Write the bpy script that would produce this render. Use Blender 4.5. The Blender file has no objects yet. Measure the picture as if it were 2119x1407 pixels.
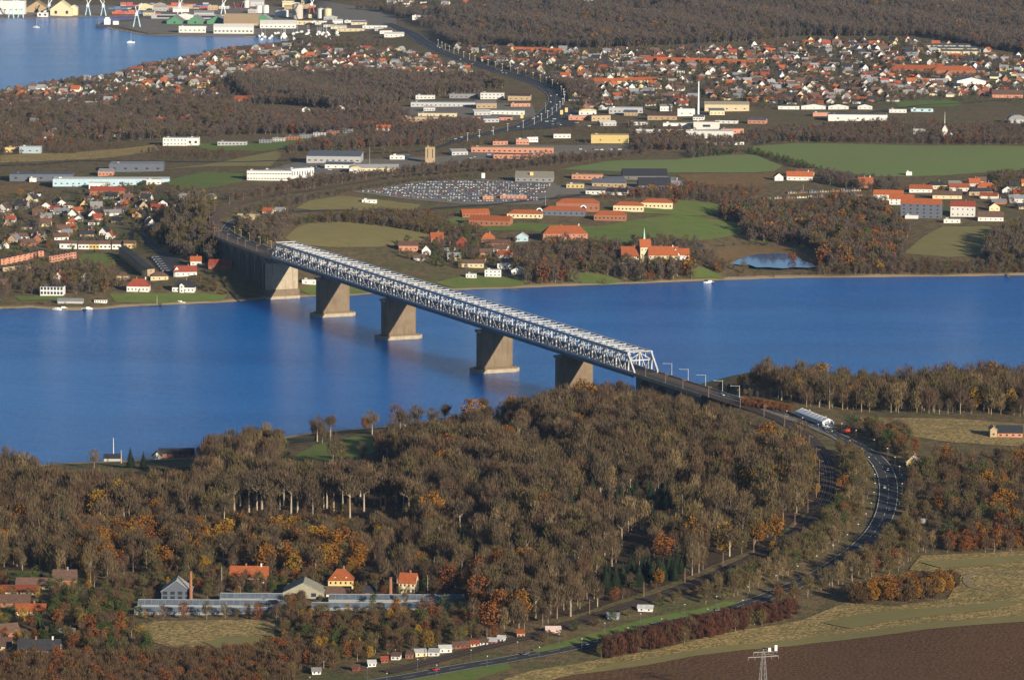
import bpy, bmesh, math, random
import numpy as np
from mathutils import Matrix, Vector

random.seed(7); rng = np.random.default_rng(7)
SC = bpy.context.scene; COL = SC.collection

# ------------------------------------------------------------------ camera
IW, IH = 2119.0, 1407.0
FOC, CAMH, PITCH, ROLL = 8731.3, 523.4, 0.1383, 0.0056
cp, sp = math.cos(PITCH), math.sin(PITCH)
cr, sr = math.cos(ROLL), math.sin(ROLL)
F_ = Vector((0, cp, -sp)); U0 = Vector((0, sp, cp)); R0 = Vector((1, 0, 0))
R_ = R0*cr + U0*sr; U_ = U0*cr - R0*sr
cam = bpy.data.cameras.new('camera'); camo = bpy.data.objects.new('camera', cam); COL.objects.link(camo)
cam.sensor_fit = 'HORIZONTAL'; cam.sensor_width = 36.0; cam.lens = FOC/IW*36.0
cam.clip_start = 5.0; cam.clip_end = 60000.0
camo.matrix_world = Matrix(((R_.x, U_.x, -F_.x, 0), (R_.y, U_.y, -F_.y, 0), (R_.z, U_.z, -F_.z, CAMH), (0, 0, 0, 1)))
SC.camera = camo

# ------------------------------------------------------------------ sky and sun
SUN_AZ, SUN_EL = math.radians(35.0), math.radians(16.5)     # azimuth: from straight behind the camera towards its right
to_sun = Vector((math.sin(SUN_AZ)*math.cos(SUN_EL), -math.cos(SUN_AZ)*math.cos(SUN_EL), math.sin(SUN_EL)))
world = bpy.data.worlds.new('World'); SC.world = world; world.use_nodes = True
wn = world.node_tree; bg = wn.nodes['Background']
sky = wn.nodes.new('ShaderNodeTexSky'); sky.sky_type = 'NISHITA'; sky.sun_disc = False
sky.sun_elevation = SUN_EL; sky.sun_rotation = math.radians(180.0) - SUN_AZ
sky.altitude = 500; sky.air_density = 1.0; sky.dust_density = 0.0; sky.ozone_density = 3.0
wn.links.new(sky.outputs[0], bg.inputs[0]); bg.inputs[1].default_value = 0.05
sun = bpy.data.lights.new('sun', 'SUN'); suno = bpy.data.objects.new('sun', sun); COL.objects.link(suno)
sun.energy = 5.0; sun.angle = math.radians(0.53); sun.color = (1.0, 0.88, 0.70)
suno.rotation_euler = (-to_sun).to_track_quat('-Z', 'Y').to_euler(); suno.location = to_sun*3000
SC.view_settings.view_transform = 'Standard'; SC.view_settings.look = 'None'
SC.view_settings.exposure = 0.55; SC.view_settings.gamma = 1.0; SC.view_settings.use_curve_mapping = False
SC.cycles.max_bounces = 5; SC.cycles.diffuse_bounces = 2; SC.cycles.glossy_bounces = 2
SC.cycles.transmission_bounces = 2; SC.cycles.volume_bounces = 0; SC.cycles.transparent_max_bounces = 6

# ------------------------------------------------------------------ pixel <-> place (layout measured on the photograph, then built where it stands)
def ray(px, py):
    x = (px-IW/2)/FOC; y = -(py-IH/2)/FOC
    return R_*x + U_*y + F_
def onz(px, py, z=0.0):
    d = ray(px, py); t = (z-CAMH)/d.z
    return Vector((d.x*t, d.y*t, z))
def proj(x, y, z):
    x = np.asarray(x, float); y = np.asarray(y, float); dz = np.asarray(z, float)-CAMH
    a = x*R_.x+y*R_.y+dz*R_.z; b = x*U_.x+y*U_.y+dz*U_.z; c = x*F_.x+y*F_.y+dz*F_.z
    return IW/2+FOC*a/c, IH/2-FOC*b/c
def inpoly(px, py, poly):
    px = np.asarray(px, float); py = np.asarray(py, float); r = np.zeros(px.shape, bool); n = len(poly)
    for i in range(n):
        x1, y1 = poly[i]; x2, y2 = poly[(i+1) % n]
        if y1 == y2: continue
        r ^= ((y1 > py) != (y2 > py)) & (px < (x2-x1)*(py-y1)/(y2-y1)+x1)
    return r
def segdist(x, y, pts):
    d = np.full(np.shape(x), 1e9)
    for (ax, ay), (bx, by) in zip(pts[:-1], pts[1:]):
        vx, vy = bx-ax, by-ay; L = vx*vx+vy*vy+1e-9
        t = np.clip(((x-ax)*vx+(y-ay)*vy)/L, 0, 1)
        d = np.minimum(d, np.hypot(x-ax-t*vx, y-ay-t*vy))
    return d
def sstep(t):
    t = np.clip(t, 0, 1); return t*t*(3-2*t)
def spline(pts, step=6.0):
    P = [np.array(p, float) for p in pts]; P = [2*P[0]-P[1]]+P+[2*P[-1]-P[-2]]; out = []
    for i in range(1, len(P)-2):
        p0, p1, p2, p3 = P[i-1:i+3]; n = max(2, int(np.linalg.norm((p2-p1)[:2])/step))
        for k in range(n):
            t = k/n
            out.append(0.5*((2*p1)+(-p0+p2)*t+(2*p0-5*p1+4*p2-p3)*t*t+(-p0+3*p1-3*p2+p3)*t**3))
    out.append(P[-2]); return np.array(out)

# ------------------------------------------------------------------ bridge axis
BX, BY, BTH = 105.68, 3287.96, -0.4095
AX = np.array([math.sin(BTH), math.cos(BTH)]); NX = np.array([math.cos(BTH), -math.sin(BTH)])
ZB, ZT, TW = 39.9, 55.7, 20.3
def bp(s, l, z): q = np.array([BX, BY])+AX*s+NX*l; return Vector((q[0], q[1], z))

# ------------------------------------------------------------------ terrain
def zp(lst, z=0.0): return [tuple(onz(a, b, z)[:2]) for a, b in lst]
far_coast_px = [(-900, 668), (-300, 648), (0, 640), (60, 637), (130, 643), (200, 641), (260, 635), (330, 632), (470, 626), (560, 618), (640, 614), (720, 612), (790, 607), (900, 602), (1060, 597),
                (1200, 591), (1340, 586), (1470, 581), (1620, 576), (1800, 574), (2000, 572), (2119, 570), (2500, 566), (3000, 562)]
near_coast_px = [(-900, 1010), (-300, 985), (0, 968), (120, 958), (240, 952), (400, 945), (520, 915), (620, 897), (760, 884), (900, 872), (1000, 862), (1100, 850), (1190, 838), (1300, 822), (1420, 806), (1520, 797), (1650, 800), (1800, 806), (2000, 800), (2119, 795), (2500, 780), (3000, 770)]
bay_px = [(-1600, 230), (-300, 212), (0, 192), (100, 177), (200, 160), (300, 132), (430, 109), (480, 97), (545, 92), (600, 84), (560, 77), (470, 75.5), (310, 74), (232, 60), (208, 51), (212, 47), (285, 42.5), (278, 34), (130, 36.5), (0, 38.5), (-300, 42), (-1600, 60)]
far_coast = zp(far_coast_px); near_coast = zp(near_coast_px); bay = zp(bay_px)
XS = np.concatenate([[-14000, -9000, -6000, -4000, -3000, -2300, -1800], np.arange(-1500, 1501, 12.0), [1800, 2300, 3000, 4000, 6000, 9000, 14000]])
YS = np.concatenate([[-6000, -3000, -1000, 0, 800, 1400, 1800], np.arange(2100, 9601, 12.0), [9700, 9900, 10300, 11000, 12500, 15000, 20000, 30000]])
CTRL = [  # photograph x, y, ground height in metres
 (-300, 1000, 6), (0, 985, 6), (250, 962, 3), (400, 960, 4), (560, 935, 8), (700, 925, 12), (820, 900, 12), (1000, 905, 18), (1100, 880, 16), (1200, 900, 18), (1330, 880, 20), (1430, 850, 23), (1430, 900, 27), (1330, 940, 26),
 (1500, 838, 38), (1560, 850, 38.5), (1640, 885, 38.5), (1700, 905, 38), (1712, 960, 37.5), (1700, 1050, 36), (1650, 1105, 35), (1560, 1160, 33.5), (1450, 1205, 32), (1300, 1255, 30), (1180, 1292, 28),
 (1760, 930, 37.5), (1825, 980, 36), (1836, 1030, 35), (1822, 1080, 34), (1780, 1130, 32), (1700, 1185, 30), (1560, 1245, 28), (1300, 1312, 26), (1180, 1342, 25), (930, 1385, 24), (700, 1430, 23),
 (0, 1300, 17), (300, 1250, 19), (700, 1250, 21), (500, 1100, 19), (100, 1100, 16), (1000, 1100, 25), (1250, 1050, 30), (1500, 1000, 34), (2119, 900, 35), (2119, 1100, 33), (1900, 860, 35), (1800, 845, 31), (2000, 840, 31),
 (2119, 1407, 31), (1500, 1407, 26), (1900, 1250, 31), (800, 1000, 17), (0, 1407, 17), (500, 1407, 20), (2500, 900, 34), (2500, 1300, 32), (-400, 1300, 15),
 (0, 625, 2), (105, 612, 4), (290, 604, 6), (380, 604, 6), (400, 565, 11), (470, 560, 14), (445, 455, 36), (450, 490, 30), (510, 425, 36), (600, 400, 34), (750, 372, 33), (900, 355, 32), (200, 450, 20), (0, 500, 13), (100, 540, 9), (250, 520, 11), (0, 400, 22), (0, 350, 27), (300, 330, 28), (600, 300, 28), (600, 345, 31),
 (700, 485, 24), (620, 470, 27), (850, 505, 17), (720, 560, 8), (680, 600, 3), (1000, 570, 4), (1000, 540, 7), (930, 510, 13), (1150, 560, 6), (1300, 562, 8), (1360, 545, 12), (1100, 460, 22), (1300, 440, 24), (1400, 470, 18), (800, 420, 27), (950, 400, 29),
 (1560, 546, 1.6), (1640, 546, 1.6), (1600, 530, 2.0), (1600, 562, 1.8), (1700, 500, 9), (1900, 460, 17), (2000, 500, 12), (2119, 480, 15), (1800, 565, 3), (2100, 560, 3), (1500, 345, 29), (1800, 330, 31), (2119, 330, 31), (1900, 250, 33), (1500, 220, 32), (1200, 270, 29), (1000, 220, 28), (700, 250, 25), (300, 260, 20), (0, 260, 15),
 (500, 160, 16), (200, 180, 10), (0, 205, 5), (700, 110, 12), (600, 95, 4), (400, 60, 3), (100, 30, 3), (500, 45, 3), (800, 80, 10), (1000, 100, 24), (1000, 50, 32), (1200, 130, 32), (1500, 120, 36), (1800, 130, 38), (2119, 130, 40), (1500, 60, 48), (2000, 60, 52), (1500, 20, 52), (2119, 20, 54), (1100, 15, 42), (700, 10, 20), (300, 5, 12), (0, 5, 8),
]
cxy = np.array([tuple(onz(a, b, z)[:2]) for a, b, z in CTRL])/1000.0; cz = np.array([c[2] for c in CTRL], float)
# measured depth is compressed so that one unit is about one picture step at every distance
def warp(q):
    return np.stack([q[:, 0]/q[:, 1]*25.0, 6.0*np.log(q[:, 1])], 1)
cw = warp(cxy)
def tps(r2): return np.where(r2 > 1e-12, r2*np.log(r2+1e-12), 0)
K = tps(((cw[:, None]-cw[None])**2).sum(-1))+np.eye(len(cw))*0.02
Pm = np.column_stack([np.ones(len(cw)), cw]); A = np.block([[K, Pm], [Pm.T, np.zeros((3, 3))]])
sol = np.linalg.solve(A, np.concatenate([cz, np.zeros(3)]))
GX, GY = np.meshgrid(XS, YS); gx = GX.ravel(); gy = GY.ravel()
qx = np.clip(gx, -0.30*np.maximum(gy, 2000), 0.30*np.maximum(gy, 2000)); qy = np.clip(gy, 2050, 9800)
gw = warp(np.stack([qx, qy], 1)/1000.0)
base = np.concatenate([tps(((c[:, None]-cw[None])**2).sum(-1))@sol[:len(cw)]+np.column_stack([np.ones(len(c)), c])@sol[len(cw):] for c in np.array_split(gw, 40)])
base = np.clip(base, 1.5, 62)
def side(coast):           # signed distance, positive beyond the line
    d = segdist(gx, gy, coast); cx = np.array([c[0] for c in coast]); cy = np.array([c[1] for c in coast])
    return np.where(gy > np.interp(gx, cx, cy), d, -d)
d_far = side(far_coast); d_near = -side(near_coast)
d_bay = segdist(gx, gy, bay+[bay[0]]); d_bay = np.where(inpoly(gx, gy, bay), -d_bay, d_bay)
dl = np.maximum(np.minimum(d_far, d_bay), d_near)
wid = np.where(d_near > 0, 85.0, 70.0)
prof = sstep(dl/wid)
hz = np.where(dl > 0, np.minimum(base*prof+np.minimum(dl*0.06, 1.4)+0.05, base+1), -0.3-np.minimum(-dl*0.12, 7))
quay = inpoly(*proj(gx, gy, gx*0+2), [(-600, 44), (280, 41), (215, 43), (205, 52), (310, 78), (560, 79), (640, 70), (640, -5), (-600, -5)]) & (dl > 0)
hz = np.where(quay, np.minimum(3.0, 0.05+dl*0.5), hz)
noise = 0.5*np.sin(gx*0.021+1.3)*np.sin(gy*0.017)+0.4*np.sin(gx*0.043+gy*0.031)
hz = np.where((dl > 60) & ~quay, hz+noise, hz)
HG = hz.reshape(GX.shape)
def hgt(x, y):
    x = np.asarray(x, float); y = np.asarray(y, float)
    i = np.clip(np.searchsorted(XS, x, 'right')-1, 0, len(XS)-2); j = np.clip(np.searchsorted(YS, y, 'right')-1, 0, len(YS)-2)
    u = np.clip((x-XS[i])/(XS[i+1]-XS[i]), 0, 1); v = np.clip((y-YS[j])/(YS[j+1]-YS[j]), 0, 1)
    return (HG[j, i]*(1-u)+HG[j, i+1]*u)*(1-v)+(HG[j+1, i]*(1-u)+HG[j+1, i+1]*u)*v
_T = np.concatenate([np.arange(1900, 9800, 10.0), np.arange(9800, 16000, 100.0)])
def at(px, py, dz=0.0):
    d = ray(px, py); n = Vector((d.x, d.y)).length; s = _T/n
    x = d.x*s; y = d.y*s; z = CAMH+d.z*s; h = np.maximum(hgt(x, y), 0)+dz
    k = int(np.argmax(z <= h)); k = max(k, 1)
    a, b = z[k-1]-h[k-1], z[k]-h[k]; t = a/(a-b) if a != b else 1
    x = x[k-1]+(x[k]-x[k-1])*t; y = y[k-1]+(y[k]-y[k-1])*t
    return Vector((x, y, float(max(hgt(x, y), 0))))
def scale_at(p): return FOC/(p.x*F_.x+p.y*F_.y+(p.z-CAMH)*F_.z)     # photograph pixels per metre

# ------------------------------------------------------------------ materials
def mat(name, col=None, rough=0.9, spec=0.2, vary=0.0, noise=None, objcol=False, col2=None, metal=0.0, scale=0.3, rand=None):
    m = bpy.data.materials.new(name); m.use_nodes = True; nt = m.node_tree; b = nt.nodes['Principled BSDF']
    b.inputs['Roughness'].default_value = rough; b.inputs['Specular IOR Level'].default_value = spec; b.inputs['Metallic'].default_value = metal
    src = None
    if objcol:
        oi = nt.nodes.new('ShaderNodeObjectInfo'); src = oi.outputs['Color']
    elif rand:
        oi = nt.nodes.new('ShaderNodeObjectInfo'); cr_ = nt.nodes.new('ShaderNodeValToRGB'); e = cr_.color_ramp.elements
        while len(e) < len(rand): e.new(0.5)
        for i, c in enumerate(rand): e[i].position = i/(len(rand)-1); e[i].color = (*c, 1)
        nt.links.new(oi.outputs['Random'], cr_.inputs[0]); src = cr_.outputs[0]
    if col is not None and src is None:
        b.inputs['Base Color'].default_value = (*col, 1)
    if vary or col2 is not None:
        g = nt.nodes.new('ShaderNodeNewGeometry'); n = nt.nodes.new('ShaderNodeTexNoise'); n.inputs['Scale'].default_value = scale
        n.inputs['Detail'].default_value = 5; n.inputs['Roughness'].default_value = 0.65
        nt.links.new(g.outputs['Position'], n.inputs['Vector'])
        mx = nt.nodes.new('ShaderNodeMix'); mx.data_type = 'RGBA'
        r = nt.nodes.new('ShaderNodeMapRange'); r.inputs[1].default_value = 0.35; r.inputs[2].default_value = 0.65
        nt.links.new(n.outputs[0], r.inputs[0]); nt.links.new(r.outputs[0], mx.inputs[0])
        if col2 is not None and src is None:
            mx.inputs[6].default_value = (*col, 1); mx.inputs[7].default_value = (*col2, 1)
        else:
            mx.blend_type = 'MULTIPLY'; mx.inputs[7].default_value = (1-vary, 1-vary, 1-vary, 1)
            if src is not None: nt.links.new(src, mx.inputs[6])
            else: mx.inputs[6].default_value = (*col, 1)
        src = mx.outputs[2]
    if src is not None: nt.links.new(src, b.inputs['Base Color'])
    return m
M = {}
def ground_mat(name, cols, scales=(0.004, 0.03, 0.2), sand=False, rough=1.0, bump=0.0, furrow=0):
    """cols: four base colours mixed by three noise sizes"""
    m = bpy.data.materials.new(name); m.use_nodes = True; nt = m.node_tree; b = nt.nodes['Principled BSDF']
    b.inputs['Roughness'].default_value = rough; b.inputs['Specular IOR Level'].default_value = 0.1
    g = nt.nodes.new('ShaderNodeNewGeometry'); cur = None
    for i, s in enumerate(scales):
        n = nt.nodes.new('ShaderNodeTexNoise'); n.inputs['Scale'].default_value = s; n.inputs['Detail'].default_value = 6; n.inputs['Roughness'].default_value = 0.6
        nt.links.new(g.outputs['Position'], n.inputs['Vector'])
        r = nt.nodes.new('ShaderNodeMapRange'); r.inputs[1].default_value = 0.42; r.inputs[2].default_value = 0.6
        nt.links.new(n.outputs[0], r.inputs[0])
        mx = nt.nodes.new('ShaderNodeMix'); mx.data_type = 'RGBA'
        nt.links.new(r.outputs[0], mx.inputs[0])
        if cur is None: mx.inputs[6].default_value = (*cols[0], 1)
        else: nt.links.new(cur, mx.inputs[6])
        mx.inputs[7].default_value = (*cols[i+1], 1); cur = mx.outputs[2]
    if furrow:
        mp = nt.nodes.new('ShaderNodeMapping'); mp.inputs['Rotation'].default_value = (0, 0, math.radians(furrow)); nt.links.new(g.outputs['Position'], mp.inputs[0])
        w = nt.nodes.new('ShaderNodeTexWave'); w.inputs['Scale'].default_value = 0.06; w.inputs['Distortion'].default_value = 6; w.inputs['Detail'].default_value = 3; w.inputs['Detail Scale'].default_value = 0.3
        nt.links.new(mp.outputs[0], w.inputs['Vector'])
        r = nt.nodes.new('ShaderNodeMapRange'); r.inputs[3].default_value = 0.0; r.inputs[4].default_value = 0.55; nt.links.new(w.outputs['Fac'], r.inputs[0])
        mx = nt.nodes.new('ShaderNodeMix'); mx.data_type = 'RGBA'; nt.links.new(r.outputs[0], mx.inputs[0]); nt.links.new(cur, mx.inputs[6]); mx.inputs[7].default_value = (*cols[-1], 1); cur = mx.outputs[2]
    if sand:
        sx = nt.nodes.new('ShaderNodeSeparateXYZ'); nt.links.new(g.outputs['Position'], sx.inputs[0])
        ns = nt.nodes.new('ShaderNodeTexNoise'); ns.inputs['Scale'].default_value = 0.02; nt.links.new(g.outputs['Position'], ns.inputs['Vector'])
        zz_ = nt.nodes.new('ShaderNodeMath'); zz_.operation = 'MULTIPLY_ADD'; zz_.inputs[1].default_value = 2.4; nt.links.new(ns.outputs[0], zz_.inputs[0]); nt.links.new(sx.outputs[2], zz_.inputs[2])
        r = nt.nodes.new('ShaderNodeMapRange'); r.inputs[1].default_value = 1.7; r.inputs[2].default_value = 2.6; nt.links.new(zz_.outputs[0], r.inputs[0])
        mx = nt.nodes.new('ShaderNodeMix'); mx.data_type = 'RGBA'; nt.links.new(r.outputs[0], mx.inputs[0])
        mx.inputs[6].default_value = (0.42, 0.32, 0.19, 1); nt.links.new(cur, mx.inputs[7]); cur = mx.outputs[2]
    nt.links.new(cur, b.inputs['Base Color'])
    if bump:
        n = nt.nodes.new('ShaderNodeTexNoise'); n.inputs['Scale'].default_value = 0.5; n.inputs['Detail'].default_value = 6; nt.links.new(g.outputs['Position'], n.inputs['Vector'])
        bm_ = nt.nodes.new('ShaderNodeBump'); bm_.inputs['Strength'].default_value = bump; bm_.inputs['Distance'].default_value = 1.0
        nt.links.new(n.outputs[0], bm_.inputs['Height']); nt.links.new(bm_.outputs[0], b.inputs['Normal'])
    return m
M['terrain'] = ground_mat('terrain', [(0.185, 0.135, 0.066), (0.12, 0.13, 0.042), (0.21, 0.14, 0.075), (0.11, 0.09, 0.048)], scales=(0.007, 0.03, 0.15), sand=True, bump=0.8)
M['pasture'] = ground_mat('pasture', [(0.21, 0.215, 0.068), (0.26, 0.235, 0.085), (0.19, 0.185, 0.06), (0.25, 0.20, 0.09)], scales=(0.012, 0.05, 0.3), furrow=70)
M['green'] = ground_mat('green', [(0.14, 0.25, 0.07), (0.185, 0.25, 0.08), (0.155, 0.27, 0.075), (0.20, 0.215, 0.085)], scales=(0.008, 0.03, 0.2), furrow=88)
M['lawn'] = ground_mat('lawn', [(0.115, 0.215, 0.036), (0.165, 0.2, 0.05), (0.1, 0.175, 0.034), (0.175, 0.18, 0.06)], scales=(0.012, 0.05, 0.3))
M['plough'] = ground_mat('plough', [(0.10, 0.05, 0.027), (0.12, 0.063, 0.034), (0.088, 0.045, 0.025), (0.16, 0.09, 0.045)], scales=(0.012, 0.06, 0.5), furrow=84, bump=0.8)
M['rough'] = ground_mat('rough', [(0.42, 0.30, 0.115), (0.23, 0.195, 0.065), (0.47, 0.335, 0.145), (0.2, 0.155, 0.065)], scales=(0.02, 0.09, 0.35), bump=1.0)
M['reed'] = ground_mat('reed', [(0.24, 0.145, 0.06), (0.19, 0.12, 0.05), (0.27, 0.17, 0.075), (0.15, 0.105, 0.05)], scales=(0.02, 0.1, 0.4), bump=0.8)
M['asphalt'] = ground_mat('asphalt', [(0.05, 0.052, 0.058), (0.06, 0.06, 0.063), (0.045, 0.047, 0.052), (0.07, 0.068, 0.066)], scales=(0.02, 0.2, 1.0), rough=0.75)
M['paving'] = ground_mat('paving', [(0.17, 0.155, 0.135), (0.21, 0.19, 0.16), (0.15, 0.14, 0.125), (0.24, 0.21, 0.17)], scales=(0.02, 0.1, 0.5))
M['ballast'] = ground_mat('ballast', [(0.12, 0.08, 0.06), (0.15, 0.10, 0.075), (0.10, 0.07, 0.055), (0.18, 0.125, 0.095)], scales=(0.03, 0.3, 1.5))
M['garden'] = ground_mat('garden', [(0.15, 0.15, 0.06), (0.12, 0.16, 0.05), (0.2, 0.165, 0.09), (0.11, 0.10, 0.055)], scales=(0.01, 0.05, 0.12))
M['sandy'] = ground_mat('sandy', [(0.32, 0.25, 0.15), (0.26, 0.19, 0.11), (0.36, 0.28, 0.18), (0.2, 0.16, 0.09)], scales=(0.03, 0.2, 0.8))
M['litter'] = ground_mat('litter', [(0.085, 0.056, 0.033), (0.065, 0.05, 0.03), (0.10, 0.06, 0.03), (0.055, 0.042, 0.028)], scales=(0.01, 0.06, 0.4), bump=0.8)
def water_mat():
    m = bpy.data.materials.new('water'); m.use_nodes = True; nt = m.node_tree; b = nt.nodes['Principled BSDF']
    b.inputs['Base Color'].default_value = (0.001, 0.145, 0.54, 1); b.inputs['Roughness'].default_value = 0.16; b.subsurface_method = 'BURLEY'; b.inputs['Subsurface Weight'].default_value = 1.0; b.inputs['Subsurface Radius'].default_value = (1, 1, 1); b.inputs['Subsurface Scale'].default_value = 90.0; b.inputs['IOR'].default_value = 1.33; b.inputs['Specular IOR Level'].default_value = 0.3  # strong blue base colour painted in for the reflected sky
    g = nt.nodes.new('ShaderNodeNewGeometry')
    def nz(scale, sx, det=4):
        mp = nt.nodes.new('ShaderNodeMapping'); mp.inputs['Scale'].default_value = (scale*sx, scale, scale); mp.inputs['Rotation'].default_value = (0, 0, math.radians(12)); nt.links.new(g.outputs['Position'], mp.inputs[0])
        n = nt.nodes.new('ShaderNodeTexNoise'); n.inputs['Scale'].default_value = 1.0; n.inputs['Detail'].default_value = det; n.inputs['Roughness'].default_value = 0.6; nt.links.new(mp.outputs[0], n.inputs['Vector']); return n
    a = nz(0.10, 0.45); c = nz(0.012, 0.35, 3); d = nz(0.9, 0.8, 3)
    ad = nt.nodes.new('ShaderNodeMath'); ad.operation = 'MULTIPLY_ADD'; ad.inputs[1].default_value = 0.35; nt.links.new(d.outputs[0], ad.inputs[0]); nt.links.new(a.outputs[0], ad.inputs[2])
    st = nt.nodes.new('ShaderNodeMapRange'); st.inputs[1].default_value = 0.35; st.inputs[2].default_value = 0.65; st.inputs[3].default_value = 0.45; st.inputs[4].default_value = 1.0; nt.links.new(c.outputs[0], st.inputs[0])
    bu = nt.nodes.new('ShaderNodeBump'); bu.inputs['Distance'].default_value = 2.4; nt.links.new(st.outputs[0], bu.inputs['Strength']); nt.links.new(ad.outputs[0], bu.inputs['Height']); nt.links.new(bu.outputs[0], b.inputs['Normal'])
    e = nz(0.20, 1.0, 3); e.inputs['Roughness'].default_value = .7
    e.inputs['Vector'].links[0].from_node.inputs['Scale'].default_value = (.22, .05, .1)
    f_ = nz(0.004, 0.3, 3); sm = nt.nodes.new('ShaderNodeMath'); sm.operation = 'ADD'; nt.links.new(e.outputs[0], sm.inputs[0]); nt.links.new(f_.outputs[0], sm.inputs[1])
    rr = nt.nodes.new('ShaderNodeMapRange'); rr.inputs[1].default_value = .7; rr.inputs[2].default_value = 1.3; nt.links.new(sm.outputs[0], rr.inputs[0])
    mx = nt.nodes.new('ShaderNodeMix'); mx.data_type = 'RGBA'; nt.links.new(rr.outputs[0], mx.inputs[0]); mx.inputs[6].default_value = (.001, .12, .44, 1); mx.inputs[7].default_value = (.001, .18, .62, 1); nt.links.new(mx.outputs[2], b.inputs['Base Color'])  # ripple shading and sky reflection painted in as two blues
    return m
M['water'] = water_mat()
M['pond'] = mat('pond_water', (0.04, 0.15, 0.36), rough=.06, spec=.5)
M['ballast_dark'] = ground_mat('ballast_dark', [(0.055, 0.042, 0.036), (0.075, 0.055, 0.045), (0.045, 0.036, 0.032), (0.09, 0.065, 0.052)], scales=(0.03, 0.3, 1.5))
M['wall'] = mat('painted_wall', objcol=True, vary=0.22, scale=0.8)
M['roof'] = mat('roof_covering', objcol=True, vary=0.3, scale=0.6, rough=0.8)
M['glass'] = mat('window_glass', (0.03, 0.04, 0.055), rough=0.12, spec=0.6)
M['paint'] = mat('vehicle_paint', objcol=True, rough=0.3, spec=0.5)
M['plain'] = mat('plain_paint', objcol=True, vary=0.15, scale=1.5, rough=0.6)
M['steel'] = mat('white_steel', (0.54, 0.56, 0.59), rough=0.5, vary=0.35, scale=0.5)
M['steel_dark'] = mat('grey_steel', (0.11, 0.12, 0.14), rough=0.5, vary=0.2, scale=0.5)
M['rail'] = mat('rail_steel', (0.19, 0.125, 0.09), rough=0.45, metal=0.0, spec=0.5)
M['concrete'] = mat('bridge_concrete', (0.17, 0.124, 0.08), col2=(0.215, 0.162, 0.108), scale=0.12)
M['concrete_pale'] = mat('pale_concrete', (0.33, 0.27, 0.185), col2=(0.41, 0.34, 0.25), scale=0.2)
M['concrete_grey'] = mat('grey_concrete', (0.13, 0.125, 0.12), col2=(0.17, 0.16, 0.15), scale=0.2)
def streak(m, k=.72):      # rain streaks down the concrete
    nt = m.node_tree; b = nt.nodes['Principled BSDF']; g = nt.nodes.new('ShaderNodeNewGeometry'); mp = nt.nodes.new('ShaderNodeMapping'); mp.inputs['Scale'].default_value = (.7, .7, .035)
    nt.links.new(g.outputs['Position'], mp.inputs[0]); n = nt.nodes.new('ShaderNodeTexNoise'); n.inputs['Scale'].default_value = 1.0; n.inputs['Detail'].default_value = 4; nt.links.new(mp.outputs[0], n.inputs['Vector'])
    r = nt.nodes.new('ShaderNodeMapRange'); r.inputs[1].default_value = .5; r.inputs[2].default_value = .68; nt.links.new(n.outputs[0], r.inputs[0])
    mx = nt.nodes.new('ShaderNodeMix'); mx.data_type = 'RGBA'; mx.blend_type = 'MULTIPLY'; nt.links.new(r.outputs[0], mx.inputs[0]); nt.links.new(b.inputs['Base Color'].links[0].from_socket, mx.inputs[6]); mx.inputs[7].default_value = (k, k, k*.97, 1); nt.links.new(mx.outputs[2], b.inputs['Base Color'])
for k_ in ('concrete', 'concrete_pale', 'concrete_grey'): streak(M[k_])
M['white'] = mat('white_paint', (0.78, 0.78, 0.76), rough=0.6)
M['rubber'] = mat('rubber', (0.02, 0.02, 0.02))

# ------------------------------------------------------------------ object helpers
def setp(o, label=None, cat=None, group=None, kind=None):
    if label: o['label'] = label
    if cat: o['category'] = cat
    if group: o['group'] = group
    if kind: o['kind'] = kind
    return o
def link(name, me, parent=None, loc=None, rotz=0.0, scl=None, color=None):
    o = bpy.data.objects.new(name, me); COL.objects.link(o)
    if parent is not None: o.parent = parent
    if loc is not None: o.location = loc
    if rotz: o.rotation_euler = (0, 0, rotz)
    if scl is not None: o.scale = scl if hasattr(scl, '__len__') else (scl, scl, scl)
    if color is not None: o.color = (*color, 1)
    return o
def empty(name, loc, rotz=0.0, label=None, cat=None, group=None):
    o = bpy.data.objects.new(name, None); COL.objects.link(o); o.location = loc; o.rotation_euler = (0, 0, rotz); o.empty_display_size = 1
    return setp(o, label, cat, group)
def mesh(name, verts, faces, mats, idx=None, smooth=False):
    me = bpy.data.meshes.new(name)
    me.from_pydata([tuple(map(float, v)) for v in verts], [], [tuple(int(i) for i in f) for f in faces])
    for m in (mats if isinstance(mats, (list, tuple)) else [mats]): me.materials.append(m)
    if idx is not None: me.polygons.foreach_set('material_index', list(idx))
    if smooth: me.polygons.foreach_set('use_smooth', [True]*len(me.polygons))
    me.update(); return me
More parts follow.
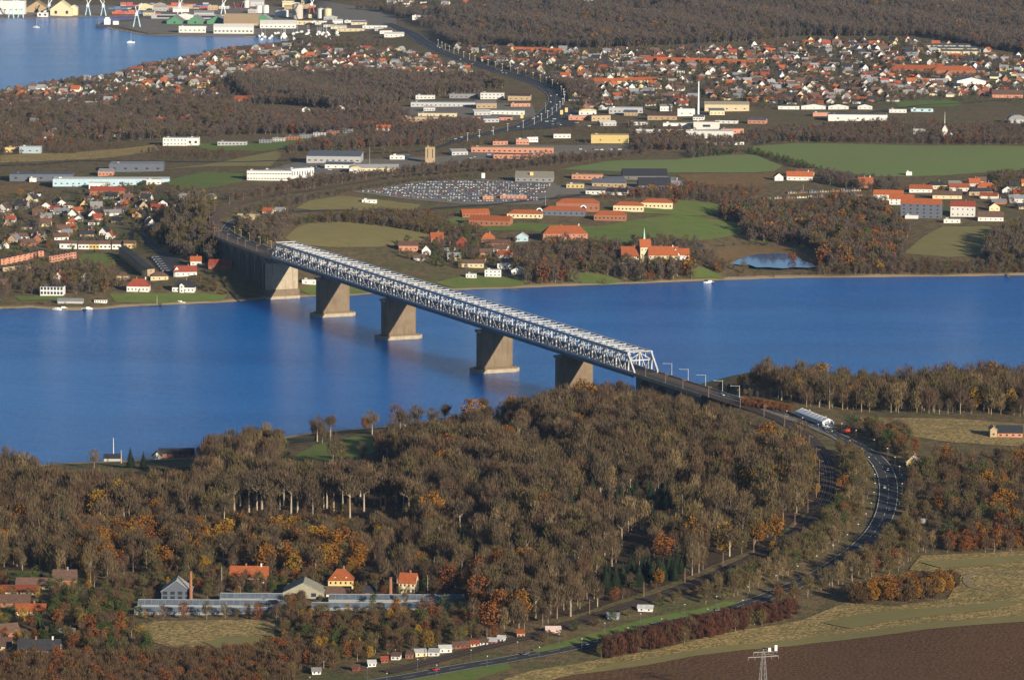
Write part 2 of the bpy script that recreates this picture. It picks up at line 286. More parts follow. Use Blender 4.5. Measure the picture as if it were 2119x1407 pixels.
class MB:
    def __init__(s): s.v = []; s.f = []; s.mi = []
    def add(s, v, f, mi=0):
        o = len(s.v); s.v += [tuple(q) for q in v]; s.f += [tuple(i+o for i in q) for q in f]; s.mi += [mi]*len(f); return s
    def box(s, x0, x1, y0, y1, z0, z1, mi=0):
        return s.add([(x0, y0, z0), (x1, y0, z0), (x1, y1, z0), (x0, y1, z0), (x0, y0, z1), (x1, y0, z1), (x1, y1, z1), (x0, y1, z1)],
                     [(3, 2, 1, 0), (4, 5, 6, 7), (0, 1, 5, 4), (1, 2, 6, 5), (2, 3, 7, 6), (3, 0, 4, 7)], mi)
    def prism(s, poly, z0, z1, mi=0):
        n = len(poly)
        return s.add([(x, y, z0) for x, y in poly]+[(x, y, z1) for x, y in poly], [tuple(range(n-1, -1, -1)), tuple(range(n, 2*n))]+[(i, (i+1) % n, n+(i+1) % n, n+i) for i in range(n)], mi)
    def tube(s, p, q, r0, r1=None, n=6, mi=0, cap=True):
        r1 = r0 if r1 is None else r1; p = Vector(p); q = Vector(q); d = (q-p).normalized(); a = d.orthogonal().normalized(); b = d.cross(a)
        ring = [(a*math.cos(2*math.pi*i/n)+b*math.sin(2*math.pi*i/n)) for i in range(n)]
        f = [(i, (i+1) % n, n+(i+1) % n, n+i) for i in range(n)]
        if cap: f += [tuple(range(n, 2*n))]
        return s.add([p+c*r0 for c in ring]+[q+c*r1 for c in ring], f, mi)
    def beam(s, p, q, w, h=None, mi=0):
        h = h or w; p = Vector(p); q = Vector(q); d = (q-p).normalized(); up = Vector((0, 0, 1)) if abs(d.z) < 0.95 else Vector((AX[0], AX[1], 0))
        a = d.cross(up).normalized()*(w/2); b = a.cross(d).normalized()*(h/2)
        v = [p-a-b, p+a-b, p+a+b, p-a+b, q-a-b, q+a-b, q+a+b, q-a+b]
        return s.add(v, [(3, 2, 1, 0), (4, 5, 6, 7), (0, 1, 5, 4), (1, 2, 6, 5), (2, 3, 7, 6), (3, 0, 4, 7)], mi)
    def mesh(s, name, mats, smooth=False): return mesh(name, s.v, s.f, mats, s.mi, smooth)
def build(name, mb, mats, parent=None, **k): return link(name, mb.mesh(name, mats), parent, **k)
UNIT = MB().box(-.5, .5, -.5, .5, -.5, .5)
_um = {}
def member(name, p, q, w, h, m, parent):
    """a straight steel member as its own object, sharing one unit mesh"""
    if m not in _um: _um[m] = UNIT.mesh('member_'+m, [M[m]])
    p = Vector(p); q = Vector(q); d = q-p; L = d.length; d.normalize()
    up = Vector((0, 0, 1)) if abs(d.z) < 0.95 else Vector((AX[0], AX[1], 0))
    a = d.cross(up).normalized(); b = a.cross(d)
    o = bpy.data.objects.new(name, _um[m]); COL.objects.link(o); o.parent = parent
    c = (p+q)/2
    mw = Matrix(((a.x*w, d.x*L, b.x*h, c.x), (a.y*w, d.y*L, b.y*h, c.y), (a.z*w, d.z*L, b.z*h, c.z), (0, 0, 0, 1)))
    o.matrix_local = Matrix.Translation(-parent.location) @ mw if parent else mw
    return o

# ------------------------------------------------------------------ ground, water
nx, ny = len(XS), len(YS)
ii = np.arange(nx*ny).reshape(ny, nx)
quads = np.stack([ii[:-1, :-1], ii[:-1, 1:], ii[1:, 1:], ii[1:, :-1]], -1).reshape(-1, 4)
me = bpy.data.meshes.new('ground'); me.vertices.add(nx*ny); me.vertices.foreach_set('co', np.stack([gx, gy, HG.ravel()], 1).ravel().astype(np.float32))
me.loops.add(len(quads)*4); me.loops.foreach_set('vertex_index', quads.ravel().astype(np.int32))
me.polygons.add(len(quads)); me.polygons.foreach_set('loop_start', np.arange(0, len(quads)*4, 4, dtype=np.int32))
me.materials.append(M['terrain']); me.update(calc_edges=True); me.polygons.foreach_set('use_smooth', [True]*len(quads)); me.validate()
setp(link('ground', me), 'rolling land of the two shores', kind='structure')
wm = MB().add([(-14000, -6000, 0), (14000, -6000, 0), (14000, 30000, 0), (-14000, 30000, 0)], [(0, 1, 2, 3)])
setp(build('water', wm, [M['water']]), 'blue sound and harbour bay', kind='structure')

def drape(name, pxpoly, matname, off=0.35, label=None, cell=26.0, world_poly=None, parent=None, kind='structure'):
    pts = world_poly or [tuple(at(a, b)[:2]) for a, b in pxpoly]
    bm = bmesh.new(); vs = [bm.verts.new((x, y, 0)) for x, y in pts]
    es = [bm.edges.new((vs[i], vs[(i+1) % len(vs)])) for i in range(len(vs))]
    bmesh.ops.triangle_fill(bm, use_beauty=True, use_dissolve=False, edges=es)
    xs = [p[0] for p in pts]; ys = [p[1] for p in pts]
    for k in np.arange(math.floor(min(xs)/cell)*cell+cell, max(xs), cell):
        bmesh.ops.bisect_plane(bm, geom=bm.verts[:]+bm.edges[:]+bm.faces[:], plane_co=(k, 0, 0), plane_no=(1, 0, 0))
    for k in np.arange(math.floor(min(ys)/cell)*cell+cell, max(ys), cell):
        bmesh.ops.bisect_plane(bm, geom=bm.verts[:]+bm.edges[:]+bm.faces[:], plane_co=(0, k, 0), plane_no=(0, 1, 0))
    co = np.array([v.co[:2] for v in bm.verts]); z = hgt(co[:, 0], co[:, 1])+off
    for v, zz in zip(bm.verts, z): v.co.z = zz
    bmesh.ops.recalc_face_normals(bm, faces=bm.faces)
    me = bpy.data.meshes.new(name); bm.to_mesh(me); bm.free()
    if len(me.polygons) and me.polygons[0].normal.z < 0: me.flip_normals()
    for p in me.polygons: p.use_smooth = True
    me.materials.append(M[matname]); o = link(name, me, parent)
    return setp(o, label, kind=kind)
def ribbon(pts, half_l, half_r, off, zs=None):
    """strip along a line of points (x, y[, z]); left and right offsets in metres"""
    P = np.array([p[:2] for p in pts]); T = np.gradient(P, axis=0); T /= np.linalg.norm(T, axis=1)[:, None]+1e-9
    Nn = np.stack([T[:, 1], -T[:, 0]], 1); a = P+Nn*half_l; b = P+Nn*half_r
    if zs is None:
        za = hgt(a[:, 0], a[:, 1])+off; zb = hgt(b[:, 0], b[:, 1])+off
    else: za = zb = np.asarray(zs)+off
    n = len(P); v = [(a[i, 0], a[i, 1], za[i]) for i in range(n)]+[(b[i, 0], b[i, 1], zb[i]) for i in range(n)]
    return v, [(i, n+i, n+i+1, i+1) for i in range(n-1)]
# ------------------------------------------------------------------ fields
PX_OPEN = []          # photograph outlines kept free of trees
def field(name, poly, m, label, open_=True, off=0.35):
    if open_: PX_OPEN.append(poly)
    return drape(name, poly, m, off, label)
field('field', [(1540, 306), (1640, 297), (1800, 300), (2000, 302), (2260, 305), (2260, 352), (2119, 352), (1960, 364), (1800, 366), (1700, 350), (1640, 335)], 'green', 'wide green field beyond the hedge on the far shore')
field('field', [(1160, 352), (1250, 335), (1400, 331), (1500, 322), (1560, 320), (1620, 345), (1600, 356), (1480, 358), (1300, 357)], 'green', 'sloping green field left of the hedge')
field('field', [(590, 493), (612, 473), (640, 463), (720, 461), (800, 470), (905, 489), (880, 504), (780, 512), (680, 512), (610, 505)], 'pasture', 'yellow-green pasture above the far end of the bridge')
field('field', [(612, 432), (640, 416), (705, 406), (770, 412), (870, 424), (860, 436), (740, 438), (650, 436)], 'pasture', 'small pasture below the car park')
field('lawn', [(960, 475), (1060, 462), (1240, 470), (1400, 445), (1530, 462), (1545, 480), (1440, 500), (1310, 505), (1220, 498), (1100, 478)], 'lawn', 'lawn in front of the orange-roofed school')
field('lawn', [(1310, 424), (1400, 414), (1480, 422), (1540, 440), (1440, 448), (1330, 442)], 'lawn', 'lawn behind the orange-roofed school')
field('lawn', [(905, 466), (960, 440), (985, 452), (960, 474)], 'lawn', 'grass beside the west wing of the school')
field('field', [(1870, 525), (1900, 498), (1925, 482), (1950, 470), (2075, 468), (2090, 478), (2040, 500), (2030, 528), (1960, 533)], 'pasture', 'mown field sloping down to the right-hand shore')
field('sports_field', [(2035, 152), (2119, 148), (2230, 148), (2230, 178), (2119, 176), (2050, 174)], 'lawn', 'green sports field behind the white gabled hall')
field('field', [(1850, 212), (1960, 207), (1995, 214), (1970, 222), (1860, 222)], 'lawn', 'strip of grass behind the white warehouses')
field('field', [(380, 296), (530, 298), (720, 277), (760, 280), (640, 302), (540, 314), (430, 312)], 'lawn', 'grass strip in front of the grey terraces')
field('field', [(600, 306), (420, 342), (330, 352), (560, 345)], 'pasture', 'rough grass left of the grey warehouse')
field('field', [(340, 378), (420, 356), (505, 360), (500, 378), (430, 392), (370, 392)], 'lawn', 'grass left of the white office block')
field('field', [(0, 385), (60, 380), (110, 396), (60, 402), (0, 405)], 'reed', 'brown rough ground below the dark warehouses')
field('field', [(150, 318), (320, 300), (330, 312), (240, 326), (60, 336), (0, 338), (0, 322), (90, 318)], 'rough', 'yellow rough grass beside the far road')
field('reed_bed', [(1470, 524), (1530, 508), (1620, 510), (1680, 530), (1690, 552), (1640, 536), (1570, 530), (1540, 545), (1500, 550)], 'reed', 'brown reed bed around the pond')
field('meadow', [(1400, 362), (1600, 358), (1640, 372), (1560, 388), (1440, 385)], 'reed', 'brown fallow ground in front of the green field')
field('lawn', [(620, 600), (650, 588), (740, 590), (800, 603), (730, 609), (640, 611)], 'lawn', 'bright green shore meadow under the far spans')
field('lawn', [(150, 545), (170, 527), (235, 524), (240, 545), (220, 560), (170, 562)], 'lawn', 'lawn between the terraces and the shore villas')
field('lawn', [(30, 613), (140, 613), (130, 620), (40, 622)], 'lawn', 'lawn of the white modern villa')
field('lawn', [(225, 608), (420, 608), (470, 612), (460, 622), (330, 628), (240, 626)], 'lawn', 'green shore gardens of the two white villas')
field('lawn', [(900, 585), (960, 572), (1090, 575), (1085, 590), (1060, 594), (940, 597)], 'lawn', 'gardens of the shore hamlet')
field('lawn', [(1190, 585), (1150, 560), (1250, 570), (1290, 582), (1260, 588)], 'lawn', 'green slope down to the beach below the old school')
field('lawn', [(1430, 575), (1420, 550), (1480, 560), (1500, 578)], 'lawn', 'green slope right of the yellow manor')
field('lawn', [(600, 948), (650, 922), (740, 902), (785, 908), (785, 932), (740, 950), (660, 956)], 'lawn', 'green clearing above the near shore')
field('meadow', [(1775, 878), (1780, 862), (1900, 866), (2000, 868), (2140, 880), (2260, 890), (2260, 940), (2119, 925), (1960, 915), (1860, 900)], 'rough', 'rough yellow meadow beside the brick stable')
field('meadow', [(265, 1295), (330, 1285), (520, 1282), (570, 1290), (565, 1330), (500, 1350), (400, 1352), (300, 1325)], 'rough', 'yellow meadow below the greenhouses')
field('meadow', [(1000, 1420), (1100, 1388), (1240, 1365), (1400, 1335), (1560, 1300), (1660, 1283), (1750, 1248), (1850, 1255), (1960, 1240), (1990, 1190), (1880, 1180), (1905, 1150), (2119, 1140), (2260, 1130), (2260, 1275), (2119, 1282), (1960, 1300), (1750, 1325), (1560, 1345), (1420, 1362), (1250, 1390), (1150, 1420)], 'rough', 'rough yellow grassland above the ploughed field')
field('ploughed_field', [(1090, 1420), (1250, 1385), (1420, 1358), (1560, 1342), (1700, 1328), (1850, 1310), (2000, 1293), (2119, 1285), (2300, 1275), (2300, 1500), (1000, 1500), (950, 1455)], 'plough', 'dark brown ploughed field at the bottom edge', off=0.7)
field('lawn', [(760, 1420), (880, 1398), (1050, 1372), (1060, 1384), (980, 1408), (860, 1432)], 'lawn', 'green verge on the near side of the road', off=0.5)
field('lawn', [(1100, 1345), (1200, 1318), (1330, 1282), (1440, 1262), (1500, 1245), (1530, 1248), (1440, 1275), (1300, 1306), (1180, 1338), (1110, 1352)], 'lawn', 'green verge between the railway and the road', off=0.5)
field('field_margin', [(1180, 1400), (1260, 1378), (1420, 1350), (1560, 1334), (1700, 1318), (1850, 1300), (2000, 1284), (2119, 1276), (2280, 1268), (2280, 1279), (2119, 1289), (2000, 1297), (1850, 1314), (1700, 1332), (1560, 1346), (1420, 1363), (1260, 1390)], 'pasture', 'olive green margin along the top of the ploughed field', off=1.0)
field('meadow_patch', [(1700, 1290), (1780, 1272), (1880, 1262), (1990, 1256), (2080, 1244), (2119, 1248), (2060, 1262), (1960, 1274), (1860, 1284), (1760, 1302)], 'pasture', 'greener patch in the straw grassland', off=.8)
field('meadow_patch', [(1905, 1165), (2000, 1158), (2119, 1150), (2119, 1162), (2040, 1172), (1950, 1178)], 'pasture', 'greener patch above the farm track', off=.8)
field('meadow_patch', [(420, 1330), (470, 1318), (540, 1322), (520, 1340), (450, 1344)], 'pasture', 'greener patch in the meadow below the greenhouses', off=.8)
# leaf litter under the woods
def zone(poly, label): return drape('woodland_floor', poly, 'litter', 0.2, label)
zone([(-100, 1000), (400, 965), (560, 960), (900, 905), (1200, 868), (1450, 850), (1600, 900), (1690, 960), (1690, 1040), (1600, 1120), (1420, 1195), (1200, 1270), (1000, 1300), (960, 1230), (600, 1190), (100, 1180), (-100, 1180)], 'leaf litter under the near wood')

for poly, lab in (([(-40, 196), (110, 180), (220, 163), (340, 135), (480, 107), (600, 94), (760, 98), (900, 118), (1000, 142), (960, 158), (760, 160), (560, 162), (470, 187), (430, 208), (260, 222), (120, 226), (-40, 238)], 'gardens of the suburb beside the harbour bay'),
                  ([(1010, 112), (1340, 103), (1560, 98), (1690, 84), (1920, 84), (2119, 120), (2119, 200), (1960, 205), (1750, 222), (1600, 218), (1450, 208), (1330, 226), (1200, 232), (1165, 200), (1130, 160)], 'gardens of the far town'),
                  ([(-40, 415), (120, 402), (430, 396), (440, 420), (345, 455), (300, 490), (200, 510), (0, 525), (-40, 525)], 'gardens of the estate left of the viaduct')): drape('garden_ground', poly, 'garden', 0.3, lab, cell=40)
# pond
pond_px = [(1512, 546), (1528, 538), (1545, 533), (1566, 529.5), (1588, 531), (1606, 529), (1632, 531), (1650, 536), (1660, 543), (1680, 549), (1690, 557), (1672, 560), (1645, 559), (1622, 562), (1590, 559), (1566, 559), (1550, 553), (1532, 552)]
pp = [at(a, b) for a, b in pond_px]; zpnd = max(p.z for p in pp)+0.35
pond = MB().add([(p.x, p.y, zpnd) for p in pp], [tuple(range(len(pp)-1, -1, -1))])
setp(build('pond', pond, [M['pond']]), 'small blue pond behind the right-hand beach', kind='structure')
PX_OPEN.append(pond_px)

# ------------------------------------------------------------------ roads and railway
LINES = []            # world lines kept free: (points, half width)
def world_line(px, step=8.0): return spline([at(a, b)[:2] for a, b in px], step)
def road(px, width, label, name='road', m='asphalt', off=0.6, marks=True, pts=None, zs=None, keep=3.0, dash=True):
    P = pts if pts is not None else world_line(px)
    LINES.append(([tuple(p[:2]) for p in P], width/2+keep))
    v, f = ribbon(P, -width/2, width/2, off, zs); o = setp(build(name, MB().add(v, f), [M[m]]), label, kind='structure')
    if marks:
        for e in (-1, 1):
            v, f = ribbon(P, e*(width/2-0.5)-0.15, e*(width/2-0.5)+0.15, off+0.05, zs); build('edge_line', MB().add(v, f), [M['white']], o)
        mb = MB(); L = 0.0
        v, f = ribbon(P, -0.12, 0.12, off+0.05, zs)
        mb.add(v, f[::2] if dash else f); build('centre_line', mb, [M['white']], o)
    return P
ROAD_PX = [(1700, 889), (1760, 918), (1810, 948), (1834, 985), (1838, 1030), (1824, 1080), (1782, 1130), (1702, 1185), (1622, 1222), (1540, 1252), (1440, 1279), (1300, 1311), (1180, 1341), (1050, 1366), (930, 1386), (780, 1412), (600, 1446), (300, 1500)]
deck_near = [bp(s, 5.0, 0)[:2] for s in (0, -40, -80, -115)]
rp = [(*at(a, b)[:2],) for a, b in ROAD_PX]
near_road = spline([*deck_near, tuple(at(1612, 853)[:2]), *rp], 8.0)
zs_ = hgt(near_road[:, 0], near_road[:, 1]); sdist = (near_road-np.array([BX, BY]))@AX
ramp = sstep((sdist+230)/110.0); zroad = zs_*(1-ramp)+ZB*ramp
def on_near_road(i): return Vector((*near_road[i], zroad[i]+0.6))
k0 = int(np.argmin(np.abs(sdist+118)))
road(None, 13.0, 'main road curving away from the bridge through the near wood', pts=near_road[k0:], zs=zroad[k0:], keep=7.0)
RAIL_PX = [(1640, 884), (1682, 915), (1708, 958), (1714, 1000), (1700, 1048), (1652, 1100), (1560, 1155), (1450, 1203), (1300, 1254), (1180, 1292), (1080, 1322), (960, 1352), (800, 1392)]
near_rail = spline([bp(s, -4.6, 0)[:2] for s in (0, -40, -80, -120)]+[tuple(at(1585, 858)[:2])]+[tuple(at(a, b)[:2]) for a, b in RAIL_PX], 8.0)
sdr = (near_rail-np.array([BX, BY]))@AX; zr_ = hgt(near_rail[:, 0], near_rail[:, 1]); ramp = sstep((sdr+230)/110.0); zrail = zr_*(1-ramp)+ZB*ramp
kr = int(np.argmin(np.abs(sdr+118)))
def railway(P, zs, label, sides=(-2.2, 2.2), off=0.6, m='ballast'):
    LINES.append(([tuple(p[:2]) for p in P], 11.0))
    v, f = ribbon(P, -5.2, 5.2, off, zs); o = setp(build('railway', MB().add(v, f), [M[m]]), label, kind='structure')
    for c in sides:
        for e in (-0.75, 0.75):
            v, f = ribbon(P, c+e-0.12, c+e+0.12, off+0.28, zs); build('rail', MB().add(v, f), [M['rail']], o)
    return o
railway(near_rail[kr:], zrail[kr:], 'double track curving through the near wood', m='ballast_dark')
FR_PX = [(560, 521), (505, 503), (466, 486), (447, 466), (448, 447), (478, 429), (560, 405), (700, 385), (830, 364), (1000, 350), (1150, 330), (1330, 314)]
fr_w = [tuple(bp(s, -4.6, 0)[:2]) for s in (825, 860)]+[tuple(onz(a, b, ZB)[:2]) for a, b in FR_PX[1:4]]+[tuple(at(a, b)[:2]) for a, b in FR_PX[4:]]
far_rail = spline(fr_w, 10.0)
road([(508, 470), (540, 455), (600, 440), (690, 436), (800, 440), (960, 428), (1080, 418), (1200, 405), (1330, 392)], 9, 'road running behind the pasture past the car park', marks=False)
MOTOR = [(560, 395), (760, 345), (900, 300), (1000, 279), (1080, 262), (1130, 235), (1150, 210), (1135, 185), (1080, 162), (1000, 138), (900, 104), (860, 78), (820, 62), (760, 45)]
road([(940, 294), (1010, 277), (1080, 261), (1128, 236), (1150, 210), (1137, 187), (1080, 162), (1000, 139), (930, 115), (885, 92), (850, 70), (800, 50)], 22, 'dual carriageway leading to the harbour town', keep=6, m='asphalt')
road([(940, 294), (880, 312), (760, 318), (640, 330), (420, 336), (180, 334), (60, 342), (-200, 352)], 9, 'road through the far trading estate', marks=False)
road([(1380, 250), (1300, 224), (1350, 205), (1430, 190), (1480, 165)], 8, 'street climbing into the far town', marks=False)
road([(1560, 300), (1700, 262), (1850, 226), (2000, 214), (2200, 200)], 8, 'road behind the white warehouses', marks=False)
road([(225, 470), (290, 492), (330, 520), (370, 550), (400, 572)], 7, 'lane down to the far shore', marks=False)
road([(335, 525), (380, 548), (398, 566)], 6, 'access lane of the dark terraces', marks=False)
road([(1880, 1078), (1920, 1082), (1990, 1098), (2060, 1098), (2200, 1090)], 7, 'side road through the right-hand scrub', marks=False)
road([(2119, 1190), (2040, 1182), (2000, 1195), (2010, 1215), (2060, 1225)], 4, 'farm track looping over the yellow grassland', marks=False, m='sandy')
road([(1840, 972), (1868, 985), (1880, 1000)], 7, 'side turning beside the main road', marks=False)

# paved yards
def yard(poly, label, m='paving'): PX_OPEN.append(poly); return drape('paved_yard', poly, m, 0.5, label)
yard([(728, 398), (860, 376), (1000, 372), (1150, 380), (1160, 400), (1120, 424), (960, 424), (860, 415)], 'grey car park behind the pasture', 'paving')
yard([(560, 350), (640, 330), (780, 330), (960, 322), (960, 345), (760, 362), (640, 362)], 'paved yard around the trading estate')
yard([(930, 330), (980, 305), (1060, 300), (1300, 300), (1300, 318), (1060, 332)], 'paved yard of the brick works', 'paving')
yard([(1030, 275), (1160, 215), (1200, 235), (1190, 262), (1120, 268)], 'asphalt apron of the roadside shops', 'asphalt')
yard([(820, 220), (1100, 215), (1110, 240), (1060, 252), (900, 252), (830, 240)], 'paved yard of the far office park', 'paving')
yard([(1100, 392), (1210, 380), (1330, 378), (1360, 396), (1240, 400), (1160, 405)], 'paved yard of the barns behind the school')
yard([(1560, 838), (1620, 846), (1700, 882), (1760, 905), (1740, 915), (1660, 880), (1580, 852)], 'grey works area beside the road junction', 'paving')
yard([(-600, 44), (270, 39), (290, 44), (222, 50), (320, 76), (560, 78), (660, 64), (820, 66), (820, 30), (640, 8), (-600, 2)], 'grey harbour quays')
yard([(310, 535), (340, 528), (375, 560), (350, 572)], 'parking area of the dark terraces', 'asphalt')

# ------------------------------------------------------------------ the bridge
br = empty('truss_bridge', bp(412, 0, 0), 0, 'long white steel truss bridge on five tall concrete piers across the sound', 'bridge')
SPANS = [(0, 137.5, 6), (137.5, 302.5, 6), (302.5, 522.5, 8), (522.5, 687.5, 6), (687.5, 825, 6)]
low = [0.0]; topn = []
for a, b, n in SPANS:
    for i in range(n): topn.append(a+(b-a)*(i+.5)/n); low.append(a+(b-a)*(i+1)/n)
def rel(mb): mb.v = [tuple(Vector(v)-br.location) for v in mb.v]; return mb
trusses = []
for sgn in (-1, 1):
    l = sgn*TW/2; mb = MB()
    mb.beam(bp(topn[0]-0.6, l, ZT-1.0), bp(topn[-1]+0.6, l, ZT-1.0), 1.5, 2.0)
    mb.beam(bp(-0.5, l, ZB+0.2), bp(825.5, l, ZB+0.2), 1.4, 2.2)
    tr = build('side_truss', rel(mb), [M['steel']], br); trusses.append(tr)
    bt = MB()
    def pm(nm, p, q, w, h):
        o = member(nm, p, q, w, h, 'steel', tr); o.matrix_local = Matrix.Translation(-br.location) @ Matrix(o.matrix_local @ Matrix()); return o
    def memb(nm, p, q, w, h, par=tr, m='steel'):
        o = member(nm, Vector(p)-br.location, Vector(q)-br.location, w, h, m, None); o.parent = par; return o
    memb('end_post', bp(0, l, ZB+1.2), bp(topn[0], l, ZT-1.9), 1.3, 1.3); memb('end_post', bp(825, l, ZB+1.2), bp(topn[-1], l, ZT-1.9), 1.3, 1.3)
    for i, s in enumerate(topn):
        memb('post', bp(s, l, ZB+1.2), bp(s, l, ZT-2), 1.1, 1.25)
        for q, ok in ((low[i], i > 0), (low[i+1], i < len(topn)-1)):
            if not ok: continue
            memb('diagonal', bp(q, l, ZB+1.2), bp(s, l, ZT-2), 0.65, 0.75); m_ = (q+s)/2
            memb('hanger', bp(m_, l, ZB+1.2), bp(m_, l, ZB+7.4), 0.45, 0.45)
    for i, s in enumerate(low[1:-1]):
        memb('sub_post', bp(s, l, ZB+9.2), bp(s, l, ZT-2), 0.6, 0.7)
# top bracing
mb = MB(); mb.beam(bp(topn[0], -TW/2, ZT+0.05), bp(topn[0], TW/2, ZT+0.05), 1.1, 0.7); mb.beam(bp(topn[-1], -TW/2, ZT+0.05), bp(topn[-1], TW/2, ZT+0.05), 1.1, 0.7)
tb = build('top_bracing', rel(mb), [M['steel']], br)
nodes = sorted(topn+low[1:-1])
for i, s in enumerate(topn[1:-1]): memb('cross_strut', bp(s, -TW/2+.7, ZT-0.5), bp(s, TW/2-.7, ZT-0.5), 0.75, 0.8, tb)
for i, s in enumerate(low[1:-1]): memb('cross_strut', bp(s, -TW/2+.7, ZT-0.6), bp(s, TW/2-.7, ZT-0.6), 0.55, 0.5, tb)
for i, (a, b) in enumerate(zip(topn[:-1], topn[1:])):
    memb('wind_brace', bp(a, -TW/2+.7, ZT-0.9), bp(b, TW/2-.7, ZT-0.9), 0.5, 0.4, tb); memb('wind_brace', bp(a, TW/2-.7, ZT-1.3), bp(b, -TW/2+.7, ZT-1.3), 0.5, 0.4, tb)
for i, s in enumerate(topn):      # sway frames between the trusses
    memb('sway_frame', bp(s, -TW/2+.6, ZB+9.0), bp(s, TW/2-.6, ZB+9.0), 0.6, 0.8, tb)
    memb('sway_brace', bp(s, -TW/2+.6, ZB+9.2), bp(s, 0, ZT-1.0), 0.5, 0.5, tb); memb('sway_brace', bp(s, TW/2-.6, ZB+9.2), bp(s, 0, ZT-1.0), 0.5, 0.5, tb)
# deck: slab, railway on the left, carriageway and footway on the right
def pb(s, l, z): return Vector(bp(s, l, z))-br.location
mb = MB(); mb.beam(pb(0, 0, ZB-0.6), pb(825, 0, ZB-0.6), TW-1.6, 0.8); dk = build('deck', mb, [M['steel_dark']], br)
mb = MB(); mb.beam(pb(0.3, -10.6, ZB-1.6), pb(824.7, -10.6, ZB-1.6), 0.5, 2.9); mb.beam(pb(0.3, 10.6, ZB-1.6), pb(824.7, 10.6, ZB-1.6), 0.5, 2.9)
for s in nodes: mb.beam(pb(s, -10.2, ZB-1.9), pb(s, 10.2, ZB-1.9), 0.7, 1.6)
build('floor_girders', mb, [M['steel_dark']], dk)
mb = MB(); mb.beam(pb(0, 5.0, ZB-0.1), pb(825, 5.0, ZB-0.1), 7.6, 0.14); build('carriageway', mb, [M['asphalt']], dk)
mb = MB(); mb.beam(pb(0, -4.6, ZB-0.1), pb(825, -4.6, ZB-0.1), 9.6, 0.14); build('track_bed', mb, [M['ballast']], dk)
for c in (-6.8, -2.4):
    for e in (-.75, .75):
        mb = MB(); mb.beam(pb(-.2, c+e, ZB+0.1), pb(825.2, c+e, ZB+0.1), 0.2, 0.2); build('rail', mb, [M['rail']], dk)
# piers
def stadium(L, T, n=7):
    r = T/2; h = L/2-r; pts = []
    for i in range(n): a = -math.pi/2+math.pi*i/(n-1); pts.append((h+r*math.cos(a), r*math.sin(a)))
    for i in range(n): a = math.pi/2+math.pi*i/(n-1); pts.append((-h+r*math.cos(a), r*math.sin(a)))
    return pts
def octo(L, T, c): a, b = L/2, T/2; return [(-a+c, -b), (a-c, -b), (a, -b+c), (a, b-c), (a-c, b), (-a+c, b), (-a, b-c), (-a, -b+c)]
rotb = -BTH
pier_lab = {137.5: 'pier half hidden by the near wood', 302.5: 'pier nearest the camera standing clear in the water', 522.5: 'middle pier', 687.5: 'pier nearest the far shore in the water', 825.0: 'shore pier at the far end of the truss'}
for s in (137.5, 302.5, 522.5, 687.5, 825.0):
    def place(mb, nm, m, par, smooth=False):
        o = build(nm, mb, [M[m]], par)
        return o
    c = pb(s, 0, 0)
    def loc(mb):
        R = Matrix.Rotation(rotb, 3, 'Z'); mb.v = [tuple(R @ Vector(v)+c) for v in mb.v]; return mb
    last = s > 800
    pr = place(loc(MB().prism(octo(31.5, 8.4, 1.4), (9 if last else 4), 34.6)), 'pier', 'concrete_pale' if last else 'concrete', br)
    setp(pr, pier_lab[s])
    if last:
        place(loc(MB().prism(octo(34.0, 12, 2.0), -2, 9)), 'plinth', 'concrete', pr)
        place(loc(MB().prism(octo(35.0, 13, 2.0), -2, 2.6)), 'footing', 'concrete_pale', pr)
    else:
        b_ = MB(); b_.prism(octo(42.5, 19, 5.0), -3, 3.2); place(loc(b_), 'plinth', 'concrete_pale', pr)
        b_ = MB(); b_.prism(octo(35.5, 12, 3.0), 3.2, 4.2); place(loc(b_), 'plinth_step', 'concrete', pr)
    place(loc(MB().prism(octo(34.5, 10.5, 2.0), 34.6, 36.3)), 'pier_cap', 'concrete_grey', pr)
    for e in (-1, 1): b_ = MB(); b_.box(e*10.15-1.2, e*10.15+1.2, -1.4, 1.4, 36.3, 38.8); place(loc(b_), 'bearing', 'steel_dark', pr)

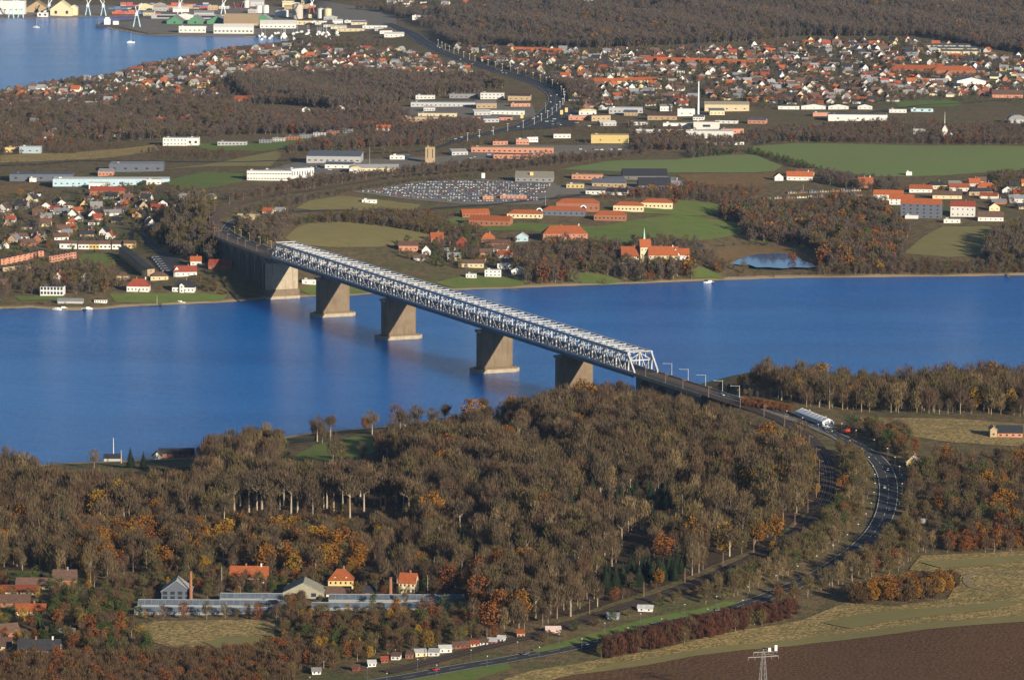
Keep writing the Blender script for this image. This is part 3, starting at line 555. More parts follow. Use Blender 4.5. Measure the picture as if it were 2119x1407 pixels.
def approach(line, zs, piers, label_arch, w_l, w_r):
    """concrete approach: deck slab, parapets, arch spans and wall piers, all parts of the bridge"""
    L = np.concatenate([[0], np.cumsum(np.linalg.norm(np.diff(line, axis=0), axis=1))]); off = Vector(br.location)
    def P(d, l, z):
        i = min(max(np.searchsorted(L, d)-1, 0), len(L)-2); t = (d-L[i])/(L[i+1]-L[i]+1e-9); p = line[i]*(1-t)+line[i+1]*t
        T = line[i+1]-line[i]; T = T/np.linalg.norm(T); n_ = np.array([T[1], -T[0]]); q = p+n_*l
        return Vector((q[0], q[1], z))-off
    def Z(d): return float(np.interp(d, L, zs))
    end = L[-1]; ds = np.linspace(0, end, max(3, int(end/8))+1)
    v = []; f = []
    for d in ds: v += [P(d, w_l, Z(d)-1.5), P(d, w_r, Z(d)-1.5), P(d, w_r, Z(d)-0.02), P(d, w_l, Z(d)-0.02)]
    for i in range(len(ds)-1):
        a = 4*i; f += [(a, a+4, a+5, a+1), (a+3, a+2, a+6, a+7), (a, a+3, a+7, a+4), (a+1, a+5, a+6, a+2)]
    f += [(0, 1, 2, 3), tuple(4*(len(ds)-1)+k for k in (3, 2, 1, 0))]
    dk2 = build('approach_deck', MB().add(v, f), [M['concrete_grey']], br)
    for l in (w_l, w_r):
        v = []; f = []
        for d in ds: v += [P(d, l-.25, Z(d)-1.6), P(d, l+.25, Z(d)-1.6), P(d, l+.25, Z(d)+1.15), P(d, l-.25, Z(d)+1.15)]
        for i in range(len(ds)-1):
            a = 4*i; f += [(a, a+4, a+5, a+1), (a+3, a+2, a+6, a+7), (a, a+3, a+7, a+4), (a+1, a+5, a+6, a+2)]
        build('parapet', MB().add(v, f), [M['concrete_pale']], dk2)
    rl = 1 if w_r > -w_l*0 else 1
    return dk2, P, Z, end, L
def strip_on(dk2, line, zs, l0, l1, off, m, nm):
    v, f = ribbon(line, l0, l1, off, zs); v = [tuple(Vector(q)-br.location) for q in v]; build(nm, MB().add(v, f), [M[m]], dk2)
# near approach
na = spline([tuple(bp(s, 0, 0)[:2]) for s in (0, -60, -120)], 8); 
dk2, P, Z, end, L = approach(na, np.full(len(na), ZB), 0, '', -10.9, 10.9)
strip_on(dk2, na, np.full(len(na), ZB), 1.2, 8.8, 0.1, 'asphalt', 'carriageway'); strip_on(dk2, na, np.full(len(na), ZB), -9.4, 0.2, 0.1, 'ballast', 'track_bed')
for c in (-6.8, -2.4):
    for e in (-.75, .75): strip_on(dk2, na, np.full(len(na), ZB), c+e-.12, c+e+.12, 0.3, 'rail', 'rail')
def wall_pier(P, d, zt, w_l, w_r, th, nm='approach_pier'):
    a = P(d, w_l, 0); b = P(d, w_r, 0); wx = a+Vector(br.location); zg = min(float(hgt(a.x+br.location.x, a.y+br.location.y)), float(hgt(b.x+br.location.x, b.y+br.location.y)))-3
    t = (P(d+.5, 0, 0)-P(d-.5, 0, 0)).normalized()*th/2
    v = [a-t, b-t, b+t, a+t]; mb = MB(); mb.add([(q.x, q.y, zg) for q in v]+[(q.x, q.y, zt) for q in v], [(3, 2, 1, 0), (4, 5, 6, 7), (0, 1, 5, 4), (1, 2, 6, 5), (2, 3, 7, 6), (3, 0, 4, 7)])
    return build(nm, mb, [M['concrete_grey']], br)
def arch(P, d0, d1, zspring, zcrown, ztop, w_l, w_r, nm='arch_span'):
    n = 10; lo = []; 
    for i in range(n+1):
        t = i/n; d = d0+(d1-d0)*t; lo.append((d, zspring+(zcrown-zspring)*math.sqrt(max(0, 1-(2*t-1)**2))))
    v = []; f = []
    for d, z in lo: v += [P(d, w_l, z), P(d, w_r, z), P(d, w_r, ztop), P(d, w_l, ztop)]
    for i in range(n): a = 4*i; f += [(a, a+1, a+5, a+4), (a+3, a+7, a+6, a+2), (a, a+4, a+7, a+3), (a+1, a+2, a+6, a+5)]
    return build(nm, MB().add(v, f), [M['concrete_grey']], br)
for k, d in enumerate((4, 34, 64, 94)): wall_pier(P, d, ZB-1.5, -9.6, 9.6, 4.0)
for a, b in ((6, 32), (36, 62), (66, 92)): arch(P, a, b, ZB-14, ZB-3, ZB-1.5, -9.4, 9.4)
wall_pier(P, 107, ZB-1.5, -10.4, 10.4, 26, 'abutment')
# far approach viaduct, curving left
cut = int(np.argmin(np.abs(np.hypot(*(far_rail-np.array(tuple(onz(447, 466, ZB)[:2]))).T))))
fl = spline([tuple(bp(s, 0, 0)[:2]) for s in (825, 850)]+[tuple(p) for p in far_rail[10:cut+1:6]], 8)
zfar = np.full(len(fl), ZB); zfar = ZB-2.0*np.linspace(0, 1, len(fl))**2
dk3, P, Z, end, L = approach(fl, zfar, 0, '', -10.6, 12.4)
strip_on(dk3, fl, zfar, 2.2, 10.4, 0.1, 'asphalt', 'carriageway'); strip_on(dk3, fl, zfar, -9.4, 1.0, 0.1, 'ballast', 'track_bed')
for c in (-6.8, -2.4):
    for e in (-.75, .75): strip_on(dk3, fl, zfar, c+e-.12, c+e+.12, 0.3, 'rail', 'rail')
nsp = int(end/26)
for k in range(1, nsp+1):
    d = end*k/nsp
    wall_pier(P, d, Z(d)-1.5, -9.8, 11.6, 5.0)
    d0 = end*(k-1)/nsp+(2.5 if k > 1 else 5); arch(P, d0, d-2.5, Z(d)-13, Z(d)-3.2, Z(d)-1.5, -9.6, 11.4)
    mid = (d0+d)/2; wall_pier(P, d0+(d-d0)*0.33, Z(d)-3.0, -9.5, 11.3, 1.4, 'spandrel_wall'); wall_pier(P, d0+(d-d0)*0.66, Z(d)-3.0, -9.5, 11.3, 1.4, 'spandrel_wall')
fr2 = far_rail[cut:]; zf2 = hgt(fr2[:, 0], fr2[:, 1]); rr = sstep(np.arange(len(fr2))/14.0); zf2 = zf2*rr+zfar[-1]*(1-rr)
railway(fr2, zf2, 'double track curving inland from the far viaduct')
fe = fl[-1]; fT = fl[-1]-fl[-2]; fT /= np.linalg.norm(fT); fN = np.array([fT[1], -fT[0]])
rp2 = spline([tuple(fe+fN*6.3-fT*3), tuple(fe+fN*7+fT*25), tuple(at(478, 462)[:2]), tuple(at(505, 452)[:2]), tuple(at(560, 440)[:2]), tuple(at(610, 436)[:2])], 8)
zz = hgt(rp2[:, 0], rp2[:, 1]); rr = sstep(np.arange(len(rp2))/8.0); road(None, 9.0, 'road leaving the far viaduct beside the railway', pts=rp2, zs=zz*rr+zfar[-1]*(1-rr), keep=4)

# ------------------------------------------------------------------ masts along the line
mastm = {}
def mast(p, rz, h=8.5, nm='catenary_mast', label='', group='', arm=3.0, col='steel_dark', r=0.22, lamp=False):
    key = (h, arm, col, r, lamp)
    if key not in mastm:
        a = MB(); a.tube((0, 0, 0), (0, 0, h), r, r*0.7, 6)
        b = MB(); b.beam((0, 0, h-0.5), (arm, 0, h-(0.3 if lamp else 1.2)), 0.22, 0.22)
        if lamp: b.box(arm-1.4, arm, -.3, .3, h-0.5, h-0.2)
        else: b.beam((0, 0, h-2.4), (arm, 0, h-1.3), 0.12, 0.12)
        mastm[key] = (a.mesh('pole', [M[col]]), b.mesh('arm', [M[col]]))
    e = empty(nm, p, rz, label, 'mast', group); link('pole', mastm[key][0], e); link('arm', mastm[key][1], e); return e
def along(P, zs, every, side, start=0.0):
    L = np.concatenate([[0], np.cumsum(np.linalg.norm(np.diff(P, axis=0), axis=1))])
    for d in np.arange(start, L[-1], every):
        i = min(np.searchsorted(L, d), len(P)-2); T = P[i+1]-P[i]; T = T/np.linalg.norm(T); n_ = np.array([T[1], -T[0]])
        q = P[i]+n_*side; yield Vector((q[0], q[1], zs[i])), math.atan2(-n_[1]*np.sign(side), -n_[0]*np.sign(side)), i
for p, rz, i in along(near_rail[kr:], zrail[kr:]+0.4, 48, 6.0, 10): mast(p, rz, label='rust-brown catenary mast beside the near railway curve', group='catenary masts on the near curve', col='rail', h=9.0, r=0.28)
for p, rz, i in along(near_rail[:kr], zrail[:kr]+0.1, 36, -9.6*0+5.2, 14): mast(p, rz, label='catenary mast on the near approach between track and carriageway', group='catenary masts on the near approach', h=8.0, r=0.25, col='rail')
for p, rz, i in along(fl, zfar, 33, -9.2, 12): mast(p, rz, label='catenary mast along the outer edge of the far viaduct', group='catenary masts on the far viaduct', h=8.0, col='rail', r=0.25)
for p, rz, i in along(fr2, zf2+.4, 60, -6.0, 20): mast(p, rz, label='catenary mast beside the far inland railway', group='catenary masts inland', h=8.5, col='rail', r=0.22)
lamp_lab = ['first', 'second', 'third', 'fourth', 'last']
for k, (a, b) in enumerate(((1390, 776), (1424, 788), (1460, 800), (1495, 812), (1530, 823))):
    p = onz(a, b, ZB); mast(Vector((p.x, p.y, ZB)), math.pi, h=9.5, arm=7.0, nm='street_lamp', label=f'white L-shaped lamp mast at the near approach, {lamp_lab[k]} from the truss', group='white lamp masts at the near approach', col='steel', r=0.24, lamp=True)
# far viaduct road lamps
for p, rz, i in along(fl, zfar, 38, 11.6, 20): mast(p, rz, h=8.5, arm=2.0, nm='street_lamp', label='pale lamp mast along the inner edge of the far viaduct', group='lamps on the far viaduct', col='concrete_pale', r=0.2, lamp=True)
# ------------------------------------------------------------------ buildings
OCC = []              # (x, y, radius) ground taken by buildings
WH = (.74, .73, .69); CR = (.70, .60, .38); YE = (.68, .52, .22); OR = (.41, .115, .042); RD = (.29, .065, .04); BR = (.15, .09, .068); DK = (.042, .045, .055); GY = (.27, .27, .285)
LG = (.48, .48, .48); BK = (.33, .145, .085); TN = (.46, .34, .21); PB = (.46, .62, .70); GN = (.10, .27, .14); BL = (.10, .17, .36); SL = (.13, .145, .18); PK = (.55, .26, .17)
_hm = {}
def gable_parts(w, d, h, rise, roof, ov=0.5):
    key = (round(w, 1), round(d, 1), round(h, 1), round(rise, 1), roof)
    if key in _hm: return _hm[key]
    x, t = w/2, 0.35; wl = MB(); rf = MB()
    if roof == 'gable':
        wl.add([(-x, 0, 0), (x, 0, 0), (x, d, 0), (-x, d, 0), (-x, 0, h), (x, 0, h), (x, d, h), (-x, d, h), (-x, d/2, h+rise), (x, d/2, h+rise)],
               [(0, 1, 5, 4), (2, 3, 7, 6), (1, 2, 6, 9, 5), (3, 0, 4, 8, 7), (3, 2, 1, 0)])
        k = rise/(d/2); e = ov
        for sg, y0 in ((1, -e), (-1, d+e)):
            rf.add([(-x-e, y0, h-k*e+.02), (x+e, y0, h-k*e+.02), (x+e, d/2, h+rise+.02), (-x-e, d/2, h+rise+.02), (-x-e, y0, h-k*e+t), (x+e, y0, h-k*e+t), (x+e, d/2, h+rise+t), (-x-e, d/2, h+rise+t)],
                   [(3, 2, 1, 0), (4, 5, 6, 7), (0, 1, 5, 4), (1, 2, 6, 5), (3, 0, 4, 7)] if sg > 0 else [(0, 1, 2, 3), (7, 6, 5, 4), (4, 5, 1, 0), (5, 6, 2, 1), (7, 4, 0, 3)])
    elif roof == 'gabley':
        wl.add([(-x, 0, 0), (x, 0, 0), (x, d, 0), (-x, d, 0), (-x, 0, h), (x, 0, h), (x, d, h), (-x, d, h), (0, 0, h+rise), (0, d, h+rise)],
               [(0, 1, 5, 8, 4), (2, 3, 7, 9, 6), (1, 2, 6, 5), (3, 0, 4, 7), (3, 2, 1, 0)])
        k = rise/x; e = ov
        for sg in (-1, 1):
            xo = sg*(x+e)
            rf.add([(xo, -e, h-k*e+.02), (xo, d+e, h-k*e+.02), (0, d+e, h+rise+.02), (0, -e, h+rise+.02), (xo, -e, h-k*e+t), (xo, d+e, h-k*e+t), (0, d+e, h+rise+t), (0, -e, h+rise+t)],
                   [(0, 1, 2, 3), (7, 6, 5, 4), (4, 5, 1, 0), (3, 7, 4, 0), (5, 6, 2, 1)] if sg < 0 else [(3, 2, 1, 0), (4, 5, 6, 7), (0, 1, 5, 4), (0, 4, 7, 3), (1, 2, 6, 5)])
    elif roof == 'hip':
        wl.box(-x, x, 0, d, 0, h); e = ov; r = max(0.0, x-d/2)
        if r > 0: rv = [(-r, d/2, h+rise), (r, d/2, h+rise)]; fs = [(0, 1, 5, 4), (1, 2, 5), (2, 3, 4, 5), (3, 0, 4), (3, 2, 1, 0)]
        else: rv = [(0, x, h+rise), (0, d-x, h+rise)]; fs = [(0, 1, 4), (1, 2, 5, 4), (2, 3, 5), (3, 0, 4, 5), (3, 2, 1, 0)]
        rf.add([(-x-e, -e, h+.02), (x+e, -e, h+.02), (x+e, d+e, h+.02), (-x-e, d+e, h+.02)]+rv, fs)
    elif roof == 'arch':
        wl.box(-x, x, 0, d, 0, h); n = 8; v = []; f = []
        for i in range(n+1):
            a = math.pi*i/n; v += [(-(x+.3)*math.cos(a), -.3, h+.02+rise*math.sin(a)), (-(x+.3)*math.cos(a), d+.3, h+.02+rise*math.sin(a))]
        f = [(2*i, 2*i+1, 2*i+3, 2*i+2) for i in range(n)]+[tuple(range(0, 2*n+2, 2)), tuple(range(2*n+1, 0, -2))]
        rf.add(v, f)
    elif roof == 'shed':
        wl.add([(-x, 0, 0), (x, 0, 0), (x, d, 0), (-x, d, 0), (-x, 0, h), (x, 0, h), (x, d, h+rise), (-x, d, h+rise)], [(0, 1, 5, 4), (1, 2, 6, 5), (2, 3, 7, 6), (3, 0, 4, 7), (3, 2, 1, 0)])
        rf.add([(-x-.3, -.3, h+.03), (x+.3, -.3, h+.03), (x+.3, d+.3, h+rise+.03), (-x-.3, d+.3, h+rise+.03), (-x-.3, -.3, h+.35), (x+.3, -.3, h+.35), (x+.3, d+.3, h+rise+.35), (-x-.3, d+.3, h+rise+.35)],
               [(4, 5, 6, 7), (0, 1, 5, 4), (1, 2, 6, 5), (2, 3, 7, 6), (3, 0, 4, 7)])
    else:
        wl.box(-x, x, 0, d, 0, h); rf.box(-x+.5, x-.5, .5, d-.5, h-.4, h+.05)
        rf.box(-x+d*.25, -x+d*.25+min(3, w*.2), d*.4, d*.4+2.5, h+.05, h+1.4)
    r = (wl.mesh('wall', [M['wall']]), rf.mesh('roof', [M['roof']])); _hm[key] = r; return r
_wm = {}
def wbox(w, h):
    key = (round(w, 2), round(h, 2))
    if key not in _wm: _wm[key] = MB().box(-w/2, w/2, -.07, .08, 0, h).mesh('window', [M['glass']])
    return _wm[key]
CHIM = MB().box(-.45, .45, -.45, .45, 0, 2.6).box(-.55, .55, -.55, .55, 2.2, 2.45).mesh('chimney', [M['wall']])
DOOR = MB().box(-.55, .55, -.06, .1, 0, 2.1).mesh('door', [M['plain']])
def building(name, label, cat, p, rotz, w, d, h, roof='gable', rise=3.0, wc=WH, rc=OR, win=None, chim=0, group=None, occ=True, door=False, sidewin=None, parent=None):
    a, b = gable_parts(w, d, h+0.3, rise, roof)
    if parent is None:
        e = empty(name, (p.x, p.y, p.z-0.3), rotz, label, cat, group); jw, jr = random.uniform(.86, 1.06), random.uniform(.72, 1.1); wl = link('wall', a, e, color=tuple(c*jw for c in wc)); rf = link('roof', b, e, color=tuple(c*jr for c in rc))
    else:                      # a wing: its wall and roof are parts of the parent building
        e = parent; inv = (Matrix.Translation(e.location) @ Matrix.Rotation(e.rotation_euler.z, 4, 'Z')).inverted()
        mw = inv @ Matrix.Translation((p.x, p.y, p.z-0.3)) @ Matrix.Rotation(rotz, 4, 'Z')
        wl = link('wing_wall', a, e, color=wc); rf = link('wing_roof', b, e, color=rc); wl.matrix_local = mw; rf.matrix_local = mw
        if label: setp(wl, label)
    if win:
        n, st, ww, wh = win
        for k in range(st):
            for i in range(n):
                link('window', wbox(ww, wh), wl, (-w/2+w*(i+.5)/n, 0, 0.3+h*(k+.32)/st))
    if sidewin:
        n, st, ww, wh = sidewin
        for k in range(st):
            for i in range(n): link('window', wbox(ww, wh), wl, (w/2, d*(i+.5)/n, 0.3+h*(k+.32)/st), math.pi/2)
    if door: link('door', DOOR, wl, (w*0.05, 0, 0.3), color=(.12, .06, .04))
    for k in range(chim):
        link('chimney', CHIM, rf, ((k-(chim-1)/2)*w*.4+w*.12, d/2, h+rise*.92), color=(BK if wc != BK else GY) if k % 2 == 0 else WH)
    if occ:
        c, s = math.cos(rotz), math.sin(rotz); r = max(w, d)/2
        n = max(1, int(max(w, d)/max(8.0, min(w, d))))
        for i in range(n):
            u = ((i+.5)/n-.5)*w if w > d else 0; v_ = d/2 if w > d else (i+.5)/n*d
            OCC.append((p.x+c*u-s*v_, p.y+s*u+c*v_, min(max(w, d)/2/n*1.2+min(w, d)/4, 60)+1.5))
    return e
def B(name, cat, xc, yb, wpx, hpx, depth, rot, roof, rise, wc, rc, label, win=None, chim=0, door=False, sidewin=None, lift=0, parent=None):
    p = at(xc, yb); s = scale_at(p); r = math.radians(rot)
    p.z = max(p.z, 0.5)+lift
    return building(name, label, cat, p, r, wpx/s/max(.3, math.cos(r)), depth, hpx/s, roof, rise, wc, rc, win, chim, None, True, door, sidewin, parent)

# --- foreground, near land
hl_ = B('house', 'house', 515, 1206, 78, 12, 9, 0, 'gable', 6, WH, OR, 'long low house with bright orange roof above the left greenhouse', (7, 1, 1.2, 1.3), 2, True)
hc_ = B('house', 'house', 705, 1221, 52, 20, 10, 0, 'hip', 6.5, YE, OR, 'cream house with hipped orange roof and two dormers behind the right greenhouse', (5, 2, 1.1, 1.4), 1, True)
B('house', 'house', 842, 1227, 34, 22, 9, -12, 'gable', 5, CR, OR, 'yellow house with red-brown roof right of the brick chimney', (4, 2, 1.0, 1.3), 1, True)
def dormers(e, xs, y, z, wc, rc, w=2.2):
    for x in xs:
        d = link('dormer', MB().add([(-w/2, 0, 0), (w/2, 0, 0), (w/2, 3, 0), (-w/2, 3, 0), (-w/2, 0, 1.7), (w/2, 0, 1.7), (w/2, 3, 1.7), (-w/2, 3, 1.7), (0, 0, 2.7), (0, 3, 2.7)], [(0, 1, 5, 8, 4), (1, 2, 6, 5), (3, 0, 4, 7), (2, 3, 7, 9, 6)]).mesh('dormer', [M['wall']]), e, (x, y, z), color=wc)
        link('dormer_roof', MB().add([(-w/2-.2, -.2, 1.6), (0, -.2, 2.8), (0, 3, 2.8), (-w/2-.2, 3, 1.6), (w/2+.2, -.2, 1.6), (w/2+.2, 3, 1.6)], [(0, 1, 2, 3), (1, 4, 5, 2)]).mesh('dormer_roof', [M['roof']]), d, color=rc); link('window', wbox(1.1, 1.1), d, (0, 0, .4))
dormers(hc_, (-3.4, 3.4), .9, 6.0, YE, OR); dormers(hl_, (-6, 1, 7), 1.0, 4.6, OR, OR, 1.8)
B('outbuilding', 'shed', 700, 1234, 50, 6, 9, 0, 'gable', 3.5, WH, BR, 'grey-brown roofed outbuilding in front of the cream house', (3, 1, 1.4, 1.0))
B('outbuilding', 'shed', 760, 1231, 30, 6, 8, 0, 'gable', 3, BK, DK, 'dark roofed outbuilding between the cream house and the brick chimney', (2, 1, 1.2, 1.0))
B('glass_hall', 'greenhouse', 365, 1243, 62, 20, 14, 0, 'gabley', 6.5, SL, LG, 'grey gabled hall with glazed front beside the tall brick chimney', (4, 2, 2.6, 2.0))
B('storage_hall', 'hall', 628, 1238, 84, 12, 18, 0, 'gabley', 6.0, (.35, .33, .25), (.30, .29, .23), 'olive-grey gabled storage hall between the greenhouses', (2, 1, 3, 2.2))
B('house', 'house', 1192, 1196, 38, 18, 12, 20, 'gabley', 6.5, BK, TN, 'brick gabled house half hidden in the wood above the railway', (2, 2, 1.1, 1.3), 1)
B('house', 'house', 78, 1220, 90, 10, 10, 0, 'gable', 3.5, CR, BR, 'brown roofed bungalow below the tall brown barn at the left edge', (5, 1, 1.6, 1.1))
B('barn', 'barn', 133, 1212, 48, 14, 9, 0, 'gable', 5, BK, BR, 'dark brown roofed house uphill at the left edge', (3, 1, 1.2, 1.2), 1)
B('house', 'house', 40, 1231, 78, 8, 8, 0, 'gable', 3, CR, RD, 'long bungalow with red tiled roof at the left edge', (5, 1, 1.4, 1.1))
B('house', 'house', 30, 1255, 62, 9, 9, 0, 'gable', 4, BK, BR, 'brown roofed house below the red bungalow at the left edge', (3, 1, 1.4, 1.2))
B('house', 'house', 62, 1272, 62, 8, 9, 0, 'gable', 3.5, CR, OR, 'small cream house with orange-red roof near the left edge', (4, 1, 1.2, 1.1), 1)
B('house', 'house', 15, 1318, 50, 10, 11, 25, 'gable', 4, BK, BR, 'brown gabled house cut by the left edge', (2, 1, 1.4, 1.1))
B('house', 'house', 80, 1355, 86, 11, 10, 0, 'gable', 5, WH, DK, 'white house with black roof and white chimney at bottom left', (6, 1, 1.4, 1.2), 2, True)
B('shed', 'shed', 138, 1310, 32, 5, 5, 0, 'shed', .5, PB, LG, 'small pale shed among conifers at bottom left')
B('house', 'house', 8, 1345, 30, 9, 9, 0, 'gable', 4, CR, BR, 'half visible house at the very bottom left', (2, 1, 1.2, 1.2))
B('boathouse', 'boathouse', 365, 947, 72, 8, 10, 4, 'gable', 3, BK, DK, 'long dark boathouse on the near shore', (6, 1, 1.2, 1.0))
B('boathouse', 'boathouse', 325, 950, 20, 6, 8, 4, 'gabley', 3, WH, BR, 'white gabled boathouse at the end of the dark one', (1, 1, 1.2, 1.0))
B('boathouse', 'boathouse', 232, 954, 34, 6, 8, 0, 'gable', 2.5, LG, DK, 'small grey boathouse beside the white flagpole')
stable_ = B('stable', 'stable', 2090, 905, 52, 10, 10, 0, 'gable', 4.5, PK, DK, 'brick stable with dark solar roof at the right edge', (4, 1, 1.6, 1.2))
B('stable', 'stable', 2056, 905, 14, 16, 11, 0, 'gabley', 2, TN, TN, 'pale gabled end block of the brick stable', (1, 1, 1.4, 1.2), parent=stable_)
B('house', 'house', 1888, 968, 24, 12, 8, -15, 'gabley', 4, YE, LG, 'small pale yellow house half hidden beside the road bend', (2, 1, 1.1, 1.1), 1)
B('shed', 'shed', 1902, 1084, 26, 5, 6, 0, 'shed', .6, WH, WH, 'low white shed beside the side road on the right')

# --- hero houses on the far shore
B('villa', 'house', 285, 604, 46, 11, 11, -4, 'hip', 7.0, WH, RD, 'white villa with tall red hipped roof on the far shore', (6, 1, 1.2, 1.5), 2, True)
villa_ = B('villa', 'house', 379, 605, 46, 10, 11, -4, 'hip', 7.0, WH, DK, 'white villa with black thatched roof and white dormer on the far shore', (6, 1, 1.2, 1.5), 1, True)
B('villa', 'house', 376, 606, 9, 16, 5, -4, 'gabley', 1.8, WH, DK, 'white gabled centre bay of the black thatched villa', (1, 2, 1.2, 1.4), parent=villa_)
B('villa', 'house', 107, 612, 48, 18, 12, -4, 'flat', 0, WH, SL, 'white flat-roofed modern villa with tall windows on the far shore', (7, 2, 2.2, 2.6))
h385_ = B('house', 'house', 385, 572, 44, 10, 10, 10, 'gable', 5, WH, RD, 'white house with red roof between the dark terraces and the viaduct', (4, 1, 1.2, 1.3), 1)
B('house', 'house', 366, 573, 12, 13, 8, 10, 'gabley', 4, WH, RD, 'white gable end left of the red roofed shore house', (1, 2, 1.1, 1.2), parent=h385_)
B('house', 'house', 330, 580, 36, 8, 10, 8, 'hip', 4, CR, BR, 'brown hipped bungalow behind the red roofed villa', (3, 1, 1.3, 1.2))
B('house', 'house', 405, 551, 22, 11, 8, 0, 'gable', 4, WH, OR, 'small white house with orange gable at the foot of the viaduct', (2, 1, 1.1, 1.2), 1)
B('house', 'house', 455, 557, 48, 8, 9, -8, 'gable', 5, BK, RD, 'red roofed house in the shadow of the viaduct', (3, 1, 1.2, 1.2), 1)
B('house', 'house', 253, 580, 26, 9, 9, 0, 'hip', 3.5, TN, BR, 'tan bungalow behind the shore villas', (2, 1, 1.2, 1.2))
B('clubhouse', 'clubhouse', 208, 627, 26, 6, 6, 0, 'flat', 0, WH, DK, 'low white clubhouse beside the small harbour on the far shore', (5, 1, 1.0, 1.3))
B('boathouse', 'boathouse', 145, 628, 52, 5, 7, -3, 'gable', 2, LG, GY, 'grey roofed boat sheds on the far shore')
for i, (xc, yb, wpx, c1) in enumerate(((141, 515, 36, WH), (173, 516, 22, WH), (195, 516, 20, YE), (218, 516, 26, WH), (245, 516, 26, WH), (268, 515, 24, YE))):
    B('terrace_house', 'terrace', xc, yb, wpx, 11, 9, -2, 'gable', 2.6, c1, BR, ['wide white house at the left end of the cream terrace', 'second house of the cream terrace from its left end', 'yellow house in the middle of the cream terrace', 'white house right of the yellow middle of the cream terrace', 'fifth house of the cream terrace', 'yellow house at the right end of the cream terrace'][i], (3, 1, 2.0, 1.6))
for i in range(9):
    B('terrace_house', 'terrace', 263+6.2*i, 532+5.0*i, 14, 15, 9, 38, 'shed', 2.0, TN, DK, f'tan house with dark roof, {["first", "second", "third", "fourth", "fifth", "sixth", "seventh", "eighth", "last"][i]} from the back of the dark stepped terrace', (1, 2, 1.2, 1.2))
for i in range(8):
    B('carport', 'carport', 322+3.6*i, 534+4.6*i, 16, 3.0, 6, 20, 'flat', 0, SL, DK, f'dark flat-roofed carport, {["first", "second", "third", "fourth", "fifth", "sixth", "seventh", "last"][i]} from the back of its row')
for i in range(8):
    B('terrace_house', 'terrace', 8+11*i, 548-2.4*i, 12, 12, 9, 15, 'flat', 0, PK, DK, f'pink brick terrace house, {["first", "second", "third", "fourth", "fifth", "sixth", "seventh", "last"][i]} from the left edge in the upper row', (1, 2, 1.3, 1.3))
for i in range(5): B('terrace_house', 'terrace', 108+11*i, 543-2*i, 12, 13, 9, 10, 'flat', 0, PK, DK, f'orange brick terrace house, {["first", "second", "third", "fourth", "last"][i]} from the left in the block beside the lawn', (2, 2, 1.4, 1.3))
for i in range(5): B('terrace_house', 'terrace', 12+12*i, 562-1.5*i, 12, 9, 9, 15, 'flat', 0, TN, DK, f'tan terrace house, {["first", "second", "third", "fourth", "last"][i]} from the left edge in the lower row', (1, 1, 1.3, 1.3))
# shore hamlet right of the bridge
B('house', 'house', 845, 520, 40, 12, 10, 0, 'gable', 4, PK, BR, 'pink brick house above the truss behind the hamlet', (4, 1, 1.3, 1.2), 1)
B('house', 'house', 882, 527, 18, 9, 9, 0, 'gabley', 5, WH, DK, 'white steep-gabled house with black roof in the shore hamlet', (2, 1, 1.1, 1.2))
B('house', 'house', 868, 540, 24, 6, 8, 0, 'gable', 2.5, WH, BR, 'low white house left of the black gabled one', (2, 1, 1.2, 1.1))
B('house', 'house', 905, 502, 26, 10, 9, 10, 'gable', 5, BK, OR, 'orange roofed house at the back of the shore hamlet', (3, 1, 1.2, 1.2), 1)
B('house', 'house', 955, 515, 20, 13, 9, -10, 'gabley', 5, RD, OR, 'red gabled house in the middle of the shore hamlet', (2, 2, 1.0, 1.2))
B('house', 'house', 1010, 502, 28, 9, 9, 0, 'hip', 5, BK, OR, 'house with orange hipped roof at the right of the hamlet', (3, 1, 1.2, 1.2), 1)
B('house', 'house', 940, 540, 28, 8, 9, 0, 'gable', 4, CR, GY, 'grey roofed cream house just above the truss', (3, 1, 1.2, 1.2))
B('house', 'house', 1030, 510, 50, 7, 9, -6, 'gable', 3, BK, BR, 'long brown bungalow right of the orange hipped house', (4, 1, 1.4, 1.1))
B('house', 'house', 975, 554, 52, 9, 10, 0, 'gable', 3, CR, BR, 'long cream house with brown roof near the hamlet shore', (5, 1, 1.4, 1.2))
B('house', 'house', 1005, 532, 24, 9, 9, 0, 'gable', 3.5, TN, BR, 'tan house beside the tall dark conifer in the hamlet', (2, 1, 1.2, 1.2))
B('house', 'house', 975, 576, 22, 9, 9, 0, 'flat', 0, WH, LG, 'white cube house at the left of the bright shore row', (3, 1, 1.3, 1.3))
B('house', 'house', 1020, 573, 34, 14, 10, 0, 'flat', 0, WH, LG, 'tall white house in the middle of the bright shore row', (4, 2, 1.4, 1.3))
B('house', 'house', 1045, 557, 32, 11, 10, 0, 'flat', 0, WH, LG, 'white house with flat roof behind the bright shore row', (3, 1, 1.6, 1.3))
B('house', 'house', 1072, 568, 28, 8, 10, 0, 'gabley', 3, WH, WH, 'white gabled house at the right of the bright shore row', (2, 1, 1.4, 1.3))
B('boathouse', 'boathouse', 641, 589, 32, 10, 8, 0, 'flat', 0, WH, LG, 'white boathouse seen between the first two piers', (2, 1, 1.2, 1.2))
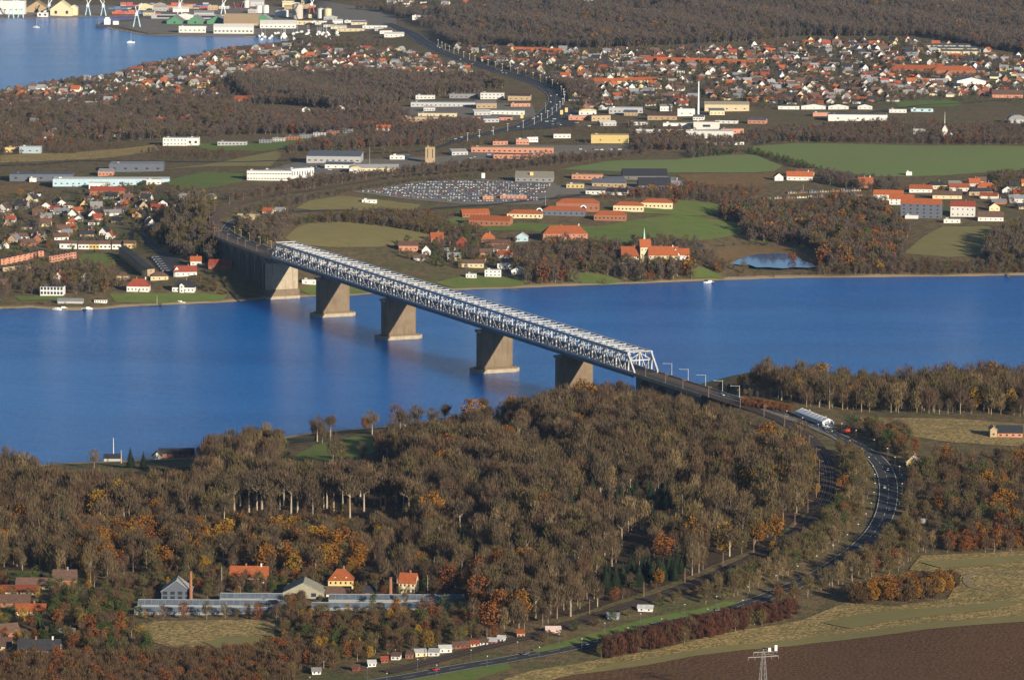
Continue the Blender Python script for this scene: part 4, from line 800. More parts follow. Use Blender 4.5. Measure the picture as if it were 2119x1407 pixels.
# manor school with spire
manor_ = B('manor', 'manor', 1310, 545, 46, 15, 14, 8, 'gable', 9, CR, OR, 'yellow manor with orange-red roofs and a green spire above the far beach', (5, 2, 1.2, 1.6), 1)
B('manor', 'manor', 1336, 543, 22, 32, 12, 8, 'gable', 7, CR, OR, 'tower block of the yellow manor below the green spire', (3, 3, 1.1, 1.5), parent=manor_)
B('manor', 'manor', 1372, 546, 60, 18, 14, -5, 'gable', 8, CR, OR, 'middle wing of the yellow manor', (7, 2, 1.2, 1.6), 2, parent=manor_)
B('manor', 'manor', 1398, 547, 20, 19, 9, -5, 'gabley', 7, WH, OR, 'white gable bay of the yellow manor', (3, 3, 1.1, 1.5), parent=manor_)
B('manor', 'manor', 1412, 545, 26, 17, 12, -5, 'gable', 6, WH, OR, 'right wing of the yellow manor', (4, 2, 1.1, 1.5), parent=manor_)
p = at(1333, 543); sp_ = build('spire', MB().tube((0, 0, -3), (0, 0, 0.2), 1.3, 1.3, 8).tube((0, 0, 0), (0, 0, 14), 1.5, 0.05, 8), [M['plain']], manor_, color=(.42, .62, .52))
sp_.matrix_local = (Matrix.Translation(manor_.location) @ Matrix.Rotation(manor_.rotation_euler.z, 4, 'Z')).inverted() @ Matrix.Translation((p.x, p.y+8, p.z+32/2.05+5)); setp(sp_, 'slender pale green spire')
B('school', 'school', 1170, 498, 92, 14, 16, 6, 'hip', 8, PK, OR, 'large house with red tiled roof behind the shore trees', (8, 2, 1.2, 1.4), 2)
B('house', 'house', 1080, 500, 26, 10, 9, 0, 'gabley', 4, PB, LG, 'pale grey-blue round-roofed house left of the red tiled one', (2, 1, 1.4, 1.2))
# orange-roofed school complex
SCH = [(1012, 468, 84, 12, 16, -14, 'gable', 4, BK, 'long orange-roofed brick wing at the left of the school'), (985, 450, 56, 8, 14, 12, 'gable', 4, BK, 'rear orange wing at the left of the school'),
       (1085, 452, 72, 9, 14, -6, 'hip', 4, CR, 'orange pavilion with white-rimmed arch, first right of the brick wing'), (1165, 447, 90, 11, 16, -5, 'hip', 4, SL, 'broad orange pavilion in the middle of the school'), (1195, 438, 88, 18, 14, -5, 'hip', 4, BK, 'tall rear hall of the orange school with round window'),
       (1262, 457, 66, 12, 14, -6, 'hip', 4, BK, 'front orange pavilion of the school'), (1300, 438, 62, 12, 14, -5, 'hip', 4, CR, 'orange pavilion right of the front one'), (1358, 432, 66, 12, 14, -5, 'hip', 4, CR, 'orange pavilion at the right end of the school')]
school_ = None
for xc, yb, wpx, hpx, dep, rot, rf, ri, wc, lab in SCH:
    o = B('school', 'school', xc, yb, wpx, hpx, dep, rot, rf, ri, wc, OR, lab if school_ else 'low spread-out school of orange-roofed pavilions on the lawn', (8, 1, 1.6, 1.8), parent=school_)
    school_ = school_ or o
for xc, yb, nm in ((1116, 440, 'first'), (1207, 434, 'second'), (1300, 427, 'third'), (1371, 421, 'fourth')):
    p = at(xc, yb+8); r = 3.4; iv = (Matrix.Translation(school_.location) @ Matrix.Rotation(school_.rotation_euler.z, 4, 'Z')).inverted() @ Matrix.Translation((p.x, p.y-1, p.z+6)) @ Matrix.Rotation(math.pi/2, 4, 'X')
    e = build('arched_gable', MB().prism([(r*math.cos(a), r*math.sin(a)) for a in np.linspace(0, math.pi, 10)], 0, 1.2), [M['white']], school_); e.matrix_local = iv
    build('pane', MB().prism([(2.3*math.cos(a), 2.3*math.sin(a)) for a in np.linspace(0, math.pi, 10)], 0, 1.35), [M['glass']], e)
# right-hand shore housing
apt_ = B('apartments', 'apartments', 1838, 415, 60, 12, 12, -8, 'gable', 4.5, WH, OR, 'white and dark apartment block with orange roofs above the right-hand wood', (6, 2, 1.2, 1.3))
B('apartments', 'apartments', 1865, 424, 50, 12, 12, -8, 'gable', 4.5, WH, OR, 'second apartment wing with orange roof', (5, 2, 1.2, 1.3), parent=apt_)
B('apartments', 'apartments', 1905, 452, 82, 30, 14, -12, 'gable', 5, SL, OR, 'tall dark-fronted apartment block with white balconies', (6, 4, 2.2, 1.4), parent=apt_)
B('apartments', 'apartments', 1886, 453, 26, 7, 5, -12, 'flat', 0, WH, LG, 'white ground floor of the dark-fronted apartments', parent=apt_)
for i, (xc, yb, wpx, rc) in enumerate(((1905, 399, 46, OR), (1940, 392, 40, DK), (1985, 396, 40, OR), (2042, 394, 40, OR), (1960, 412, 60, BR), (2030, 405, 50, DK))):
    B('house', 'house', xc, yb, wpx, 8, 10, (-8, 5, -4, 3, -6, 4)[i], ('gable', 'hip')[i % 2], 4, (WH, CR, WH, BK, CR, TN)[i], rc, ['white house with orange roof behind the apartments', 'cream house with black roof behind the apartments', 'low white house with orange roof right of the black roofed one', 'brick house with bright orange roof at the far right of the estate', 'long brown roofed house above the red roofed white block', 'dark roofed tan house above the right-hand meadow'][i], (4, 1, 1.2, 1.2), 1)
h1992_ = B('house', 'house', 1992, 449, 50, 22, 12, -8, 'gable', 5, WH, RD, 'large white house with red roof above the right-hand meadow', (5, 2, 1.3, 1.4), 1)
B('house', 'house', 1970, 462, 34, 8, 8, -5, 'flat', 0, WH, LG, 'low white annex below the large red roofed house', (3, 1, 1.3, 1.2), parent=h1992_)
B('house', 'house', 2050, 458, 52, 9, 11, -6, 'gable', 5, WH, BR, 'white bungalow with brown roof at the meadow top', (5, 1, 1.3, 1.2), 1)
B('house', 'house', 2058, 437, 22, 9, 9, 5, 'gabley', 4, CR, BR, 'cream gabled house behind the brown bungalow', (2, 1, 1.1, 1.2))
B('house', 'house', 2105, 420, 34, 9, 9, -4, 'gable', 3.5, WH, GY, 'white house at the right edge above the meadow', (3, 1, 1.2, 1.2))
B('house', 'house', 2085, 402, 22, 9, 9, 4, 'gabley', 4, WH, BR, 'small white gabled house near the right edge', (2, 1, 1.1, 1.2))
B('house', 'house', 1792, 389, 30, 12, 10, 6, 'gable', 5, BK, OR, 'brick farmhouse with orange roof beside the green field', (3, 1, 1.2, 1.2), 2)
B('farmhouse', 'house', 1655, 374, 54, 9, 10, -5, 'gable', 5, WH, OR, 'white farmhouse with red roof left of the green field', (5, 1, 1.2, 1.2), 2)
B('farmhouse', 'house', 1612, 375, 18, 9, 9, 5, 'gabley', 4, WH, RD, 'white gabled farm building left of the farmhouse', (1, 1, 1.2, 1.2))
B('farmhouse', 'house', 1665, 366, 40, 9, 10, 5, 'gable', 4, CR, BR, 'cream rear wing of the white farmhouse', (3, 1, 1.2, 1.2))
B('shed', 'shed', 1881, 364, 12, 8, 6, 0, 'flat', 0, WH, WH, 'small white box standing in the green field')
for i in range(9):
    B('terrace_house', 'terrace', 1590+23*i, 413-0.9*i, 20, 3.6, 9, -3, 'flat', 0, (CR, TN, BK)[i % 3], SL, f'low cream terrace house, {["first", "second", "third", "fourth", "fifth", "sixth", "seventh", "eighth", "last"][i]} from the left in the front row above the wood', (3, 1, 1.4, 1.2))
for i in range(7):
    B('terrace_house', 'terrace', 1640+22*i, 401-0.8*i, 19, 3.4, 9, -3, 'flat', 0, (TN, BK, GY)[i % 3], SL, f'low tan terrace house, {["first", "second", "third", "fourth", "fifth", "sixth", "last"][i]} from the left in the back row above the wood', (3, 1, 1.4, 1.2))
# barns behind the school
B('warehouse', 'warehouse', 1105, 377, 78, 9, 26, -4, 'gable', 6, GY, (.36, .34, .28), 'olive-roofed double hall beside the car park', (6, 1, 2, 1.6))
B('warehouse', 'warehouse', 1215, 372, 64, 10, 18, -3, 'flat', 0, PK, TN, 'pink brick warehouse behind the yellow shop', (6, 1, 2, 1.4))
B('warehouse', 'warehouse', 1190, 390, 36, 8, 16, -3, 'flat', 0, YE, LG, 'yellow shop beside the car park', (4, 1, 2, 1.6))
B('warehouse', 'warehouse', 1260, 388, 70, 9, 18, -4, 'gable', 4, TN, SL, 'grey-blue roofed workshop right of the yellow shop', (5, 1, 2, 1.4))
B('barn', 'barn', 1335, 373, 92, 9, 24, 3, 'gable', 7, (.16, .15, .14), DK, 'long black-roofed barn behind the school', (4, 1, 2, 1.5))
B('barn', 'barn', 1355, 392, 66, 8, 22, 3, 'gable', 8, GY, DK, 'black-roofed barn in front of the long one', (2, 1, 2, 1.5))
B('barn', 'barn', 1395, 391, 30, 8, 14, -8, 'gable', 4, WH, GY, 'small grey barn at the right of the black-roofed pair', (2, 1, 2, 1.5))
B('house', 'house', 1232, 403, 40, 8, 12, -4, 'flat', 0, WH, DK, 'low white and black building in front of the workshop', (4, 1, 1.6, 1.4))
B('house', 'house', 1275, 404, 44, 6, 12, -10, 'shed', 3, WH, DK, 'black slanted roof building beside the low white one', (3, 1, 1.6, 1.4))
B('house', 'house', 1010, 414, 22, 8, 9, 0, 'flat', 0, PK, TN, 'small pink kiosk at the car park', (2, 1, 1.6, 1.2))
B('house', 'house', 1062, 412, 54, 7, 10, -3, 'flat', 0, PK, LG, 'long low pink building at the car park edge', (6, 1, 1.6, 1.2))
B('shed', 'shed', 764, 421, 30, 7, 8, -3, 'flat', 0, WH, WH, 'white flat-topped shed on the small pasture', (3, 1, 1.4, 1.4))
# trading estate left of the railway
office_ = B('office', 'office', 557, 374, 92, 20, 14, 0, 'flat', 0, WH, LG, 'white office block with two dark window bands', (16, 2, 2.0, 1.1), sidewin=(8, 2, 1.8, 1.1))
B('office', 'office', 626, 369, 46, 20, 14, 38, 'flat', 0, WH, LG, 'angled right wing of the white office block', (9, 1, 1.2, 5.0), parent=office_)
B('office', 'office', 575, 360, 60, 8, 10, 0, 'flat', 0, WH, LG, 'raised rear storey of the white office block', (8, 1, 2.2, 1.0), parent=office_)
fac_ = B('factory', 'factory', 230, 386, 240, 15, 26, 3.2, 'flat', 0, PB, WH, 'long pale blue factory front above the left estate', (20, 1, 2.2, 1.2))
B('factory', 'factory', 205, 391, 42, 12, 10, 3, 'flat', 0, WH, LG, 'white block at the foot of the pale blue factory', (4, 1, 2.2, 1.2), parent=fac_)
B('factory', 'factory', 318, 383, 30, 11, 10, 3, 'flat', 0, WH, LG, 'white block at the right end of the pale blue factory', (3, 1, 2.2, 1.2), parent=fac_)
dwh_ = B('warehouse', 'warehouse', 85, 375, 130, 14, 30, 2, 'flat', 0, SL, SL, 'large dark blue-grey warehouse at the left edge', (5, 1, 3, 2))
B('warehouse', 'warehouse', 68, 377, 14, 8, 6, 2, 'flat', 0, WH, WH, 'white gate block of the dark warehouse', parent=dwh_)
B('warehouse', 'warehouse', 282, 356, 112, 16, 34, 2, 'flat', 0, SL, GY, 'dark grey warehouse right of the blue-grey one', (5, 1, 3, 2))
B('house', 'house', 222, 405, 72, 10, 12, -2, 'gable', 4, BK, RD, 'long red roofed house below the pale blue factory', (7, 1, 1.4, 1.4), 1)
B('house', 'house', 70, 408, 26, 6, 9, 0, 'flat', 0, WH, GY, 'flat white house above the left estate', (3, 1, 1.4, 1.2))
B('warehouse', 'warehouse', 690, 338, 112, 14, 40, -3, 'shed', 3.0, (.4, .4, .4), SL, 'broad grey warehouse with slate-blue roof on the trading estate', (9, 1, 3, 1.4))
w362_ = B('warehouse', 'warehouse', 362, 302, 50, 16, 18, -1, 'flat', 0, WH, LG, 'white two-storey block alone on the far road', (7, 2, 2, 1.2))
B('warehouse', 'warehouse', 399, 302, 24, 16, 18, -1, 'flat', 0, WH, LG, 'white right-hand block beside the two-storey one', (2, 1, 3, 3), parent=w362_)
B('warehouse', 'warehouse', 480, 302, 60, 8, 16, -1, 'flat', 0, LG, GY, 'long grey block on the grass strip', (8, 1, 2.4, 1.4))
for i in range(7): B('terrace_block', 'terrace', 548+28*i, 297-3.5*i, 24, 8, 12, -6, 'flat', 0, (GY, LG, BK)[i % 3], SL, f'grey terrace block, {["first", "second", "third", "fourth", "fifth", "sixth", "last"][i]} from the left along the grass strip', (4, 2, 1.5, 1.2))
B('warehouse', 'warehouse', 40, 316, 60, 10, 18, 0, 'flat', 0, YE, TN, 'low yellow workshop at the left edge', (6, 1, 2, 1.4))
B('warehouse', 'warehouse', 62, 318, 44, 14, 16, 0, 'flat', 0, (.35, .42, .46), LG, 'blue-grey box in front of the yellow workshop', (3, 1, 2, 1.4))
B('tower', 'tower', 890, 338, 20, 33, 9, 0, 'flat', 0, TN, TN, 'tan concrete silo tower on the trading estate', (2, 1, 0.9, 11))
B('warehouse', 'warehouse', 1060, 318, 170, 12, 22, -2, 'flat', 0, PK, TN, 'long brick works beside the dual carriageway', (16, 1, 2.4, 1.6))
B('warehouse', 'warehouse', 1062, 330, 82, 10, 16, -2, 'flat', 0, PK, BR, 'brick hall in front of the long works', (8, 1, 2, 1.6))
B('warehouse', 'warehouse', 775, 356, 100, 8, 16, 4, 'gable', 3.5, CR, LG, 'cream gabled hall row beside the railway', (9, 1, 2, 1.2))
B('warehouse', 'warehouse', 735, 360, 24, 10, 12, 4, 'arch', 3.0, WH, CR, 'white arched hall at the left of the cream row', (1, 1, 2.4, 2.2))
B('warehouse', 'warehouse', 1262, 297, 78, 17, 22, -1, 'flat', 0, YE, YE, 'pale yellow windowless warehouse', (2, 1, 2, 1.4))
B('warehouse', 'warehouse', 880, 252, 96, 9, 18, -1, 'flat', 0, TN, LG, 'tan brick shop hall of the far office park', (10, 1, 2, 1.4))
B('warehouse', 'warehouse', 905, 243, 80, 8, 20, -1, 'flat', 0, CR, GY, 'grey-roofed hall behind the tan shop', (6, 1, 2, 1.4))
B('office', 'office', 935, 222, 170, 9, 26, 0, 'flat', 0, LG, (.3, .33, .38), 'wide low office with slate flat roof in the far office park', (18, 1, 2.4, 1.2))
B('office', 'office', 1018, 206, 48, 13, 16, -4, 'flat', 0, WH, LG, 'white cube block at the back of the office park', (6, 2, 2, 1.2))
B('office', 'office', 880, 206, 40, 8, 14, 0, 'flat', 0, WH, LG, 'white low block at the left of the office park', (5, 1, 2, 1.2))
B('office', 'office', 960, 204, 60, 9, 14, 0, 'flat', 0, GY, GY, 'grey block behind the wide office', (6, 1, 2, 1.2))
B('office', 'office', 1040, 238, 90, 8, 18, -2, 'flat', 0, WH, LG, 'long white showroom beside the dual carriageway', (9, 1, 2.4, 1.2))
B('office', 'office', 1020, 250, 80, 7, 16, -2, 'flat', 0, PK, BR, 'brick showroom in front of the white one', (8, 1, 2.2, 1.2))
# central far town heroes
B('warehouse', 'warehouse', 1295, 236, 70, 12, 20, -2, 'flat', 0, LG, WH, 'grey and white shop hall right of the dual carriageway', (8, 1, 2.4, 1.6))
B('warehouse', 'warehouse', 1216, 239, 36, 8, 16, 0, 'arch', 3, WH, CR, 'white round-roofed shop beside the yellow signs', (3, 1, 2, 1.6))
B('warehouse', 'warehouse', 1370, 249, 60, 9, 18, -4, 'gable', 3, TN, BR, 'brown-roofed hall in front of the white chimney', (5, 1, 2, 1.4))
B('warehouse', 'warehouse', 1420, 241, 36, 15, 14, 0, 'flat', 0, WH, WH, 'tall white block left of the white chimney', (2, 1, 2, 1.4))
B('warehouse', 'warehouse', 1504, 231, 92, 14, 30, -2, 'gable', 3, CR, (.42, .36, .26), 'broad cream hall right of the white chimney', (5, 1, 2.4, 1.4))
B('warehouse', 'warehouse', 1408, 266, 72, 10, 18, -2, 'flat', 0, WH, WH, 'low white hall below the white chimney', (3, 1, 3, 2))
B('warehouse', 'warehouse', 1462, 268, 54, 15, 18, -2, 'flat', 0, WH, TN, 'white hall with grey door right of the low one', (1, 1, 10, 3.0))
B('warehouse', 'warehouse', 1468, 287, 98, 15, 24, -4, 'flat', 0, WH, WH, 'big white hall at the hedge above the green field', (3, 1, 2, 1.4))
B('shed', 'shed', 1500, 301, 80, 6, 5, 10, 'flat', 0, WH, LG, 'long narrow white shed on the edge of the green field', (10, 1, 2, 1.0))
w17_ = B('warehouse', 'warehouse', 1775, 251, 122, 13, 26, -2, 'flat', 0, WH, SL, 'large white warehouse with dark roof strips', (3, 1, 3, 1.6))
B('warehouse', 'warehouse', 1700, 241, 36, 7, 14, 4, 'flat', 0, PK, LG, 'pink end block of the large white warehouse', parent=w17_)
for i, (xc, wpx) in enumerate(((1632, 44), (1684, 52), (1735, 42), (1790, 30))): B('warehouse', 'warehouse', xc, 227, wpx, 7, 14, -1, 'gabley' if i else 'flat', 2.6, WH, DK if i != 1 else GY, f'white shed with dark band, {["first", "second", "third", "last"][i]} from the left in the row behind the large warehouse', (3, 1, 2, .8))
B('warehouse', 'warehouse', 1858, 234, 36, 7, 14, 0, 'flat', 0, WH, LG, 'white low shed right of the large warehouse', (4, 1, 1.6, 1.0))
B('warehouse', 'warehouse', 1908, 232, 46, 6, 14, 0, 'flat', 0, PB, WH, 'blue and white striped shed at the scrub edge', (3, 1, 3, 2))
church_ = B('church', 'church', 1955, 290, 11, 22, 8, 0, 'gabley', 6, (.72, .66, .6), (.6, .55, .5), 'pale slender church tower standing in the brown scrub', (1, 2, 1.2, 2))
B('silo', 'silo', 1968, 291, 5, 13, 4, 0, 'hip', 2, WH, WH, 'small white silo right of the church tower')
build('spire', MB().tube((0, 4, 21), (0, 4, 36), .4, .12, 6), [M['white']], church_)
B('shed', 'shed', 1902, 280, 24, 7, 8, -10, 'gable', 3, PB, WH, 'white and blue roofed shed left of the church tower', (2, 1, 1.2, 1.0))
hall_ = None
for i in range(3): o = B('hall', 'hall', 1968+14*i-8, 101+8*i, 96 if i < 2 else 80, 6+2*i, 16, -1, 'shed', 2, CR, SL, f'{["rearmost", "middle", "front"][i]} bay of the stepped cream halls with slate roof bands', (10, 1, 2.5, 1.2), parent=hall_); hall_ = hall_ or o
sch2_ = B('school', 'school', 1900, 152, 120, 8, 22, -1, 'hip', 6, BK, OR, 'wide red roofed school in the far right town', (12, 1, 2, 1.4))
B('school', 'school', 1975, 158, 90, 12, 20, -1, 'hip', 6, BK, OR, 'right wing of the red roofed school', (9, 1, 2, 1.4), parent=sch2_)
B('school', 'school', 1930, 172, 60, 8, 14, -1, 'flat', 0, WH, LG, 'white hall in front of the red roofed school', (5, 1, 2, 1.6), parent=sch2_)
B('sports_hall', 'hall', 2010, 180, 60, 12, 30, 3, 'gabley', 5, WH, (.2, .24, .33), 'white gabled sports hall with grey-blue roof', (3, 1, 3, 1.2))
B('farmhouse', 'house', 2085, 203, 64, 7, 14, -3, 'gable', 6, PK, BR, 'brown roofed farmhouse at the right edge', (6, 1, 1.6, 1.2), 2)
B('silo', 'silo', 2105, 256, 36, 8, 16, 0, 'arch', 6, LG, GY, 'grey rounded shed at the right edge above the field')
for i in range(5): B('row_house', 'terrace', 1235+28*i, 176-1*i, 27, 6, 11, -1, 'gable', 4, CR, OR, f'bright orange-roofed row house, {["first", "second", "third", "fourth", "last"][i]} from the left right of the dual carriageway bend', (4, 1, 1.4, 1.2))
for i in range(8): B('row_house', 'terrace', 1345+29*i, 131+1*i, 28, 6, 12, 1, 'gable', 5, BK, OR, f'orange-roofed row house, {["first", "second", "third", "fourth", "fifth", "sixth", "seventh", "last"][i]} from the left in the long row of the upper town', (4, 1, 1.4, 1.2))
for i in range(6): B('row_house', 'terrace', 1075+16*i, 110+.6*i, 16, 5, 11, 1, 'gable', 5, CR, OR, f'red-roofed row house, {["first", "second", "third", "fourth", "fifth", "last"][i]} from the left under the ridge forest', (3, 1, 1.4, 1.2))
for i in range(9): B('terrace_block', 'terrace', 1215+24*i, 160-.8*i, 20, 6, 12, -1, 'flat', 0, (CR, LG, WH)[i % 3], GY, f'pale flat block, {["first", "second", "third", "fourth", "fifth", "sixth", "seventh", "eighth", "last"][i]} from the left behind the orange row houses', (4, 2, 1.5, 1.2))
# left middle heroes
for i, (xc, yb, wpx) in enumerate(((505, 213, 40), (560, 211, 48), (590, 214, 40))): B('house', 'house', xc, yb, wpx, 6, 14, -4, 'gable', 5, PK, OR, ['left-hand of the big orange-roofed houses in the brown wood', 'middle of the big orange-roofed houses in the brown wood', 'right-hand of the big orange-roofed houses in the brown wood'][i], (5, 1, 1.4, 1.2))
for i, (xc, yb) in enumerate(((633, 232), (705, 229), (740, 231), (772, 229), (680, 238))): B('house', 'house', xc, yb, 16, 6, 9, 0, 'gabley', 3, WH, (DK, BR)[i % 2], ['white gabled house left of the pale tree avenue', 'white gabled house below the pale tree avenue', 'larger white gabled house below the avenue', 'white gabled house at the right end of the avenue', 'triangular white house in front of the avenue'][i], (2, 1, 1.2, 1.1))
B('house', 'house', 793, 272, 28, 6, 9, -4, 'gable', 4, WH, OR, 'white house with orange roof alone in the reddish trees', (3, 1, 1.2, 1.1), 1)
B('house', 'house', 765, 264, 24, 6, 9, -4, 'gable', 3.5, BK, OR, 'orange roofed house left of the lone white one', (2, 1, 1.2, 1.1))

B('house', 'house', 512, 455, 44, 6, 8, -14, 'gable', 2.5, YE, CR, 'long yellow building beside the far viaduct road', (5, 1, 1.6, 1.2))
B('house', 'house', 553, 444, 20, 6, 8, -10, 'gable', 3.5, CR, OR, 'small cream house with orange roof beside the far viaduct road', (2, 1, 1.2, 1.2))
B('house', 'house', 578, 440, 20, 5, 8, -10, 'gable', 2.5, WH, GY, 'small white shed right of the orange-roofed roadside house', (2, 1, 1.2, 1.0))
# ------------------------------------------------------------------ scattered town houses
def ordn(i): return ['first', 'second', 'third', 'fourth', 'fifth', 'sixth', 'seventh', 'eighth', 'ninth', 'tenth'][i] if i < 10 else f'{i+1}th'
OCC_A = None
def free(x, y, r):
    for ox, oy, orr in OCC:
        if (x-ox)**2+(y-oy)**2 < (r+orr)**2: return False
    for pts, hw in LINES:
        a = np.array(pts)
        if np.min((a[:, 0]-x)**2+(a[:, 1]-y)**2) < (hw+r+1)**2: return False
    return True
TOWNS = [
 # name, polygon, grid spacing, chance, wall/roof mix, where
 ('estate', [(-40, 432), (60, 418), (180, 412), (300, 408), (420, 405), (440, 420), (345, 455), (300, 490), (200, 505), (120, 500), (0, 520), (-40, 520)], 23, .8, 'in the leafy estate left of the viaduct'),
 ('shore', [(0, 590), (60, 575), (230, 572), (240, 590), (60, 605), (0, 610)], 26, .25, 'among the gardens of the left-hand shore'),
 ('hamlet', [(880, 512), (1000, 495), (1060, 520), (1080, 545), (960, 560), (900, 545)], 26, .5, 'in the shore hamlet right of the truss'),
 ('east', [(1860, 392), (2140, 372), (2140, 440), (2060, 430), (1960, 404)], 24, .7, 'in the estate above the right-hand meadow'),
 ('scrub', [(130, 230), (470, 215), (540, 240), (460, 285), (160, 290), (0, 300), (0, 240)], 40, .35, 'in the brown wood left of the avenue'),
 ('mid', [(1200, 186), (1330, 196), (1440, 205), (1430, 222), (1330, 214), (1210, 222), (1160, 205)], 21, .8, 'near the white chimney'),
 ('midright', [(1450, 150), (1600, 150), (1750, 160), (1880, 178), (1960, 190), (1900, 208), (1750, 218), (1600, 214), (1470, 206)], 21, .85, 'behind the white warehouses'),
 ('upper', [(1150, 112), (1340, 112), (1340, 150), (1240, 152), (1160, 140)], 23, .8, 'in the upper town under the ridge forest'),
 ('upperright', [(1560, 98), (1680, 86), (1900, 84), (1920, 96), (1900, 140), (1800, 150), (1600, 148)], 24, .75, 'at upper right under the ridge'),
 ('bayside', [(0, 190), (110, 176), (220, 160), (340, 132), (480, 104), (600, 92), (700, 102), (820, 104), (900, 122), (980, 142), (960, 156), (760, 158), (560, 160), (470, 185), (430, 205), (260, 218), (120, 222), (0, 232)], 23, .66, 'in the suburb beside the harbour bay'),
 ('uppermid', [(1340, 104), (1560, 102), (1580, 124), (1560, 150), (1450, 152), (1340, 150)], 24, .75, 'around the long orange row'),
 ('farright', [(1900, 120), (2050, 126), (2119, 132), (2119, 148), (2030, 150), (1900, 140)], 26, .5, 'beside the stepped cream halls'),
 ('wide', [(900, 98), (1150, 106), (1560, 100), (1690, 86), (1920, 86), (2119, 120), (2240, 125), (2240, 195), (2119, 200), (1960, 203), (1750, 220), (1600, 216), (1450, 206), (1330, 224), (1200, 230), (1165, 200), (1130, 160), (1040, 140)], 22, .6, 'in the far town'),
 ('far', [(760, 4), (1060, 4), (1060, 22), (900, 22), (780, 18)], 40, .6, 'in the farthest village at the top edge'),
 ('lane', [(920, 112), (1060, 118), (1120, 130), (1080, 150), (1020, 138)], 26, .7, 'beside the dual carriageway in the far town'),
]
WALLS = [(WH, 'white', 8), (CR, 'cream', 3), (BK, 'brick', 3), (TN, 'tan', 2), (YE, 'yellow', 1), (LG, 'pale grey', 1)]
ROOFS = [(OR, 'orange', 2), (RD, 'red', 1.5), (BR, 'brown', 6), (DK, 'black', 4), (GY, 'grey', 4)]
HV = [(14, 9, 3, 3.2, 'gable'), (11, 8.5, 3.4, 4.2, 'gable'), (10, 10, 3, 3.6, 'hip'), (8.5, 12, 4.2, 4.5, 'gabley'), (17, 9, 2.8, 2.6, 'gable'), (9, 14, 3, 3.2, 'gabley')]
def pick(L):
    r = random.random()*sum(q[2] for q in L)
    for q in L:
        r -= q[2]
        if r <= 0: return q
    return L[0]
rest_houses = []; n_ind = 0; MAXH = 190
for tn, poly, gs, ch, where in TOWNS:
    ws = [at(*q) for q in poly]; x0, x1 = min(q.x for q in ws), max(q.x for q in ws); y0, y1 = min(q.y for q in ws), max(q.y for q in ws)
    yaw = random.uniform(-.4, .4)
    for gy_ in np.arange(y0, y1, gs*1.15):
        for gx_ in np.arange(x0, x1, gs):
            x = gx_+random.uniform(-.28, .28)*gs; y = gy_+random.uniform(-.28, .28)*gs
            h = float(hgt(x, y))
            if h < 1.2 or random.random() > ch: continue
            a, b = proj(x, y, h)
            if not inpoly(a, b, poly): continue
            if not free(x, y, 9): continue
            v = random.randrange(len(HV)); wc = pick(WALLS); rc = pick(ROOFS); k = random.uniform(.9, 1.2); rz = yaw+random.choice([0, 0, math.pi/2*.98, .3, -.35])+random.uniform(-.12, .12)
            OCC.append((x, y, 8)); rest_houses.append((y, x, h, v, wc, rc, k, rz, where, tn))
rest_houses.sort(key=lambda q: q[0]+(1200 if q[9] == 'far' else 0))
ind, rest = rest_houses[:MAXH], rest_houses[MAXH:]
SHAPE = ['long gabled', 'compact gabled', 'square hipped', 'steep-fronted', 'low long', 'deep']
for y, x, h, v, wc, rc, k, rz, where, tn in ind:
    w, d, hh, ri, rf = HV[v]
    a, b = proj(x, y, h)
    e = building('house', f'{SHAPE[v]} {wc[1]} house with {rc[1]} roof {where}', 'house', Vector((x, y, h)), rz, w, d, hh, rf, ri, wc[0], rc[0], (3, 1, 1.3, 1.2) if y < 4700 else None, 1 if random.random() < .5 else 0, f'houses {where}', occ=False)
    e.scale = (k, k, k)
# the rest of the town: past the largest ones, one mass
v_all = []; f_all = []; c_all = []
for y, x, h, v, wc, rc, k, rz, where, tn in rest:
    w, d, hh, ri, rf = HV[v]; a, b = gable_parts(w, d, hh+.3, ri, rf); c, s = math.cos(rz)*k, math.sin(rz)*k
    for me_, col in ((a, wc[0]), (b, rc[0])):
        o = len(v_all); f0 = random.uniform(.8, 1.1)
        v_all += [(x+c*q.co.x-s*q.co.y, y+s*q.co.x+c*q.co.y, h-.3+q.co.z*k) for q in me_.vertices]
        f_all += [tuple(i+o for i in p.vertices) for p in me_.polygons]; c_all += [tuple(t*f0 for t in col)]*len(me_.polygons)
def attr_mat(name, rough=.85):
    m = mat(name, (.5, .5, .5), rough); nt = m.node_tree; at_ = nt.nodes.new('ShaderNodeAttribute'); at_.attribute_name = 'tint'
    nt.links.new(at_.outputs['Color'], nt.nodes['Principled BSDF'].inputs['Base Color']); return m
M['tint'] = attr_mat('town_tint')
def tinted(name, v, f, c, label, kind='stuff', cat=None):
    me_ = mesh(name, v, f, [M['tint']]); at_ = me_.attributes.new('tint', 'FLOAT_COLOR', 'FACE'); at_.data.foreach_set('color', np.array([(*q, 1) for q in c], np.float32).ravel())
    return setp(link(name, me_), label, cat, kind=kind)
if v_all: tinted('distant_houses', v_all, f_all, c_all, 'roofs and white gables of the distant town', cat='houses')

